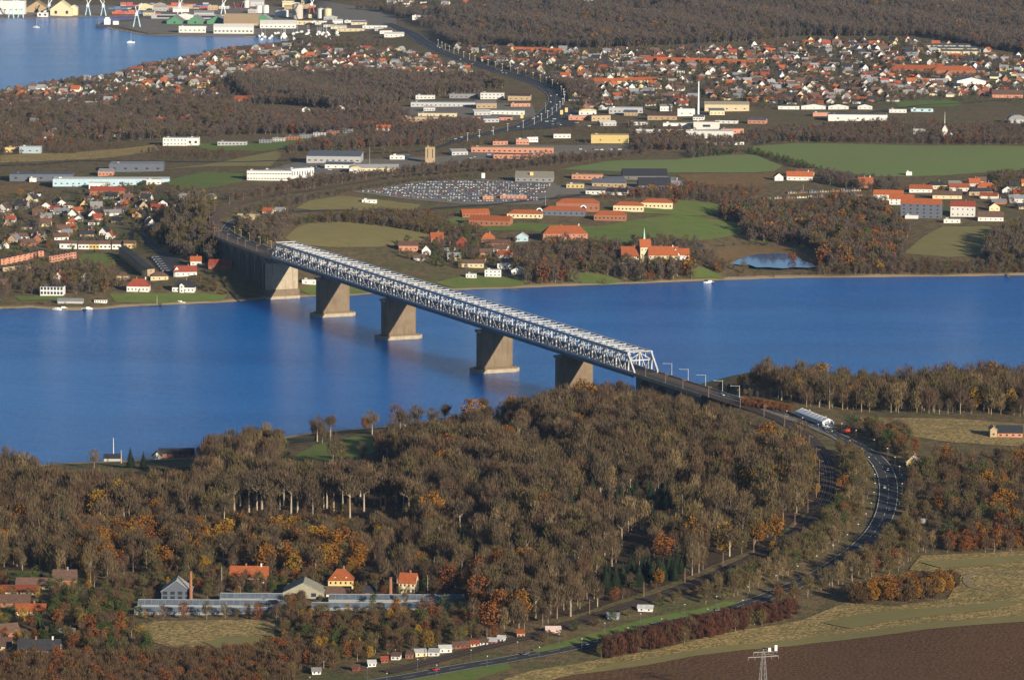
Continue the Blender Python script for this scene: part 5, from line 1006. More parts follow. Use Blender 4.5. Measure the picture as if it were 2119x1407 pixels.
for poly, gs, ch, where in (([(560, 330), (760, 318), (960, 300), (1060, 290), (1340, 270), (1340, 300), (960, 345), (700, 362)], 40, .5, 'on the trading estate'), ([(830, 205), (1110, 205), (1110, 255), (830, 255)], 40, .5, 'in the far office park'),
                            ([(1180, 222), (1560, 222), (1580, 250), (1560, 285), (1340, 285), (1190, 262)], 42, .5, 'near the white chimney'), ([(0, 345), (350, 338), (360, 372), (0, 378)], 45, .4, 'beside the dark warehouses'), ([(1060, 360), (1400, 362), (1400, 402), (1160, 405)], 45, .35, 'behind the orange school')):
    ws = [at(*q) for q in poly]; x0, x1 = min(q.x for q in ws), max(q.x for q in ws); y0, y1 = min(q.y for q in ws), max(q.y for q in ws)
    for gy_ in np.arange(y0, y1, gs*1.6):
        for gx_ in np.arange(x0, x1, gs):
            x = gx_+random.uniform(-.35, .35)*gs; y = gy_+random.uniform(-.35, .35)*gs; h = float(hgt(x, y)); a, b = proj(x, y, h)
            if random.random() > ch or not inpoly(a, b, poly) or not free(x, y, 13): continue
            wc = random.choice([(WH, 'white'), (WH, 'white'), (LG, 'grey'), (CR, 'cream'), (PK, 'pink brick'), (TN, 'tan')]); rc = random.choice([(LG, 'pale'), (GY, 'grey'), (WH, 'white'), (SL, 'slate'), (BR, 'brown')]); rf = random.choice(['flat', 'flat', 'gable', 'shed'])
            building('industrial_shed', f'small {wc[1]} {dict(flat="flat-roofed", gable="gabled", shed="slant-roofed")[rf]} shed with {rc[1]} roof {where}', 'shed', Vector((x, y, h)), random.uniform(-.25, .25), random.uniform(14, 34), random.uniform(10, 18), random.uniform(4, 7.5), rf, 2.2, wc[0], rc[0], (4, 1, 2, 1.2), 0, f'small sheds {where}')
# ------------------------------------------------------------------ greenhouses, chimneys, huts on the near land
M['greenglass'] = mat('greenhouse_glass', (.13, .16, .20), rough=.18, spec=.6, vary=.35, scale=.25)
def greenhouse(xc, yb, wpx, depth, label, h=1.6, rise=2.6):
    p = at(xc, yb); s = scale_at(p); w = wpx/s; e = empty('greenhouse', (p.x, p.y, p.z-.2), 0, label, 'greenhouse')
    a, b = gable_parts(w, depth, h, rise, 'gable'); link('wall', MB().box(-w/2, w/2, 0, depth, 0, h).mesh('wall', [M['plain']]), e, color=(.26, .26, .26))
    x = w/2; mb = MB().add([(-x, -.2, h), (x, -.2, h), (x, depth/2, h+rise), (-x, depth/2, h+rise), (x, depth+.2, h), (-x, depth+.2, h)], [(0, 1, 2, 3), (3, 2, 4, 5), (0, 3, 5), (1, 4, 2)])
    rf = link('glass_roof', mb.mesh('glass_roof', [M['greenglass']]), e)
    br_ = MB(); n = int(w/4)
    for i in range(n+1):
        xx = -x+w*i/n; br_.beam((xx, -.2, h+.05), (xx, depth/2, h+rise+.05), .09, .1)
    br_.beam((-x, depth/2, h+rise+.08), (x, depth/2, h+rise+.08), .3, .2); br_.beam((-x, -.2, h+.02), (x, -.2, h+.02), .2, .22)
    o = build('glazing_bars', br_, [M['plain']], rf, color=(.38, .4, .42)); setp(o, kind='stuff')
    for i in range(-2, 3): OCC.append((p.x+i*w*.2, p.y+depth/2, w*.12+2))
greenhouse(428, 1272, 300, 8, 'front row of the left greenhouses with blue-grey glass roof')
greenhouse(440, 1257, 310, 8, 'rear row of the left greenhouses beside the brick chimney')
greenhouse(520, 1243, 130, 7, 'short bright greenhouse below the long orange-roofed house')
greenhouse(805, 1263, 320, 8, 'front row of the right greenhouses with white gutter')
greenhouse(820, 1246, 280, 8, 'rear row of the right greenhouses reaching the dark trees')
def stack(xc, yb, hpx, label, r=1.1):
    p = at(xc, yb); h = hpx/scale_at(p); e = empty('brick_chimney', p, 0, label, 'chimney')
    build('shaft', MB().tube((0, 0, -.5), (0, 0, h), r, r*.7, 10), [M['wall']], e, color=BK); build('rim', MB().tube((0, 0, h-.8), (0, 0, h), r*.88, r*.88, 10), [M['wall']], e, color=BR); OCC.append((p.x, p.y, 6))
stack(395, 1243, 64, 'tall brick chimney left of the grey gabled hall'); stack(808, 1238, 46, 'shorter brick chimney beside the yellow house', 1.2)
huts = [(770, 1379, 16, WH, LG), (796, 1371, 14, BK, RD), (818, 1365, 18, WH, BR), (846, 1362, 14, BK, BR), (872, 1358, 24, CR, LG), (897, 1357, 22, WH, LG), (922, 1350, 26, WH, WH), (944, 1342, 16, BK, BR), (962, 1340, 18, RD, BR), (982, 1338, 16, CR, RD), (1001, 1335, 16, WH, BR), (1018, 1333, 18, RD, LG), (1036, 1328, 14, WH, LG),
        (1145, 1309, 30, (.7, .45, .4), (.7, .55, .5)), (1078, 1318, 16, TN, OR), (1335, 1265, 30, WH, LG), (1268, 1281, 24, (.3, .38, .42), GY), (655, 1395, 18, WH, GY), (735, 1388, 12, RD, BR)]
hl = ['white hut', 'small red hut', 'white hut with brown roof', 'brown hut', 'cream hut', 'white hut with grey roof', 'long white hut', 'brown hut beside the red one', 'dark red hut', 'cream hut with red roof', 'white hut with brown roof farther on', 'red hut with grey roof', 'white hut at the right end', 'pink and white hut beside the railway', 'tan hut with orange roof', 'white trailer hut below the railway', 'blue-grey hut beside the railway', 'white hut at the bottom edge', 'red hut near the bottom edge']
for i, (xc, yb, wpx, wc, rc) in enumerate(huts): B('garden_hut', 'hut', xc, yb, wpx, 7, 4.5, random.uniform(-14, 14), random.choice(['gable', 'shed', 'gable']), 1.4, wc, rc, f'{hl[i]}, {ordn(i)} along the allotments above the road' if i < 13 else hl[i]+' by the allotments', (2, 1, .9, .9))

# ------------------------------------------------------------------ poles, pylon, tent, field posts
def pole(xc, yb, hpx, label, col=(.8, .8, .8), r=.22, nm='flagpole', cat='pole'):
    p = at(xc, yb); h = hpx/scale_at(p); return setp(build(nm, MB().tube((0, 0, -.3), (0, 0, h), r, r*.55, 6).tube((0, 0, h), (0, 0, h+.3), r*.9, r*.9, 6), [M['plain']], None, loc=p, color=col), label, cat)
pole(235, 952, 46, 'tall white flagpole on the near shore', r=.34); pole(251, 958, 26, 'short pale post right of the flagpole', (.5, .42, .36), .4, 'mooring_post', 'post')
pole(447, 1030, 26, 'pale bare post among the trees of the near wood', (.55, .42, .32), .4, 'wooden_post', 'post'); pole(459, 1216, 42, 'thin grey pole left of the long orange-roofed house', (.5, .5, .5), .16)
pole(885, 1232, 42, 'thin pale pole right of the yellow house', (.5, .5, .48), .16)
pole(1445, 237, 68, 'very tall white chimney in the far town', (.72, .76, .82), 1.5, 'white_chimney', 'chimney')
pole(1250, 505, 14, 'small pale post on the lawn below the school', (.7, .68, .6), .2, 'marker_post', 'post'); pole(943, 484, 14, 'pale post at the edge of the school lawn', (.7, .68, .6), .2, 'marker_post', 'post')
for i, (xc, yb, hp) in enumerate(((1129, 425, 20), (765, 350, 44), (1052, 395, 16), (1662, 395, 12), (325, 630, 18), (1129, 235, 22))): pole(xc, yb, hp, ['thin mast beside the car park', 'dark mast on the trading estate', 'lamp mast in the car park', 'thin pole above the low terraces', 'flagpole on the far jetty', 'sign mast of the roadside shops'][i], (.5, .5, .5), .2)
for i, (xc, yb, col) in enumerate(((1162, 245, YE), (1172, 240, YE), (1080, 253, YE), (1100, 376, YE), (1000, 378, WH))):
    p = at(xc, yb); e = empty('road_sign', p, 0, ['yellow advertising pylon beside the dual carriageway', 'second yellow advertising pylon beside the round-roofed shop', 'yellow sign before the office park', 'yellow shop sign at the olive-roofed hall', 'white sign board above the car park'][i], 'sign')
    build('post', MB().tube((0, 0, 0), (0, 0, 6), .25, .25, 6), [M['steel_dark']], e); build('board', MB().box(-2, 2, -.3, .3, 5, 11), [M['plain']], e, color=col)
a, b = at(1714, 884), at(1659, 862); d = (b-a); L_ = d.length; rz = math.atan2(-d.x, d.y)
tent = building('long_tent', 'long white tent hall with blue-shaded side beside the road junction', 'tent', Vector((a.x, a.y, a.z)), rz, 9.0, L_, 4.2, 'gabley', 1.8, (.80, .82, .86), (.74, .78, .86))
for i in range(8): link('frame_rib', MB().beam((-4.6, 0, 4.3), (0, 0, 6.35), .25, .25).beam((0, 0, 6.35), (4.6, 0, 4.3), .25, .25).mesh('frame_rib', [M['white']]), tent, (0, 1+(L_-2)*i/7, .35))
p = at(1600, 1352)
for i, dx in enumerate((-2.0, 1.6)):
    setp(build('field_board', MB().box(-.75, .75, -.12, .12, .9, 3.6).box(-.6, -.45, -.1, .1, 0, .9).box(.45, .6, -.1, .1, 0, .9), [M['white']], None, loc=(p.x+dx, p.y+i*1.2, p.z+.5)), ['shorter white board standing in the ploughed field', 'taller white board standing in the ploughed field'][i], 'board').scale = (1, 1, .8+.35*i)
# lattice pylon
p = at(1578, 1462); HP = 31.0; e = empty('power_pylon', p, .3, 'grey lattice power pylon at the bottom edge', 'pylon')
mb = MB(); w0, w1 = 2.6, .7
for sx in (-1, 1):
    for sy in (-1, 1): mb.tube((sx*w0, sy*w0, 0), (sx*w1, sy*w1, HP-3), .14, .1, 4); mb.tube((sx*w1, sy*w1, HP-3), (0, 0, HP), .1, .08, 4)
build('legs', mb, [M['plain']], e, color=(.3, .29, .28)); mb = MB(); n = 9
for k in range(n):
    t0, t1 = k/n, (k+1)/n; a0, a1 = w0+(w1-w0)*t0, w0+(w1-w0)*t1; z0, z1 = (HP-3)*t0, (HP-3)*t1
    for q0, q1 in (((-1, -1), (1, -1)), ((1, -1), (1, 1)), ((1, 1), (-1, 1)), ((-1, 1), (-1, -1))):
        mb.tube((q0[0]*a0, q0[1]*a0, z0), (q1[0]*a1, q1[1]*a1, z1), .07, .07, 3); mb.tube((q1[0]*a0, q1[1]*a0, z0), (q0[0]*a1, q0[1]*a1, z1), .07, .07, 3)
build('lattice', mb, [M['plain']], e, color=(.3, .29, .28))
for z, l in ((HP-4, 8.5), (HP-1.5, 5.5)):
    mb = MB(); mb.beam((-l, 0, z), (l, 0, z), .3, .3); mb.tube((-l, 0, z), (0, 0, z+1.6), .07, .07, 3); mb.tube((l, 0, z), (0, 0, z+1.6), .07, .07, 3)
    for x in (-l, -l*.55, l*.55, l): mb.tube((x, 0, z), (x, 0, z-1.5), .12, .12, 5)
    build('cross_arm', mb, [M['plain']], e, color=(.3, .29, .28))

# ------------------------------------------------------------------ vehicles
BODY = MB().add([(-2.1, -.85, .35), (2.1, -.85, .35), (2.1, .85, .35), (-2.1, .85, .35), (-2.15, -.85, .85), (2.1, -.85, .75), (2.1, .85, .75), (-2.15, .85, .85)], [(3, 2, 1, 0), (4, 5, 6, 7), (0, 1, 5, 4), (1, 2, 6, 5), (2, 3, 7, 6), (3, 0, 4, 7)])
BODY.add([(-1.3, -.62, 1.42), (.5, -.62, 1.42), (.5, .62, 1.42), (-1.3, .62, 1.42)], [(0, 1, 2, 3)])
CAB = MB().add([(-2.0, -.78, .84), (1.2, -.78, .8), (1.2, .78, .8), (-2.0, .78, .84), (-1.35, -.64, 1.40), (.55, -.64, 1.40), (.55, .64, 1.40), (-1.35, .64, 1.40)], [(4, 5, 6, 7), (0, 1, 5, 4), (1, 2, 6, 5), (2, 3, 7, 6), (3, 0, 4, 7)])
WHEEL = MB().tube((0, -.1, 0), (0, .1, 0), .33, .33, 10); WHEEL.f.append(tuple(range(9, -1, -1))); WHEEL.mi.append(0)
cb, cc, cw_ = BODY.mesh('body', [M['paint']]), CAB.mesh('windows', [M['glass']]), WHEEL.mesh('wheel', [M['rubber']])
def car(p, rz, col, label, group=None, parts=True):
    e = empty('car', p, rz, label, 'car', group); link('body', cb, e, color=col); link('windows', cc, e)
    if parts:
        for x in (-1.3, 1.3):
            for y in (-.8, .8): link('wheel', cw_, e, (x, y, .33))
    return e
def nearest_i(px, py):
    a, b = proj(near_road[:, 0], near_road[:, 1], zroad); return int(np.argmin((a-px)**2+(b-py)**2))
CARS = [(915, 1389, (.5, .02, .03), 'bright red car on the road at the bottom edge', 2.5), (1498, 819, WH, 'white car leaving the bridge on the near approach', 2.5), (1832, 1055, WH, 'white car on the main road bend', -2.5), (1838, 1010, (.6, .62, .65), 'silver car on the main road above the bend', 2.5),
        (1200, 1336, (.55, .56, .6), 'grey car on the road behind the red hedge', -2.5), (1826, 975, WH, 'white car at the side turning', -2.5), (1610, 1226, (.1, .12, .2), 'dark blue car on the shaded road', 2.5), (1745, 1160, WH, 'white car on the wooded road stretch', -2.5), (1500, 1265, (.5, .52, .56), 'silver car above the crimson hedge', 2.5), (1330, 1304, WH, 'white car below the white trailer hut', -2.5), (1090, 1358, (.12, .13, .16), 'black car beside the allotments', 2.5), (1790, 935, (.45, .05, .05), 'red car near the tent hall', 2.5), (1700, 890, (.1, .2, .45), 'blue car at the works area', -2.5)]
for a, b, col, lab, off in CARS:
    i = nearest_i(a, b); T = near_road[i+1]-near_road[i]; T /= np.linalg.norm(T); n_ = np.array([T[1], -T[0]]); q = near_road[i]+n_*off
    car(Vector((q[0], q[1], zroad[i]+.66)), math.atan2(T[1], T[0]), col, lab)
# red lorry at the works
p = at(1750, 898); e = empty('red_lorry', (p.x, p.y, p.z+.55), .9, 'red works lorry beside the tent hall', 'lorry')
build('cab', MB().box(2.2, 4.0, -1.2, 1.2, .7, 3.2).box(3.6, 4.05, -1.0, 1.0, 1.9, 2.9, 1), [M['paint'], M['glass']], e, color=(.55, .06, .04)); build('tipper_body', MB().box(-4, 2.0, -1.25, 1.25, 1.0, 2.6), [M['paint']], e, color=(.6, .08, .04)); build('chassis', MB().box(-4, 4, -.9, .9, .6, 1.0), [M['steel_dark']], e)
for x in (-3, -1.8, 2.9):
    for y in (-1.1, 1.1): link('wheel', cw_, e, (x, y, .5), scl=1.5)
# parked cars
cols = [((.66, .68, .72), 'silver'), ((.66, .68, .72), 'silver'), ((.7, .72, .76), 'light silver'), (WH, 'white'), ((.55, .6, .68), 'pale blue'), ((.10, .12, .16), 'dark grey'), ((.12, .18, .38), 'blue'), (WH, 'white'), ((.4, .04, .04), 'red'), ((.36, .38, .42), 'grey'), ((.16, .25, .5), 'mid-blue')]
CARME = {}
small = MB(); small.v = BODY.v+CAB.v; small.f = BODY.f+[tuple(i+len(BODY.v) for i in f) for f in CAB.f]; small.mi = [0]*len(BODY.f)+[1]*len(CAB.f)
small_me = small.mesh('small_car', [M['paint'], M['glass']])
pk = [at(a, b) for a, b in [(745, 398), (860, 379), (1000, 375), (1140, 383), (1110, 418), (960, 419), (870, 412)]]; pkp = [(q.x, q.y) for q in pk]
n_c = 0; yy0, yy1 = min(q.y for q in pk), max(q.y for q in pk); xx0, xx1 = min(q.x for q in pk), max(q.x for q in pk)
cand = []
for r_, y in enumerate(np.arange(yy0, yy1, 9.5)):
    for x in np.arange(xx0, xx1, 3.1):
        if inpoly(x, y, pkp) and random.random() < .8 and r_ % 3 != 2: cand.append((x+random.uniform(-.2, .2), y+random.uniform(-.4, .4)))
random.shuffle(cand)
for x, y in cand[:290]:
    c_, nm = random.choice(cols); o = link('parked_car', small_me, None, (x, y, float(hgt(x, y))+.5), math.pi/2+.12+random.choice([0, math.pi]), 1.15, c_)
    setp(o, f'{nm} car parked in the car park behind the pasture', 'car', 'cars in the car park')
if cand[290:]:
    v_ = []; f_ = []; c_ = []
    for x, y in cand[290:]:
        col = random.choice(cols)[0]; o = len(v_); z = float(hgt(x, y))+.5; v_ += [(x-q[1], y+q[0], z+q[2]) for q in small.v]; f_ += [tuple(i+o for i in f) for f in small.f]; c_ += [col if m_ == 0 else (.03, .04, .05) for m_ in small.mi]
    tinted('more_parked_cars', v_, f_, c_, 'remaining cars packed in the car park', cat='cars')
lot2 = [([(1130, 252), (1180, 240), (1190, 256), (1130, 264)], 'at the roadside shops', 12), ([(940, 322), (1020, 316), (1060, 324), (960, 334)], 'at the brick works', 14), ([(1170, 309), (1290, 304), (1290, 314), (1170, 318)], 'beside the yellow warehouse', 16), ([(1190, 250), (1250, 246), (1250, 262), (1190, 264)], 'below the round-roofed shop', 14), ([(640, 345), (720, 345), (720, 356), (640, 356)], 'on the trading estate', 10), ([(318, 540), (345, 536), (365, 560), (345, 566)], 'beside the carports', 8)]
for poly, lab, n in lot2:
    for k in range(n):
        a = random.uniform(min(q[0] for q in poly), max(q[0] for q in poly)); b = random.uniform(min(q[1] for q in poly), max(q[1] for q in poly))
        if inpoly(a, b, poly):
            p = at(a, b)
            if free(p.x, p.y, 1.5): c_, nm = random.choice(cols); setp(link('parked_car', small_me, None, (p.x, p.y, p.z+.5), random.uniform(0, 6), 1.15, c_), f'{nm} car parked {lab}', 'car', f'cars parked {lab}'); OCC.append((p.x, p.y, 2.5))
mi_ = world_line([(940, 294), (1010, 277), (1080, 261), (1128, 236), (1150, 210), (1137, 187), (1080, 162), (1000, 139), (930, 115), (885, 92)], 8)
for k in range(26):
    i = random.randrange(len(mi_)-2); T = mi_[i+1]-mi_[i]; T /= np.linalg.norm(T); sd = random.choice([-6.5, -3, 3, 6.5]); q = mi_[i]+np.array([T[1], -T[0]])*sd; c_, nm = random.choice(cols)
    setp(link('driving_car', small_me, None, (q[0], q[1], float(hgt(*q))+.66), math.atan2(T[1], T[0]), 1.2, c_), f'{nm} car driving on the dual carriageway', 'car', 'cars on the dual carriageway')
# lamps along the near road
LP = MB().tube((0, 0, 0), (0, 0, 6.5), .12, .08, 5).mesh('pole', [M['steel_dark']]); LH = MB().box(-.42, .42, -.22, .22, 6.45, 6.7).box(-.25, .25, -.15, .15, 6.7, 6.8).mesh('lamp_head', [M['white']])
k = 0; kk0 = nearest_i(1640, 870)
for p, rz, i in along(near_road[kk0:], zroad[kk0:]+.3, 34, 9.0, 6):
    for sd in (0, 1):
        if sd: T = near_road[kk0+i+1]-near_road[kk0+i]; T /= np.linalg.norm(T); n_ = np.array([T[1], -T[0]]); q = near_road[kk0+i]-n_*9.0; p = Vector((q[0], q[1], p.z)); rz += math.pi
        a, b = proj(p.x, p.y, p.z)
        if not (-60 < a < 2180 and b < 1470): continue
        seg = 'beside the road bend' if b < 1060 else ('along the shaded road stretch' if a > 1500 else 'along the lower road')
        e = empty('street_lamp', p, rz, f'white-headed street lamp {seg} on its {"wooded inner" if sd == 0 else "outer"} side', 'lamp', 'street lamps along the near road'); link('pole', LP, e); link('lamp_head', LH, e)
mots = MB().tube((0, 0, 0), (0, 0, 10), .2, .12, 5).mesh('pole', [M['white']]); moth = MB().box(-1.3, 1.3, -.35, .35, 9.9, 10.3).mesh('lamp_head', [M['white']])
mz = hgt(mi_[:, 0], mi_[:, 1])
for p, rz, i in along(mi_, mz, 55, 12.5, 10): e = empty('street_lamp', p, rz, 'tall white lamp beside the dual carriageway', 'lamp', 'lamps along the dual carriageway'); link('pole', mots, e); link('lamp_head', moth, e)

# ------------------------------------------------------------------ jetties and boats
def jetty(px, w, label):
    P = np.array([tuple(onz(a, b, 0)[:2]) for a, b in px]); P = spline([tuple(q) for q in P], 6); e = empty('jetty', (P[0][0], P[0][1], 0), 0, label, 'jetty')
    v, f = ribbon(P, -w/2, w/2, 1.0, np.zeros(len(P))); v2 = [(a, b, c-.35) for a, b, c in v]; n = len(v)
    dk_ = MB().add([(x-P[0][0], y-P[0][1], z) for x, y, z in v+v2], f+[tuple(n+i for i in reversed(q)) for q in f]+[(0, n//2, n+n//2, n)]+[(i+1, i, n+i, n+i+1) for i in range(n//2-1)]+[(n//2+i, n//2+i+1, n+n//2+i+1, n+n//2+i) for i in range(n//2-1)])
    build('planking', dk_, [M['sandy']], e)
    for q in P[::2]: build('pile', MB().tube((q[0]-P[0][0], q[1]-P[0][1], -2), (q[0]-P[0][0], q[1]-P[0][1], 1.5), .2, .2, 5), [M['ballast']], e)
jetty([(10, 640), (40, 637), (65, 635)], 3, 'long pale jetty at the left edge of the far shore'); jetty([(292, 634), (315, 633), (330, 632)], 2.5, 'floating jetty below the red roofed villa'); jetty([(328, 628), (337, 635)], 2.5, 'short jetty with flagpole below the villas'); jetty([(165, 634), (178, 643)], 3, 'jetty beside the grey boat sheds')
jetty([(1462, 581), (1478, 586)], 3, 'small jetty on the right-hand far shore'); jetty([(1055, 600), (1072, 602)], 3, 'white jetty head behind the truss'); jetty([(2083, 568), (2088, 576)], 2.5, 'small landing stage at the right edge of the far shore')
hull = [(0, 1.4), (-.55, .9), (-.75, 0), (-.65, -1.1), (.65, -1.1), (.75, 0), (.55, .9)]
hb = MB().prism([(x*1.6, y*3.2) for x, y in hull], -.2, .9); hc = MB().box(-.75, .75, -1.8, 1.0, .9, 1.7); hm = MB().tube((0, .6, .9), (0, .6, 10), .1, .06, 5)
hbm, hcm, hmm = hb.mesh('hull', [M['white']]), hc.mesh('cabin', [M['white']]), hm.mesh('boat_mast', [M['white']])
def boat(p, rz, label, group=None, k=1.0, mast_=True):
    e = empty('small_boat', p, rz, label, 'boat', group); link('hull', hbm, e); link('cabin', hcm, e)
    if mast_: link('boat_mast', hmm, e)
    e.scale = (k, k, k); return e
for a, b, lab in ((75, 58, 'small white boat alone in the harbour bay on the left'), (270, 89, 'small white boat near the bay shore'), (181, 640, 'white motorboat at the far-shore jetty'), (118, 641, 'small white boat beside the grey boat sheds'), (130, 639, 'second small boat beside the grey boat sheds'), (373, 627, 'white boat drawn up below the black thatched villa'), (1468, 585, 'white boat at the right-hand jetty')):
    boat(onz(a, b, .05), random.uniform(0, 6), lab, k=1.3 if b > 100 else 1.8, mast_=b < 100)
for k in range(46):
    a = random.uniform(535, 700); b = random.uniform(66, 84)
    p = onz(a, b, .05); w_ = hgt(p.x, p.y) < 0
    q = at(a, b); p = p if w_ else Vector((q.x, q.y, q.z+.6)); boat(p, random.uniform(-.5, .5), 'white yacht in the crowded marina' if w_ else 'white yacht laid up ashore beside the marina', 'yachts in the marina', 1.8, random.random() < .5)

# ------------------------------------------------------------------ harbour
B('harbour_hall', 'hall', 22, 31, 58, 28, 30, 0, 'flat', 0, WH, WH, 'huge white harbour hall at the top left corner', (5, 1, 3, 2))
B('storage_hall', 'hall', 76, 27, 44, 9, 40, 0, 'gabley', 14, TN, TN, 'tan peaked storage hall right of the huge white one', (1, 1, 5, 5)); B('storage_hall', 'hall', 127, 34, 46, 14, 40, 0, 'gabley', 16, CR, CR, 'larger tan peaked storage hall on the quay', (2, 1, 5, 6)); B('storage_hall', 'hall', 152, 33, 16, 16, 20, 0, 'gabley', 5, CR, WH, 'small pale hall beside the peaked storage halls')
B('shed', 'shed', 88, 36, 22, 9, 12, 0, 'flat', 0, WH, WH, 'low white shed in front of the tan peaked hall', (2, 1, 4, 4)); B('shed', 'shed', 98, 32, 16, 9, 12, 0, 'flat', 0, WH, WH, 'white shed between the peaked halls')
for i, xc in enumerate((361, 404, 448)): B('green_shed', 'warehouse', xc, 51, 32 if i < 2 else 40, 6, 60, 0, 'gabley', 10, GN, GY, f'harbour shed with green gable, {["left", "middle", "right"][i]} one of the three', (1, 1, 3.5, 3.5))
B('green_shed', 'warehouse', 545, 48, 34, 6, 40, 0, 'gabley', 10, GN, LG, 'harbour shed with green gable right of the tan shed', (1, 1, 3.5, 3.5))
B('harbour_hall', 'hall', 498, 54, 70, 6, 40, 0, 'gable', 16, TN, TN, 'tan steep-roofed harbour shed'); B('harbour_hall', 'hall', 398, 69, 56, 14, 20, 0, 'flat', 0, WH, LG, 'white harbour hall in front of the green gables', (6, 1, 3, 2)); B('harbour_hall', 'hall', 483, 71, 82, 14, 24, 0, 'gable', 5, WH, WH, 'long white quay hall with black roof vents', (10, 1, 4, 2.4))
B('harbour_hall', 'hall', 575, 60, 74, 10, 26, 0, 'gable', 6, WH, WH, 'white hall beside the marina', (8, 1, 3, 2)); B('harbour_hall', 'hall', 640, 52, 70, 8, 24, 0, 'flat', 0, CR, TN, 'cream harbour hall behind the marina', (7, 1, 3, 2)); B('conveyor', 'conveyor', 388, 40, 150, 9, 8, 0, 'flat', 0, LG, LG, 'long grey conveyor gallery behind the green sheds', (1, 1, 120, 4))
B('white_hall', 'hall', 873, 42, 40, 9, 16, -2, 'flat', 0, WH, WH, 'white hall on the forest edge above the harbour town', (4, 1, 2, 1.4))
B('harbour_hall', 'hall', 735, 48, 44, 5, 14, 0, 'flat', 0, WH, LG, 'white shed beside the harbour road', (4, 1, 2.4, 1.4)); B('harbour_hall', 'hall', 775, 60, 50, 6, 16, -3, 'flat', 0, WH, WH, 'white industrial shed right of the marina', (5, 1, 2.4, 1.4)); B('harbour_hall', 'hall', 725, 66, 56, 6, 18, -3, 'flat', 0, CR, WH, 'pale shed in front of the industrial one', (5, 1, 2.4, 1.4)); B('harbour_hall', 'hall', 815, 78, 40, 7, 14, -4, 'gable', 3, WH, WH, 'white hall at the end of the marina road', (4, 1, 2, 1.4))
for i, (xc, wpx, c) in enumerate(((1600, 60, LG), (1760, 90, WH), (1850, 80, PB), (1985, 110, CR), (2090, 70, WH), (1215, 30, WH))): B('distant_hall', 'hall', xc, 9 if i < 5 else 5, wpx, 8, 40, 0, 'flat', 0, c, LG, ['pale grey hall beyond the ridge forest at the top edge', 'long white hall beyond the ridge forest', 'bluish hall beyond the ridge forest', 'long cream hall beyond the ridge forest', 'white hall beyond the ridge at the top right corner', 'white hall at the top edge above the forest'][i])
def silo(xc, yb, wpx, hpx, col, label):
    p = at(xc, yb); s = scale_at(p); r = wpx/s/2; h = hpx/s; e = empty('silo', p, 0, label, 'silo'); build('tank', MB().tube((0, 0, -.5), (0, 0, h), r, r, 16), [M['wall']], e, color=col); build('cone_roof', MB().tube((0, 0, h), (0, 0, h+r*.25), r*1.03, r*.15, 16), [M['wall']], e, color=col)
for a, b, w, h, c, l in ((536, 28, 13, 16, WH, 'left white silo behind the tan steep shed'), (550, 28, 13, 16, WH, 'right white silo of the pair behind the tan steep shed'), (616, 40, 22, 30, (.55, .5, .42), 'big concrete silo beside the red crane'), (664, 38, 16, 19, WH, 'white oil tank right of the red crane'), (678, 38, 16, 19, CR, 'cream oil tank at the right of the tank pair'), (510, 17, 11, 15, WH, 'slim white silo at the top edge'), (590, 36, 14, 14, WH, 'short white silo left of the concrete one'), (575, 36, 14, 12, WH, 'shortest white silo left of the concrete one')): silo(a, b, w, h, c, l)
def crane(xc, yb, hpx, col, label, jib=1, name='harbour_crane'):
    p = at(xc, yb); h = hpx/scale_at(p); e = empty(name, p, 0, label, 'crane'); lh = h*.5; w = h*.16
    for sx in (-1, 1):
        for sy in (-1, 1): build('leg', MB().beam((sx*w, sy*w, 0), (sx*w*.35, sy*w*.35, lh), 1.1, 1.1), [M['plain']], e, color=col)
    build('portal', MB().box(-w*.6, w*.6, -w*.6, w*.6, lh, lh+1.6), [M['plain']], e, color=col); build('cabin', MB().box(-2.4, 2.4, -2.4, 3.4, lh+1.6, lh+6.5), [M['plain']], e, color=(.7, .74, .78))
    build('jib', MB().beam((0, 0, lh+5), (jib*h*.25, 0, h*1.08), 1.5, 1.5).beam((0, 0, lh+6), (-jib*h*.06, 0, h*.92), 1.0, 1.0).beam((-jib*h*.06, 0, h*.92), (jib*h*.25, 0, h*1.08), .5, .5), [M['plain']], e, color=(.75, .78, .8)); return e
CB = (.36, .55, .68)
for a, b, h, j, l in ((23, 38, 36, 1, 'blue harbour crane at the left of the pair before the white hall'), (43, 38, 36, -1, 'blue harbour crane at the right of the pair before the white hall'), (102, 30, 30, 1, 'pale blue crane between the tan peaked halls'), (182, 33, 34, 1, 'slim blue crane right of the tan halls'), (214, 34, 34, -1, 'blue and white crane beside the containers'), (283, 57, 46, 1, 'blue quay crane standing on the mole'), (372, 30, 30, 1, 'leaning white crane behind the conveyor, left one'), (462, 30, 30, 1, 'leaning white crane behind the conveyor, right one')): crane(a, b, h, CB if 'white crane behind' not in l else (.7, .72, .74), l, j)
crane(645, 36, 44, (.5, .08, .07), 'red harbour crane between the silos and the tanks', 1)
p = at(493, 38); setp(build('letter_sign', MB().beam((-9, 0, 14), (-4.5, 0, 0), 2, 1.5).beam((-4.5, 0, 0), (0, 0, 11), 2, 1.5).beam((0, 0, 11), (4.5, 0, 0), 2, 1.5).beam((4.5, 0, 0), (9, 0, 14), 2, 1.5), [M['plain']], None, loc=(p.x, p.y, p.z+17), color=(.22, .05, .05)), 'dark red W-shaped sign on the tan harbour shed', 'sign')
cont = MB().box(-6, 6, -1.25, 1.25, 0, 2.6); 
for i in range(9): cont.box(-5.6+i*1.3, -5.2+i*1.3, -1.32, -1.25, .15, 2.45)
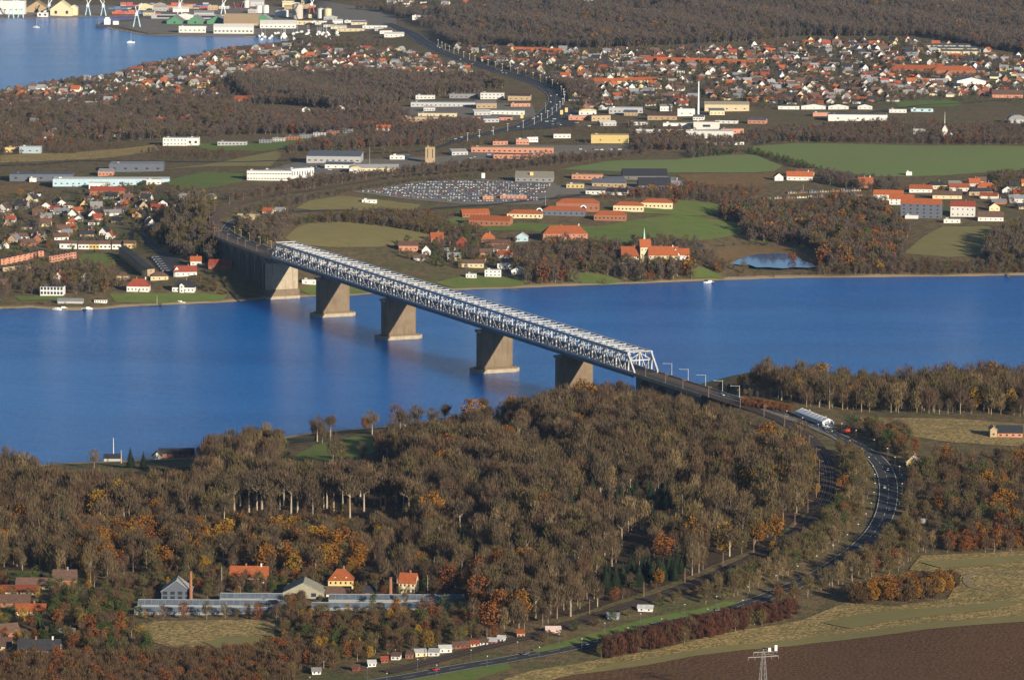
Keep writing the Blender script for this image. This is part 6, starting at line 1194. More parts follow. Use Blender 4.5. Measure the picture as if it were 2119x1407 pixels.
cme = cont.mesh('shipping_container', [M['plain']]); CC = [((.45, .1, .08), 'red'), ((.5, .16, .1), 'rust-orange'), ((.1, .2, .42), 'blue'), ((.5, .5, .5), 'grey'), ((.42, .12, .12), 'dark red'), (TN, 'tan')]
for row, (y_, xa, xb) in enumerate(((31, 238, 300), (30, 245, 345), (20, 230, 290), (19, 300, 460), (14, 255, 450))):
    pa = at(xa, y_); pb_ = at(xb, y_)
    n = int((pb_.x-pa.x)/13)
    for i in range(n):
        for lv in range(random.choice([1, 2, 3])):
            c_, nm = CC[(i//3+row+random.choice([0, 0, 0, 1])) % len(CC)]
            setp(link('shipping_container', cme, None, (pa.x+13*i, pa.y+row, pa.z+.5+2.62*lv), 0, None, c_), f'{nm} shipping container in the harbour stacks', 'container', 'containers on the harbour quay')
# clutter of the harbour town
for k in range(34):
    a = random.uniform(640, 850); b = 44+(a-640)/210*26+random.uniform(-8, 12); p = at(a, b)
    if p.z < .5 or not free(p.x, p.y, 9): continue
    wc = random.choice([(WH, 'white'), (WH, 'white'), (LG, 'grey'), (CR, 'cream')]); L_ = random.uniform(14, 30)
    building('industrial_shed', f'small {wc[1]} industrial shed in the harbour town right of the marina', 'shed', p, random.uniform(-.3, .3), L_, 12, random.uniform(4, 7), random.choice(['flat', 'gable', 'gabley']), 2.5, wc[0], random.choice([WH, LG, GY, BR]), (3, 1, 2, 1.2), 0, 'sheds right of the marina')
for k in range(26):
    a = random.uniform(300, 640); b = random.uniform(8, 46); p = at(a, b)
    if p.z < .5 or not free(p.x, p.y, 10): continue
    wc = random.choice([(WH, 'white'), (LG, 'grey'), (CR, 'cream'), (TN, 'tan')]); L_ = random.uniform(16, 40)
    building('industrial_shed', f'{wc[1]} storage shed among the harbour containers and silos', 'shed', p, random.uniform(-.15, .15), L_, 16, random.uniform(5, 11), random.choice(['flat', 'gable', 'gabley']), 3.5, wc[0], random.choice([WH, LG, GY, TN]), (3, 1, 2, 1.2), 0, 'sheds of the inner harbour')
# moored ship at the mole
p = onz(226, 57, 0); e = empty('cargo_ship', p, -.12, 'dark-hulled cargo ship with white bridge moored at the mole', 'ship')
build('hull', MB().prism([(-26, -3.5), (20, -5), (30, 0), (20, 5), (-26, 3.5)], -1, 5), [M['plain']], e, color=(.05, .06, .09)); build('bridge_house', MB().box(-9, 2, -4, 4, 5, 16).box(-7, 0, -3.5, 3.5, 16, 19), [M['white']], e); build('deck_house', MB().box(8, 18, -3.5, 3.5, 5, 12), [M['white']], e); build('boat_mast', MB().tube((-20, 0, 5), (-20, 0, 20), .5, .3, 6), [M['plain']], e, color=(.5, .2, .15))
# ------------------------------------------------------------------ trees
TW_ = {}
def tree_mat(name, ramp): M[name] = mat(name, rand=ramp, rough=1.0, spec=0.0, vary=0.35, scale=0.25)
tree_mat('twig_bare', [(.085, .06, .037), (.135, .095, .055), (.10, .077, .05), (.175, .122, .068)])
tree_mat('twig_red', [(.12, .076, .048), (.14, .084, .048), (.105, .071, .05)])
tree_mat('twig_pale', [(.23, .165, .082), (.20, .145, .072), (.25, .18, .10)])
tree_mat('twig_olive', [(.12, .097, .042), (.145, .11, .048), (.105, .085, .043)])
tree_mat('leaf_orange', [(.27, .12, .022), (.23, .10, .022), (.31, .15, .026), (.20, .085, .025)])
tree_mat('leaf_gold', [(.32, .18, .024), (.26, .15, .026), (.36, .21, .032)])
tree_mat('leaf_rust', [(.22, .08, .028), (.18, .07, .03), (.25, .10, .03)])
tree_mat('needle', [(.022, .034, .019), (.03, .042, .022), (.018, .028, .018)])
tree_mat('leaf_green', [(.06, .085, .025), (.085, .10, .03), (.05, .075, .025)])
tree_mat('twig_crimson', [(.105, .042, .028), (.125, .055, .032), (.09, .048, .032)])
tree_mat('twig_brown', [(.115, .072, .038), (.14, .09, .042), (.10, .065, .038)])
M['bark'] = mat('bark', rand=[(.36, .29, .2), (.26, .2, .14), (.44, .37, .27), (.22, .17, .12)], rough=1.0, spec=0.0, vary=0.4, scale=1.0)
tree_mat('far_bare', [(.105, .086, .07), (.135, .107, .082), (.12, .10, .084)]); tree_mat('far_red', [(.125, .088, .068), (.145, .098, .07), (.115, .085, .07)])  # greyer than the near twigs: some distance haze is put into the colour
M['bark_pale'] = mat('bark_pale', rand=[(.42, .34, .24), (.34, .27, .19), (.48, .41, .3)], rough=1.0, spec=0.0, vary=0.25, scale=1.0)
M['bark_dark'] = mat('bark_dark', (.10, .075, .055), vary=.3)
def crown_mesh(name, m, seed, H=20.0, rx=.21, z0=.36, z1=1.0, clusters=40, per=20, blade=(1.4, 2.8), wid=(.24, .46), up=.9, leaf=False, top=.55, csz=.058):
    r = np.random.default_rng(seed); V = []; Fc = []
    cz_ = (z0+z1)/2*H; hz_ = (z1-z0)/2*H; R = rx*H
    lob = r.uniform(.75, 1.15, 7)
    for c in range(clusters):
        while True:
            q = r.uniform(-1, 1, 3)
            if .15 < (q**2).sum() < 1: break
        q = q/np.linalg.norm(q)*np.linalg.norm(q)**.55
        t = (q[2]+1)/2; wz = np.interp(t, [0, .25, top, .85, 1], [.35, .8, 1, .72, .3])*1.15/max(.35, math.sqrt(max(.1, 1-q[2]**2)))
        ang = math.atan2(q[1], q[0]); f = lob[int((ang+math.pi)/(2*math.pi)*6.99)]*min(wz, 1.4)
        C = np.array([q[0]*R*f, q[1]*R*f, cz_+q[2]*hz_])
        n = int(per*r.uniform(.6, 1.4)); P = C+r.normal(0, 1, (n, 3))*H*csz*np.array([1, 1, .9])
        out = P-np.array([0, 0, z0*H*.8]); out /= np.linalg.norm(out, axis=1)[:, None]+1e-6
        for k in range(n):
            if leaf:
                d = r.normal(0, 1, 3); d /= np.linalg.norm(d); L = r.uniform(*blade)
            else:
                d = out[k]+np.array([0, 0, up])+r.normal(0, .35, 3); d /= np.linalg.norm(d); L = r.uniform(*blade)
            s_ = np.cross(d, r.normal(0, 1, 3)); s_ /= np.linalg.norm(s_)+1e-6; w = r.uniform(*wid); o = len(V)
            if leaf: V += [P[k]-d*L/2-s_*w/2, P[k]-d*L/2*.2+s_*w, P[k]+d*L/2, P[k]+d*L*.1-s_*w]; Fc += [(o, o+1, o+2, o+3)]
            else: V += [P[k]-d*L/2-s_*w/2, P[k]-d*L/2+s_*w/2, P[k]+d*L/2]; Fc += [(o, o+1, o+2)]
    return V, Fc
def trunk_geo(seed, H=20.0, r0=.34, top=.8, limbs=7, zl=(.34, .6), R=.16, n=6):
    r = np.random.default_rng(seed); mb = MB(); pts = [Vector((0, 0, -.6))]
    for k in range(1, 5): t = k/4; pts.append(Vector((r.normal(0, .12)*t, r.normal(0, .12)*t, H*top*t)))
    for k in range(4): mb.tube(pts[k], pts[k+1], r0*(1-.8*k/4), r0*(1-.8*(k+1)/4), n)
    for k in range(limbs):
        z = H*r.uniform(*zl); a = r.uniform(0, 6.28); L = H*r.uniform(.14, .26); p = Vector((0, 0, z)); q = p+Vector((math.cos(a)*R*H*.8, math.sin(a)*R*H*.8, L)); mid = (p+q)/2+Vector((math.cos(a), math.sin(a), 0))*.05*H
        mb.tube(p, mid, r0*.4, r0*.25, 4, cap=False); mb.tube(mid, q, r0*.25, r0*.1, 4, cap=False)
    return mb
def conifer_geo(seed, H=18.0, R=.24, layers=14, per=16, fat=1.0):
    r = np.random.default_rng(seed); V = []; Fc = []
    for l in range(layers):
        t = l/(layers-1); z = H*(.12+.86*t); rad = R*H*(1-t)**.85*fat+.25
        n = max(5, int(per*(1-t*.6)))
        for k in range(n):
            a = 2*math.pi*(k+r.uniform(0, .9))/n; rr = rad*r.uniform(.75, 1.15); dz = -H*.055*r.uniform(.5, 1.3)
            d = np.array([math.cos(a), math.sin(a), 0]); s_ = np.array([-d[1], d[0], 0]); w = rr*.42+.2
            o = len(V); c = np.array([0, 0, z+r.normal(0, .2)])
            V += [c+np.array([0, 0, H*.05]), c+d*rr*.62+s_*w+np.array([0, 0, dz*.5]), c+d*rr+np.array([0, 0, dz]), c+d*rr*.62-s_*w+np.array([0, 0, dz*.5])]; Fc += [(o, o+1, o+2, o+3)]
    return V, Fc
PROT = {}     # kind -> list of (trunk mesh or None, crown mesh)
def proto(kind, n, trunk, **kw):
    PROT[kind] = []
    for i in range(n):
        k2 = dict(kw); k2['rx'] = kw.get('rx', .21)*random.uniform(.8, 1.25); k2['z0'] = kw.get('z0', .36)*random.uniform(.85, 1.3); k2['up'] = kw.get('up', .9)*random.uniform(.7, 1.9); k2['top'] = random.uniform(.45, .72)
        v, f = crown_mesh(kind, None, 100*len(PROT)+i, **{a: b for a, b in k2.items() if a not in ('m', 'r0', 'limbs')}); cm = mesh('crown', v, f, [M[kw['m']]])
        tm = trunk_geo(900+7*i+len(PROT), kw.get('H', 20), kw.get('r0', .34), zl=(kw.get('z0', .36)*.95, .62), limbs=kw.get('limbs', 7)).mesh('trunk', [M[trunk]]) if trunk else None
        PROT[kind].append((tm, cm))
proto('bare', 7, 'bark', m='twig_bare', z0=.32, r0=.46, rx=.185, clusters=44, per=17, up=1.9, csz=.058, wid=(.16, .34), blade=(1.8, 3.4))
proto('trunked', 3, 'bark_pale', m='twig_bare', z0=.5, r0=.6, rx=.2, clusters=34, per=24)
proto('barered', 4, 'bark', m='twig_red', z0=.26, rx=.2, clusters=42, per=18, up=1.6, wid=(.18, .36), blade=(1.7, 3.2))
proto('pale', 2, 'bark', m='twig_pale', rx=.15, z0=.2, up=2.2, clusters=36, top=.65)
proto('olive', 4, 'bark', m='twig_olive', rx=.27, z0=.18, clusters=44, per=22)
proto('orange', 3, 'bark_dark', m='leaf_orange', rx=.27, z0=.24, leaf=True, clusters=52, per=17, blade=(.8, 1.5), wid=(.35, .7), csz=.055)
proto('gold', 2, 'bark_dark', m='leaf_gold', rx=.24, z0=.2, leaf=True, clusters=46, per=17, blade=(.8, 1.5), wid=(.35, .7), csz=.055)
proto('rust', 2, 'bark_dark', m='leaf_rust', rx=.27, z0=.18, leaf=True, clusters=46, per=17, blade=(.8, 1.4), wid=(.35, .65), csz=.06)
proto('green', 2, 'bark_dark', m='leaf_green', rx=.26, z0=.10, leaf=True, clusters=44, per=17, blade=(.8, 1.4), wid=(.35, .7), csz=.06)
proto('crimson', 2, 'bark_dark', m='twig_crimson', rx=.3, z0=.05, up=1.6, clusters=44, per=20, blade=(2.2, 4), wid=(.3, .6))
proto('shrub', 3, 'bark_dark', m='twig_brown', rx=.36, z0=.04, up=.9, clusters=40, per=18, blade=(2.2, 4), wid=(.4, .75))
PROT['conifer'] = []
for i in range(3):
    v, f = conifer_geo(50+i, fat=(1.0, .8, 1.2)[i]); PROT['conifer'].append((MB().tube((0, 0, -.5), (0, 0, 16), .28, .05, 6).mesh('trunk', [M['bark_dark']]), mesh('crown', v, f, [M['needle']])))
BASEH = {k: 20.0 for k in PROT}; BASEH['conifer'] = 18.0
# coarse versions for the far land (trunk and crown in one mesh)
FARP = {}
def fproto(kind, n, m, trunk=True, **kw):
    FARP[kind] = []
    for i in range(n):
        v, f = crown_mesh(kind, None, 500+31*len(FARP)+i, **kw)
        FARP[kind].append((MB().tube((0, 0, -1), (0, 0, 11 if trunk else 3), .42, .2, 4, 0, False).mesh('trunk', [M['bark']]), mesh('crown', v, f, [M[m]])))
fk = dict(clusters=26, per=15, blade=(1.8, 3.4), wid=(.45, .85), csz=.07)
fproto('bare', 3, 'far_bare', rx=.27, z0=.22, **fk); fproto('barered', 2, 'far_red', rx=.27, z0=.2, **fk); fproto('olive', 2, 'twig_olive', rx=.28, z0=.15, **fk); fproto('pale', 1, 'twig_pale', rx=.2, z0=.15, **fk)
fl_ = dict(leaf=True, clusters=22, per=12, blade=(1.6, 2.8), wid=(.7, 1.3), csz=.075)
fproto('orange', 2, 'leaf_orange', rx=.3, z0=.15, **fl_); fproto('rust', 2, 'leaf_rust', rx=.3, z0=.12, **fl_); fproto('gold', 1, 'leaf_gold', rx=.28, z0=.12, **fl_); fproto('green', 2, 'leaf_green', rx=.3, z0=.06, **fl_); fproto('shrub', 2, 'twig_brown', False, rx=.4, z0=0.0, **fk)
FARP['conifer'] = []
for i in range(2):
    v, f = conifer_geo(80+i, H=20, layers=9, per=10); FARP['conifer'].append((MB().tube((0, 0, -1), (0, 0, 14), .3, .1, 4, 0, False).mesh('trunk', [M['bark_dark']]), mesh('crown', v, f, [M['needle']])))

# where they stand: outlines of the ground each wood covers
NEAR = [
 ('in the wood below the bridge', [(-60, 985), (50, 988), (110, 1015), (250, 1036), (340, 1030), (400, 990), (425, 962), (470, 945), (560, 928), (600, 932), (640, 908), (760, 895), (850, 886), (900, 882), (1000, 870), (1100, 857), (1200, 848), (1320, 836), (1420, 842), (1500, 846), (1560, 862), (1620, 888), (1668, 918), (1690, 960), (1692, 1000), (1680, 1045), (1636, 1095), (1550, 1148), (1440, 1193), (1290, 1243), (1170, 1282), (1080, 1308), (1000, 1312), (975, 1285), (972, 1235), (880, 1222), (760, 1212), (600, 1198), (470, 1190), (300, 1205), (215, 1240), (170, 1200), (60, 1180), (-60, 1185)], 8.6, (11, 26), None),
 ('between the railway and the road bend', [(1712, 930), (1760, 942), (1798, 965), (1814, 1000), (1812, 1050), (1788, 1095), (1736, 1140), (1660, 1188), (1560, 1228), (1450, 1258), (1440, 1240), (1560, 1185), (1660, 1130), (1722, 1070), (1740, 1010), (1732, 960)], 7.5, (8, 13), dict(olive=6, pale=2, bare=2, green=1, rust=.5)),
 ('in the shore wood right of the bridge', [(1470, 812), (1600, 830), (1660, 842), (1780, 852), (1960, 858), (2119, 862), (2260, 862), (2260, 812), (2119, 808), (1900, 816), (1700, 812), (1560, 805)], 9.6, (12, 25), dict(bare=6, barered=2, orange=.35, gold=.2, olive=3, pale=.6, rust=.2)),
 ('right of the road above the side turning', [(1745, 895), (1790, 888), (1860, 900), (1900, 935), (1880, 955), (1850, 965), (1790, 925)], 8.5, (8, 13), dict(olive=3, barered=3, rust=1, green=1)),
 ('in the scrub right of the road bend', [(1862, 1005), (1900, 985), (1960, 960), (2060, 955), (2260, 965), (2260, 1120), (2119, 1130), (2000, 1135), (1960, 1120), (1890, 1105), (1862, 1060)], 9.4, (8, 17), dict(bare=5, olive=4, barered=2.5, rust=.5, orange=.3, green=.6)),
 ('beside the lower road', [(1856, 1082), (1900, 1112), (1950, 1140), (1900, 1152), (1870, 1185), (1760, 1205), (1700, 1225), (1640, 1248), (1600, 1265), (1612, 1244), (1712, 1200), (1796, 1148), (1842, 1100)], 7.5, (10, 15), dict(olive=5, pale=2, bare=2, rust=1)),
 ('in the dark red hedge along the road', [(1230, 1352), (1300, 1334), (1420, 1308), (1540, 1284), (1640, 1260), (1660, 1272), (1560, 1302), (1400, 1336), (1250, 1366)], 4.6, (7, 11), dict(crimson=7, barered=2, olive=1)),
 ('in the golden hedge above the grassland', [(1760, 1246), (1790, 1228), (1900, 1216), (1985, 1210), (1995, 1230), (1900, 1243), (1780, 1252)], 5.0, (8, 12), dict(gold=1, orange=4, shrub=4, rust=1)),
 ('in the rust-red wood at the right edge', [(1950, 1146), (2000, 1152), (2119, 1142), (2260, 1132), (2260, 1108), (2100, 1116), (1980, 1126)], 5.5, (9, 14), dict(rust=5, barered=4, orange=1)),
 ('among the gardens at bottom left', [(110, 1240), (200, 1240), (265, 1250), (270, 1300), (300, 1335), (330, 1360), (200, 1370), (130, 1345), (112, 1300)], 7.0, (6, 13), dict(green=3, conifer=3, barered=2, olive=2, rust=1, gold=.5)),
 ('among the houses at the left edge', [(-40, 1190), (190, 1195), (180, 1240), (110, 1290), (130, 1340), (40, 1345), (-40, 1350)], 9.5, (5, 11), dict(green=3, conifer=2, gold=1, olive=2, rust=1)),
 ('in the brown thicket along the bottom edge', [(-40, 1390), (60, 1378), (200, 1378), (320, 1368), (480, 1368), (590, 1352), (620, 1370), (600, 1430), (-40, 1470)], 5.4, (8, 12), dict(barered=6, rust=1.5, shrub=3, olive=1)),
 ('in the thicket below the greenhouses', [(575, 1300), (640, 1280), (970, 1280), (1000, 1312), (1090, 1318), (960, 1342), (820, 1358), (700, 1378), (640, 1392), (585, 1350)], 7.2, (6, 11), dict(olive=3, barered=3, green=1.5, shrub=3, rust=1, gold=.4)),
 ('beside the greenhouses', [(200, 1225), (300, 1200), (480, 1190), (600, 1196), (680, 1200), (780, 1208), (900, 1220), (980, 1270), (640, 1282), (570, 1300), (280, 1285)], 7.6, (5, 11), dict(olive=3, barered=2, green=2, rust=1, gold=.5, shrub=1)),
 ('on the railway bank', [(1290, 1262), (1440, 1212), (1560, 1165), (1560, 1185), (1440, 1240), (1330, 1275), (1180, 1315), (1100, 1335), (1100, 1318), (1180, 1297)], 7.5, (4, 8), dict(olive=2, shrub=3, green=1)),
]
SPOTS = [  # photograph x, y of the foot, height m, kind, label: trees that stand out
 (975, 893, 25, 'orange', 'round golden-orange tree on the wood edge against the water'), (757, 893, 12, 'orange', 'small round orange tree on the near shore'), (818, 890, 20, 'barered', 'slim pale reddish tree standing alone against the water'), (1063, 868, 19, 'orange', 'orange tree left of the hidden pier'),
 (1505, 925, 14, 'gold', 'pointed golden tree below the railway bend'), (1415, 922, 15, 'rust', 'rust-orange tree in the middle of the wood'), (1735, 838, 18, 'gold', 'rounded golden tree beside the tent hall'), (1755, 845, 17, 'orange', 'orange-gold tree right of the tent hall'), (375, 1030, 18, 'gold', 'narrow yellow tree beside the left water edge'), (1250, 832, 15, 'pale', 'pale yellowish tree below the deck'),
 (915, 945, 16, 'gold', 'slim yellow tree above the green clearing'), (270, 968, 15, 'conifer', 'dark spruce beside the boathouses, left one'), (297, 970, 13, 'conifer', 'dark spruce beside the boathouses, right one'), (195, 968, 14, 'bare', 'airy bare tree beside the flagpole'), (1168, 1196, 15, 'bare', 'round-headed pale tree beside the brick gabled house'),
 (1100, 1185, 13, 'orange', 'orange tree above the brick gabled house'), (1365, 1215, 11, 'orange', 'orange tree beside the railway masts'), (410, 965, 14, 'barered', 'slim reddish tree at the end of the dark boathouse'), (440, 975, 13, 'rust', 'rust tree behind the boathouse'), (590, 955, 8, 'conifer', 'dark conifer at the left of the green clearing'),
 (180, 1195, 15, 'gold', 'yellow-orange maple above the left houses'), (375, 1150, 17, 'orange', 'large orange oak above the grey hall, left crown'), (420, 1145, 18, 'orange', 'large orange oak above the grey hall, right crown'), (540, 1165, 17, 'gold', 'yellow oak above the long orange-roofed house'), (700, 1160, 19, 'orange', 'orange oak above the cream house'), (250, 1130, 18, 'orange', 'orange-brown oak at the left of the oak belt'), (300, 1125, 18, 'orange', 'second orange-brown oak of the belt'), (470, 1130, 18, 'gold', 'golden oak in the middle of the belt'), (620, 1150, 17, 'orange', 'orange oak right of the yellow one'), (738, 1150, 15, 'orange', 'small orange oak at the right of the belt'), (870, 1180, 12, 'orange', 'orange tree above the yellow house'), (340, 1145, 17, 'orange', 'broad orange oak of the left belt'), (505, 1120, 18, 'orange', 'orange oak behind the golden one'), (570, 1125, 17, 'orange', 'orange oak on the slope above the yellow one'), (660, 1120, 17, 'gold', 'golden oak high in the belt'),
 (1570, 1130, 16, 'orange', 'orange tree inside the railway bend'), (1605, 1120, 17, 'orange', 'larger orange tree inside the railway bend'), (1600, 1150, 9, 'gold', 'bright yellow tree beside the railway bend'), (1660, 1010, 14, 'orange', 'tawny tree on the inner bank of the railway bend'), (1640, 960, 14, 'olive', 'tawny tree below the railway bend'), (1690, 1025, 8, 'gold', 'small yellow bush on the railway bank'),
 (2020, 1010, 13, 'rust', 'rust-orange tree in the right-hand scrub'), (1895, 1110, 9, 'orange', 'orange bush beside the lower road'), (1908, 1060, 8, 'gold', 'golden bush in the right-hand scrub'),
]
for i in range(24): SPOTS.append((1250+7.2*i+random.uniform(-5, 5), 1222-i*1.2+random.uniform(-16, 6), random.uniform(12, 16), 'conifer', 'dark green spruce in the small plantation above the railway'))
for i in range(22): SPOTS.append((1175+11*i+random.uniform(-6, 6), 1050+random.uniform(-22, 14), random.uniform(13, 18), 'conifer', 'dark conifer in the heart of the wood'))
for i in range(7): SPOTS.append((690+24*i+random.uniform(-8, 8), 1130+random.uniform(-22, 14), random.uniform(10, 14), 'conifer', 'dark conifer between the orange oaks and the tall trunks'))
for i in range(16): SPOTS.append((1395+14*i+random.uniform(-6, 6), 1058+random.uniform(-18, 10), random.uniform(14, 18), 'pale', 'pale tan upright poplar in the row inside the railway bend'))
for i in range(26): SPOTS.append((470+15*i+random.uniform(-5, 5), 1058+random.uniform(-18, 10)+(6 if i % 2 else 0), random.uniform(22, 28), 'trunked', f'tall bare tree with pale trunk, {ordn(i)} from left in the row above the oaks'))
for i in range(48): SPOTS.append((1535+4.4*(i//2), 833+.62*(i//2)+(7 if i % 2 else 0)+random.uniform(-1.5, 1.5), random.uniform(3.5, 5.5), 'rust', 'rust-brown beech bush in the hedge beside the road junction'))
def wood_mix(a, b):       # picture position -> kinds, main wood
    w = dict(bare=7.0, barered=1.4, olive=1.8, pale=.8, trunked=1.3, orange=.1, rust=.1, conifer=.16, gold=.05)
    if 150 < a < 800 and 1085 < b < 1200: w.update(orange=1.8, gold=.7, bare=4, rust=.5, barered=3)
    if a < 450 and b < 1060: w.update(olive=3, barered=3)
    if 1380 < a < 1640 and 1000 < b < 1080: w.update(pale=7)
    if a > 1480 and b > 900: w.update(olive=5, orange=.5, gold=.3, bare=4, pale=1.5)
    if 950 < a < 1100 and b > 1150: w.update(rust=1.5, olive=3, orange=.8)
    if 480 < a < 860 and 1010 < b < 1065: w.update(bare=4, barered=1, conifer=.8)
    return w
def choose(w):
    ks = list(w); t = random.random()*sum(w.values())
    for k in ks:
        t -= w[k]
        if t <= 0: return k
    return ks[0]
occ = np.array(OCC)
def mask_free(x, y, pad):
    ok = np.ones(len(x), bool)
    for o in occ:
        near = (np.abs(x-o[0]) < o[2]+pad) & (np.abs(y-o[1]) < o[2]+pad)
        if near.any(): ok &= ~(near & ((x-o[0])**2+(y-o[1])**2 < (o[2]+pad-1)**2))
    for pts, hw in LINES: ok &= segdist(x, y, pts[::3]+[pts[-1]]) > hw
    return ok
def scatter(poly, gs, open_=True, pad=2.0, jit=.42):
    ws = [at(a, min(b, 1600)) for a, b in poly]; x0, x1 = min(q.x for q in ws), max(q.x for q in ws); y0, y1 = min(q.y for q in ws), max(q.y for q in ws)
    X, Y = np.meshgrid(np.arange(x0-gs, x1+gs, gs), np.arange(y0-gs, y1+gs, gs)); X = X.ravel()+rng.uniform(-jit, jit, X.size)*gs; Y = Y.ravel()+rng.uniform(-jit, jit, Y.size)*gs
    Z = hgt(X, Y); a, b = proj(X, Y, Z); ok = inpoly(a, b, poly) & (Z > 1.0)
    if open_:
        for p in PX_OPEN: ok &= ~inpoly(a, b, p)
    X, Y, Z, a, b = X[ok], Y[ok], Z[ok], a[ok], b[ok]; ok = mask_free(X, Y, pad)
    return X[ok], Y[ok], Z[ok], a[ok], b[ok]
SKY = [(-60, 895), (0, 905), (50, 925), (90, 952), (150, 968), (250, 968), (390, 972), (408, 960), (420, 900), (500, 882), (560, 872), (600, 864), (662, 864), (680, 892), (740, 900), (850, 880), (900, 868), (950, 852), (1000, 842), (1060, 820), (1110, 814), (1150, 802), (1200, 788), (1250, 783), (1310, 788), (1340, 800), (1420, 816), (1480, 827), (1520, 840), (1560, 855), (1600, 872), (1650, 898), (1690, 935), (1691, 0), (2300, 0)]
CLEAR = [[(470, 1030), (860, 1030), (850, 1116), (470, 1116)], [(575, 945), (820, 945), (830, 1002), (575, 1002)], [(1200, 1085), (980, 1080), (900, 1130), (960, 1200), (1110, 1190)], [(1170, 1030), (1420, 1020), (1430, 1085), (1180, 1092)], [(1380, 1035), (1640, 1020), (1640, 1070), (1560, 1118), (1380, 1118)], [(1235, 1185), (1440, 1160), (1440, 1195), (1290, 1243), (1235, 1248)]]
def lump(x, y): return .5*(math.sin(x*.017+1.7*math.sin(y*.006))+math.sin(y*.0085+1.3*math.sin(x*.019)+2))
near_trees = []       # (h/Y, x, y, z, h, kind, variant, rot, where)
for where, poly, gs, hr, mix in NEAR:
    X, Y, Z, A_, B_ = scatter(poly, gs)
    for x, y, z, a, b in zip(X, Y, Z, A_, B_):
        s_ = (x-BX)*AX[0]+(y-BY)*AX[1]; l_ = (x-BX)*NX[0]+(y-BY)*NX[1]
        if s_ > -118 and abs(l_) < 14: continue
        lp = lump(x*2.2, y*1.3); h = random.uniform(*hr)*(1+.13*lp); k = choose(mix or wood_mix(a, b))
        if mix is None and (lp < -.68 and random.random() < .7 or random.random() < .2): continue
        if where.startswith('in the wood') and b > 1150: h *= .8
        if where.startswith('in the wood'):
            if random.random() < (.97, .97, .7, .9, .9, .95)[[inpoly(a, b, q).item() for q in CLEAR].index(True)] if any(inpoly(a, b, q) for q in CLEAR) else False:
                if random.random() < .5: continue
                k = choose(dict(shrub=4, rust=.6, barered=2, green=1.2)); h = random.uniform(3, 6.5)
            if 150 < a < 850 and 1090 < b < 1180: h = min(h, 16, max(5, (b-1066)/3.2))
            m_ = scale_at(Vector((x, y, z))); lim = float(np.interp(a, [q[0] for q in SKY], [q[1] for q in SKY]))
            if 585 < a < 815 and b > 1000: lim = max(lim, 950)
            hm_ = (b-lim)/m_/.99
            if h > hm_: h = hm_*random.uniform(.8, 1.0)
            if h < 3: continue
        if s_ > -160 and l_ > 0 and l_ < 40: h = min(h, max(6, 39-z))
        if k == 'trunked': h = max(h, 19)
        if k == 'conifer': h *= .8
        near_trees.append((h/y, x, y, z, h, k, random.randrange(len(PROT[k])), random.uniform(0, 6.28), where))
near_trees.sort(key=lambda t: -t[0])
LMK = [(430, 1260, 'near the left greenhouses'), (800, 1250, 'near the right greenhouses'), (365, 947, 'above the boathouses'), (700, 930, 'around the green clearing'), (1180, 1196, 'near the brick gabled house'), (1690, 1000, 'inside the railway bend'), (1340, 820, 'under the near approach'), (1180, 860, 'round the hidden pier'), (980, 900, 'at the water edge'), (100, 1200, 'above the left-edge houses'), (60, 985, 'on the left-edge hill'), (1450, 1180, 'along the lower railway'), (1300, 1030, 'around the dark conifers'), (1500, 1040, 'around the pale poplars'), (650, 1050, 'around the tall pale trunks'), (1000, 1080, 'in the shaded hollow'), (250, 1090, 'on the left slope'), (450, 1130, 'in the oak belt'), (1480, 900, 'below the railway start')]
def lmk(a, b): return min(LMK, key=lambda q: (q[0]-a)**2+((q[1]-b)*2.2)**2)[2]
KINDN = dict(trunked=('bare_tree', 'tall pale-trunked tree'), bare=('bare_tree', 'bare grey-brown tree'), barered=('bare_tree', 'bare reddish-brown tree'), pale=('poplar_tree', 'pale tan upright tree'), olive=('bare_tree', 'olive-brown tree'), orange=('oak_tree', 'orange autumn tree'), gold=('maple_tree', 'golden-yellow autumn tree'), rust=('beech_tree', 'rust-red autumn tree'), green=('evergreen_shrub', 'dark green evergreen shrub'), crimson=('red_shrub', 'crimson-twigged shrub'), shrub=('brown_shrub', 'brown leafless shrub'), conifer=('spruce_tree', 'dark green spruce'))
SRC = {}
def tree_obj(x, y, z, h, k, v, rz, label, group):
    nm = KINDN[k][0]; e = empty(nm, (x, y, z), rz, label, 'shrub' if 'shrub' in nm else 'tree', group); s = h/BASEH[k]; f = random.uniform(.9, 1.15); e.scale = (s*f, s*f, s)
    tm, cm = PROT[k][v]; c = link('crown', cm, e); t = link('trunk', tm, e)
    SRC.setdefault((k, v), (t, c)); return e
for a, b, h, k, lab in SPOTS:
    p = at(a, b); n = sum(1 for q in SPOTS if q[4] == lab); tree_obj(p.x, p.y, p.z, h, k, random.randrange(len(PROT[k])), random.uniform(0, 6.28), lab, lab.split(' in ')[-1].split(' beside ')[-1]+' trees' if n > 1 else None)
cap = {'bare_tree': 230, 'oak_tree': 60, 'maple_tree': 30, 'beech_tree': 55, 'spruce_tree': 30, 'evergreen_shrub': 45, 'red_shrub': 70, 'brown_shrub': 45, 'poplar_tree': 25}
left_over = {}; used = {}
for t in near_trees:
    _, x, y, z, h, k, v, rz, where = t; nm = KINDN[k][0]; a, b = proj(x, y, z)
    vis = -20 < a < 2140 and b < 1440
    if (vis and used.get(nm, 0) < cap[nm]) or (k, v) not in SRC:
        used[nm] = used.get(nm, 0)+1; size = 'tall' if h > 18 else ('low' if h < 9 else 'mid-sized'); tree_obj(x, y, z, h, k, v, rz, f'{size} {KINDN[k][1]} {where if not where.startswith("in the wood") else "in the near wood "+lmk(a, b)}', f'trees {where}')
    else: left_over.setdefault(nm, []).append((x, y, z, h/BASEH[k], k, v, rz))
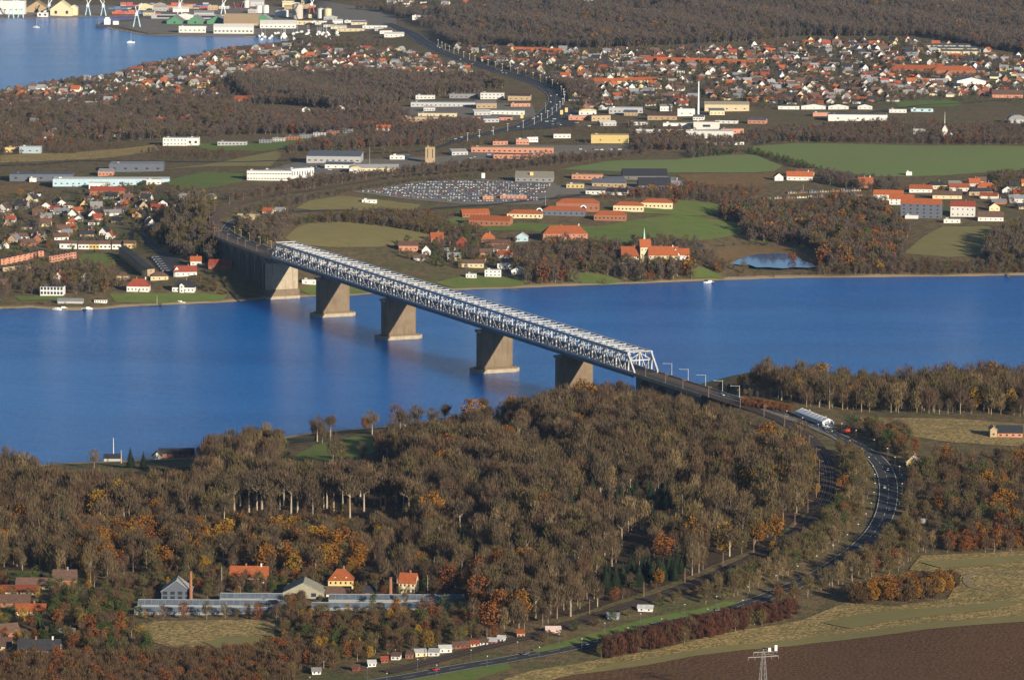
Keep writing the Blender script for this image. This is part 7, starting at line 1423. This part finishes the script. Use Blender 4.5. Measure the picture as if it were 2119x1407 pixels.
# masses: geometry-node instances of the trees above
def points_obj(name, pts, sources, label, cat):
    """pts: (x, y, z, scale, source index, rotation); sources: list of lists of objects"""
    me_ = bpy.data.meshes.new(name); P = np.array([p[:3] for p in pts], np.float32); me_.vertices.add(len(P)); me_.vertices.foreach_set('co', P.ravel())
    for nm, i, ty in (('scl', 3, 'FLOAT'), ('src', 4, 'INT'), ('rot', 5, 'FLOAT')):
        at_ = me_.attributes.new(nm, ty, 'POINT'); at_.data.foreach_set('value', np.array([p[i] for p in pts], np.int32 if ty == 'INT' else np.float32))
    o = link(name, me_); setp(o, label, cat, kind='stuff')
    ng = bpy.data.node_groups.new(name+'_nodes', 'GeometryNodeTree'); ng.interface.new_socket('Geometry', in_out='INPUT', socket_type='NodeSocketGeometry'); ng.interface.new_socket('Geometry', in_out='OUTPUT', socket_type='NodeSocketGeometry')
    N = ng.nodes; gi = N.new('NodeGroupInput'); go = N.new('NodeGroupOutput'); jn = N.new('GeometryNodeJoinGeometry')
    def attr(nm, ty): a = N.new('GeometryNodeInputNamedAttribute'); a.data_type = ty; a.inputs['Name'].default_value = nm; return a.outputs['Attribute']
    src, scl, rot = attr('src', 'INT'), attr('scl', 'FLOAT'), attr('rot', 'FLOAT')
    cx = N.new('ShaderNodeCombineXYZ'); ng.links.new(rot, cx.inputs[2]); cs = N.new('ShaderNodeCombineXYZ')
    for i in range(3): ng.links.new(scl, cs.inputs[i])
    for si, objs in enumerate(sources):
        cmpn = N.new('FunctionNodeCompare'); cmpn.data_type = 'INT'; cmpn.operation = 'EQUAL'; ng.links.new(src, cmpn.inputs[2]); cmpn.inputs[3].default_value = si
        for ob in objs:
            oi = N.new('GeometryNodeObjectInfo'); oi.inputs['Object'].default_value = ob; oi.inputs['As Instance'].default_value = True; oi.transform_space = 'ORIGINAL'
            ip = N.new('GeometryNodeInstanceOnPoints'); ng.links.new(gi.outputs[0], ip.inputs['Points']); ng.links.new(cmpn.outputs[0], ip.inputs['Selection']); ng.links.new(oi.outputs['Geometry'], ip.inputs['Instance']); ng.links.new(cx.outputs[0], ip.inputs['Rotation']); ng.links.new(cs.outputs[0], ip.inputs['Scale']); ng.links.new(ip.outputs[0], jn.inputs[0])
    ng.links.new(jn.outputs[0], go.inputs[0]); md = o.modifiers.new('scatter', 'NODES'); md.node_group = ng; return o
for nm, L in left_over.items():
    keys = sorted({(q[4], q[5]) for q in L}); ix = {k: i for i, k in enumerate(keys)}
    points_obj({'bare_tree': 'near_woodland'}.get(nm, nm+'_mass'), [(q[0], q[1], q[2], q[3], ix[(q[4], q[5])], q[6]) for q in L], [list(SRC[k]) for k in keys], f'the remaining {KINDN[L[0][4]][1]}s of the near woods', 'woodland')

FARW = [
 ([(940, 60), (1000, 92), (1120, 98), (1250, 100), (1400, 94), (1560, 86), (1660, 76), (1900, 76), (2040, 100), (2119, 112), (2260, 115), (2260, 12), (1500, 10), (1000, 10), (900, 30)], 10, (13, 19), dict(bare=7, barered=2, conifer=1.8, olive=.8, orange=.12)),
 ([(860, 46), (1000, 40), (1010, 112), (930, 92)], 10, (11, 16), dict(bare=6, barered=2, olive=1, conifer=.6)),
 ([(-50, 2), (900, 2), (900, -8), (-50, -8)], 13, (12, 16), dict(bare=6, barered=1)), ([(700, 18), (900, 26), (860, 40), (700, 34)], 12, (10, 14), dict(bare=6, olive=1)),
 ([(470, 172), (560, 164), (700, 164), (860, 162), (1000, 168), (1050, 185), (980, 192), (860, 205), (800, 218), (700, 228), (600, 218), (520, 215)], 8.5, (13, 18), dict(bare=7, barered=2, conifer=.5, olive=1)),
 ([(-60, 240), (130, 228), (300, 232), (480, 222), (560, 232), (600, 250), (560, 278), (330, 288), (150, 302), (-60, 306)], 10.5, (8, 14), dict(bare=5, barered=3, conifer=.5, rust=.3, olive=2)),
 ([(560, 236), (640, 240), (820, 234), (860, 255), (800, 290), (640, 278), (560, 278)], 8.5, (9, 14), dict(barered=6, bare=3, rust=.8, conifer=.2)),
 ([(800, 262), (1000, 254), (1000, 276), (930, 300), (760, 306), (600, 318), (540, 320), (640, 300)], 8.5, (8, 12), dict(bare=4, barered=3, rust=.6)),
 ([(318, 500), (345, 462), (400, 438), (436, 436), (440, 470), (452, 520), (452, 545), (430, 550), (385, 536), (335, 524)], 8, (15, 20), dict(bare=4, olive=4, conifer=1.5, barered=1.5)),
 ([(380, 590), (430, 575), (478, 590), (478, 618), (440, 618), (380, 600)], 11, (6, 11), dict(olive=4, barered=2, green=1)),
 ([(470, 408), (640, 378), (800, 354), (1000, 342), (1200, 318), (1340, 306), (1340, 318), (1200, 336), (1000, 360), (800, 374), (640, 398), (480, 428)], 7.5, (6, 10), dict(bare=5, barered=3, shrub=2)),
 ([(480, 450), (560, 424), (640, 408), (740, 388), (860, 372), (980, 362), (1000, 370), (860, 378), (720, 400), (650, 414), (610, 440), (596, 470), (585, 500), (540, 508), (500, 490), (478, 470)], 7.8, (8, 13), dict(bare=6, olive=2, barered=2)),
 ([(590, 466), (690, 448), (860, 452), (970, 468), (1010, 486), (900, 492), (800, 478), (700, 468), (620, 470)], 7.5, (7, 11), dict(bare=3, olive=4, shrub=2, green=.5)),
 ([(700, 446), (900, 442), (960, 448), (960, 458), (700, 452)], 8, (5, 8), dict(rust=2, barered=3, olive=2)),
 ([(800, 515), (870, 505), (960, 490), (1060, 490), (1080, 510), (1060, 540), (960, 560), (860, 545)], 13, (6, 11), dict(olive=3, conifer=1.5, bare=2, green=1, barered=1)),
 ([(1060, 560), (1090, 520), (1150, 505), (1200, 512), (1280, 520), (1300, 545), (1320, 560), (1440, 570), (1470, 578), (1340, 584), (1200, 588), (1090, 585)], 8.2, (10, 17), dict(bare=4, barered=4, olive=3, rust=.8, orange=.5, conifer=.4)),
 ([(1060, 588), (1200, 584), (1340, 580), (1470, 577), (1470, 582), (1340, 587), (1200, 592), (1060, 596)], 6.0, (3, 7), dict(olive=4, shrub=4, rust=.6)),
 ([(1278, 552), (1330, 548), (1420, 552), (1425, 566), (1300, 576), (1278, 570)], 8.0, (8, 13), dict(bare=4, barered=3, olive=2, rust=.5)),
 ([(1430, 535), (1480, 528), (1520, 545), (1500, 575), (1450, 576)], 8.0, (5, 10), dict(bare=3, barered=2, olive=3, orange=.4)),
 ([(1470, 574), (1700, 566), (1900, 562), (2119, 560), (2260, 560), (2260, 566), (2119, 568), (1900, 570.5), (1700, 573), (1500, 579)], 5.5, (2.5, 6), dict(shrub=5, olive=3, rust=.6, barered=2)),
 ([(1470, 560), (1500, 548), (1540, 560), (1680, 566), (1700, 556), (1900, 545), (2119, 545), (2260, 545), (2260, 564), (2119, 566), (1900, 570), (1700, 572), (1500, 578)], 6.8, (5, 11), dict(olive=4, barered=4, bare=2, shrub=2, rust=.4)),
 ([(1480, 440), (1560, 428), (1700, 420), (1830, 432), (1860, 468), (1880, 490), (1870, 520), (1860, 548), (1720, 562), (1690, 548), (1690, 520), (1640, 505), (1560, 502), (1530, 480)], 8.5, (10, 17), dict(bare=3, olive=4, barered=3, rust=1.3, orange=1, conifer=.6, green=.5)),
 ([(2035, 528), (2060, 500), (2119, 478), (2260, 470), (2260, 560), (2040, 556)], 9, (12, 18), dict(bare=4, olive=4, barered=2)),
 ([(1550, 312), (1600, 316), (1650, 338), (1700, 352), (1690, 358), (1640, 345), (1590, 328), (1545, 318)], 7, (5, 8), dict(green=4, olive=2, conifer=1)), ([(1420, 318), (1530, 314), (1540, 324), (1430, 328)], 8, (5, 9), dict(bare=3, green=1)), ([(1990, 328), (2050, 330), (2090, 345), (2040, 340)], 7, (5, 7), dict(green=4, olive=2)),
 ([(1300, 262), (1420, 268), (1480, 290), (1700, 262), (1960, 258), (2119, 262), (2260, 268), (2260, 298), (2000, 300), (1800, 297), (1640, 294), (1540, 302), (1480, 312), (1320, 312), (1300, 285)], 8.5, (6, 11), dict(barered=5, bare=4, olive=1.5, conifer=.4, rust=.5)),
 ([(1330, 380), (1440, 388), (1560, 392), (1600, 420), (1560, 440), (1480, 438), (1400, 412), (1240, 412), (1240, 404)], 9, (6, 10), dict(barered=4, rust=1.5, olive=2, orange=.5)),
 ([(1690, 362), (1780, 372), (1870, 378), (1880, 392), (1820, 398), (1760, 392), (1700, 380)], 9, (7, 12), dict(bare=5, barered=2)), ([(2040, 370), (2119, 362), (2260, 362), (2260, 384), (2060, 386)], 9, (7, 12), dict(bare=4, olive=2)),
 ([(1135, 168), (1230, 178), (1230, 212), (1185, 208), (1165, 190)], 9, (9, 13), dict(barered=4, bare=3)), ([(1000, 116), (1100, 148), (1130, 170), (1100, 172), (1040, 150), (1000, 140)], 10, (8, 12), dict(bare=4, conifer=1)),
 ([(620, 82), (720, 80), (800, 92), (760, 104), (640, 100)], 11, (7, 11), dict(bare=4, olive=2)),
 ([(-40, 580), (60, 560), (140, 552), (240, 560), (260, 590), (220, 610), (60, 612), (-40, 632)], 12, (7, 13), dict(olive=4, bare=3, barered=2, rust=.6)), ([(-40, 624), (140, 626), (200, 630), (200, 634), (100, 636), (-40, 638)], 9, (2, 4), dict(shrub=3, olive=3)),
 ([(-40, 306), (200, 300), (330, 305), (330, 318), (100, 330), (-40, 325)], 12, (4, 8), dict(barered=3, shrub=3)), ([(330, 312), (560, 318), (720, 322), (560, 332), (330, 330)], 12, (3, 6), dict(barered=3, shrub=4)),
 ([(1480, 512), (1560, 502), (1640, 512), (1600, 520)], 11, (3, 6), dict(green=2, olive=2)), ([(1310, 500), (1440, 500), (1470, 520), (1420, 535), (1300, 525)], 10, (7, 11), dict(bare=3, olive=2, barered=2)), ([(1250, 478), (1300, 492), (1240, 512), (1180, 505)], 11, (4, 7), dict(barered=3, olive=2)),
]
# garden trees through the towns
for (tn, poly, gs, ch, where) in TOWNS: FARW.append((poly, 11.0 if tn == 'bayside' else 13.0, (3.5, 9.0), dict(olive=4, bare=4, green=1.2, conifer=.9, barered=2, rust=.4, gold=.15)))
FARW.append(([(-40, 214), (120, 206), (260, 200), (430, 188), (540, 168), (560, 215), (480, 226), (300, 236), (130, 232), (-40, 244)], 12, (6, 12), dict(bare=5, barered=3, olive=2, conifer=.6)))
FARW.append(([(1000, 105), (1340, 105), (1900, 100), (2119, 120), (2119, 215), (1900, 215), (1400, 235), (1200, 235), (1100, 150)], 19, (5, 10), dict(olive=4, bare=5, green=1, conifer=1, barered=2)))
FARW.append(([(0, 400), (440, 385), (440, 430), (300, 520), (0, 545)], 20, (6, 11), dict(olive=4, bare=4, green=1, conifer=1, orange=.3)))
FARW.append(([(600, 300), (1340, 290), (1340, 330), (900, 350), (560, 360)], 22, (3, 7), dict(olive=4, barered=4, green=1, shrub=3)))
FARW.append(([(-60, 300), (420, 300), (760, 300), (560, 350), (440, 395), (100, 410), (-60, 400)], 24, (1.5, 4.5), dict(shrub=5, barered=3, olive=2)))
FARW.append(([(840, 262), (1340, 262), (1340, 300), (900, 300)], 20, (2, 6), dict(shrub=5, barered=3, olive=2)))
FARW.append(([(600, 440), (980, 420), (1500, 420), (1540, 520), (1200, 520), (900, 500), (600, 515)], 45, (1.5, 5), dict(shrub=3, barered=3, olive=3, green=1)))
far_pts = {}
fkeys = [(k, i) for k in FARP for i in range(len(FARP[k]))]; fidx = {k: i for i, k in enumerate(fkeys)}
allp = []
for poly, gs, hr, mix in FARW:
    X, Y, Z, A_, B_ = scatter(poly, gs, pad=.5)
    for x, y, z in zip(X, Y, Z):
        lp = lump(x, y)
        if gs < 11 and lp < -.7 and random.random() < .75: continue
        m2 = dict(mix)
        if lp > .55 and gs < 11: m2['conifer'] = m2.get('conifer', .1)*7
        k = choose(m2); h = (1+.18*math.sin(x*.03+y*.011))*random.uniform(*hr)*(.8 if k in ('conifer',) else 1)
        a_, b_ = (float(q) for q in proj(x, y, z)); m_ = scale_at(Vector((x, y, z)))
        if 440 < a_ < 1000:
            lim = float(np.interp(a_, [440, 447, 478, 560, 700, 830, 1000], [470, 458, 436, 411, 391, 370, 355]))
            if b_ > lim and b_-h*m_ < lim: h = (b_-lim)/m_
            if h < 1.5: continue
        if 1500 < a_ < 1690 and b_ > 553: h = min(h, random.uniform(2, 4.5))
        allp.append((x, y, z, h/20, fidx[(k, random.randrange(len(FARP[k])))], random.uniform(0, 6.28)))
# one standing example of each kind on the far shore carries its own name
FS = {'bare': [(300, 586), (1180, 560), (60, 600)], 'barered': [(1150, 575), (1790, 545)], 'olive': [(445, 605), (1540, 565)], 'pale': [(1430, 570)], 'orange': [(1745, 500), (1700, 520)], 'rust': [(1395, 425), (1640, 545)], 'gold': [(1820, 566)], 'green': [(230, 500), (1660, 520)], 'shrub': [(1250, 588), (1600, 574)], 'conifer': [(962, 540), (215, 470)]}
fsrc = []
for k, i in fkeys:
    a, b = FS[k][i]; p = at(a, b); h = 12 if k not in ('shrub', 'green') else 6; o = empty(KINDN[k][0], p, random.uniform(0, 6)); o.scale = (h/20,)*3; o1 = link('trunk', FARP[k][i][0], o); o2 = link('crown', FARP[k][i][1], o)
    setp(o, f'{KINDN[k][1]} on the far shore ' + {(300, 586): 'behind the two white villas', (1180, 560): 'below the red tiled school', (60, 600): 'left of the modern villa', (1150, 575): 'at the beach left of the manor', (1790, 545): 'at the right-hand beach', (445, 605): 'at the foot of the viaduct', (1540, 565): 'in front of the pond', (1430, 570): 'right of the manor', (1745, 500): 'in the right-hand wood', (1700, 520): 'above the pond', (1395, 425): 'behind the orange school', (1640, 545): 'at the pond edge', (1820, 566): 'bright on the right-hand beach', (230, 500): 'in the left estate', (1660, 520): 'in the wood edge above the pond', (1250, 588): 'on the beach below the manor', (1600, 574): 'on the beach before the pond', (962, 540): 'tall in the shore hamlet', (215, 470): 'in the leafy left estate'}[(a, b)], 'tree'); fsrc.append([o1, o2])
points_obj('distant_woodland', allp, fsrc, 'bare woods, hedges and garden trees of the far shore', 'woodland')
print('TREES near', len(near_trees), 'far', len(allp))

# ------------------------------------------------------------------ haze
hzm = bpy.data.materials.new('haze'); hzm.use_nodes = True; nt = hzm.node_tree; nt.nodes.remove(nt.nodes['Principled BSDF'])
pv = nt.nodes.new('ShaderNodeVolumePrincipled'); pv.inputs['Color'].default_value = (.42, .62, 1.0, 1); pv.inputs['Density'].default_value = 1.1e-5; pv.inputs['Anisotropy'].default_value = 0.0
nt.links.new(pv.outputs[0], nt.nodes['Material Output'].inputs['Volume'])
setp(build('haze', MB().box(-14050, 14050, -6050, 30050, -9.6, 560), [hzm]), 'thin blue autumn haze', kind='stuff')
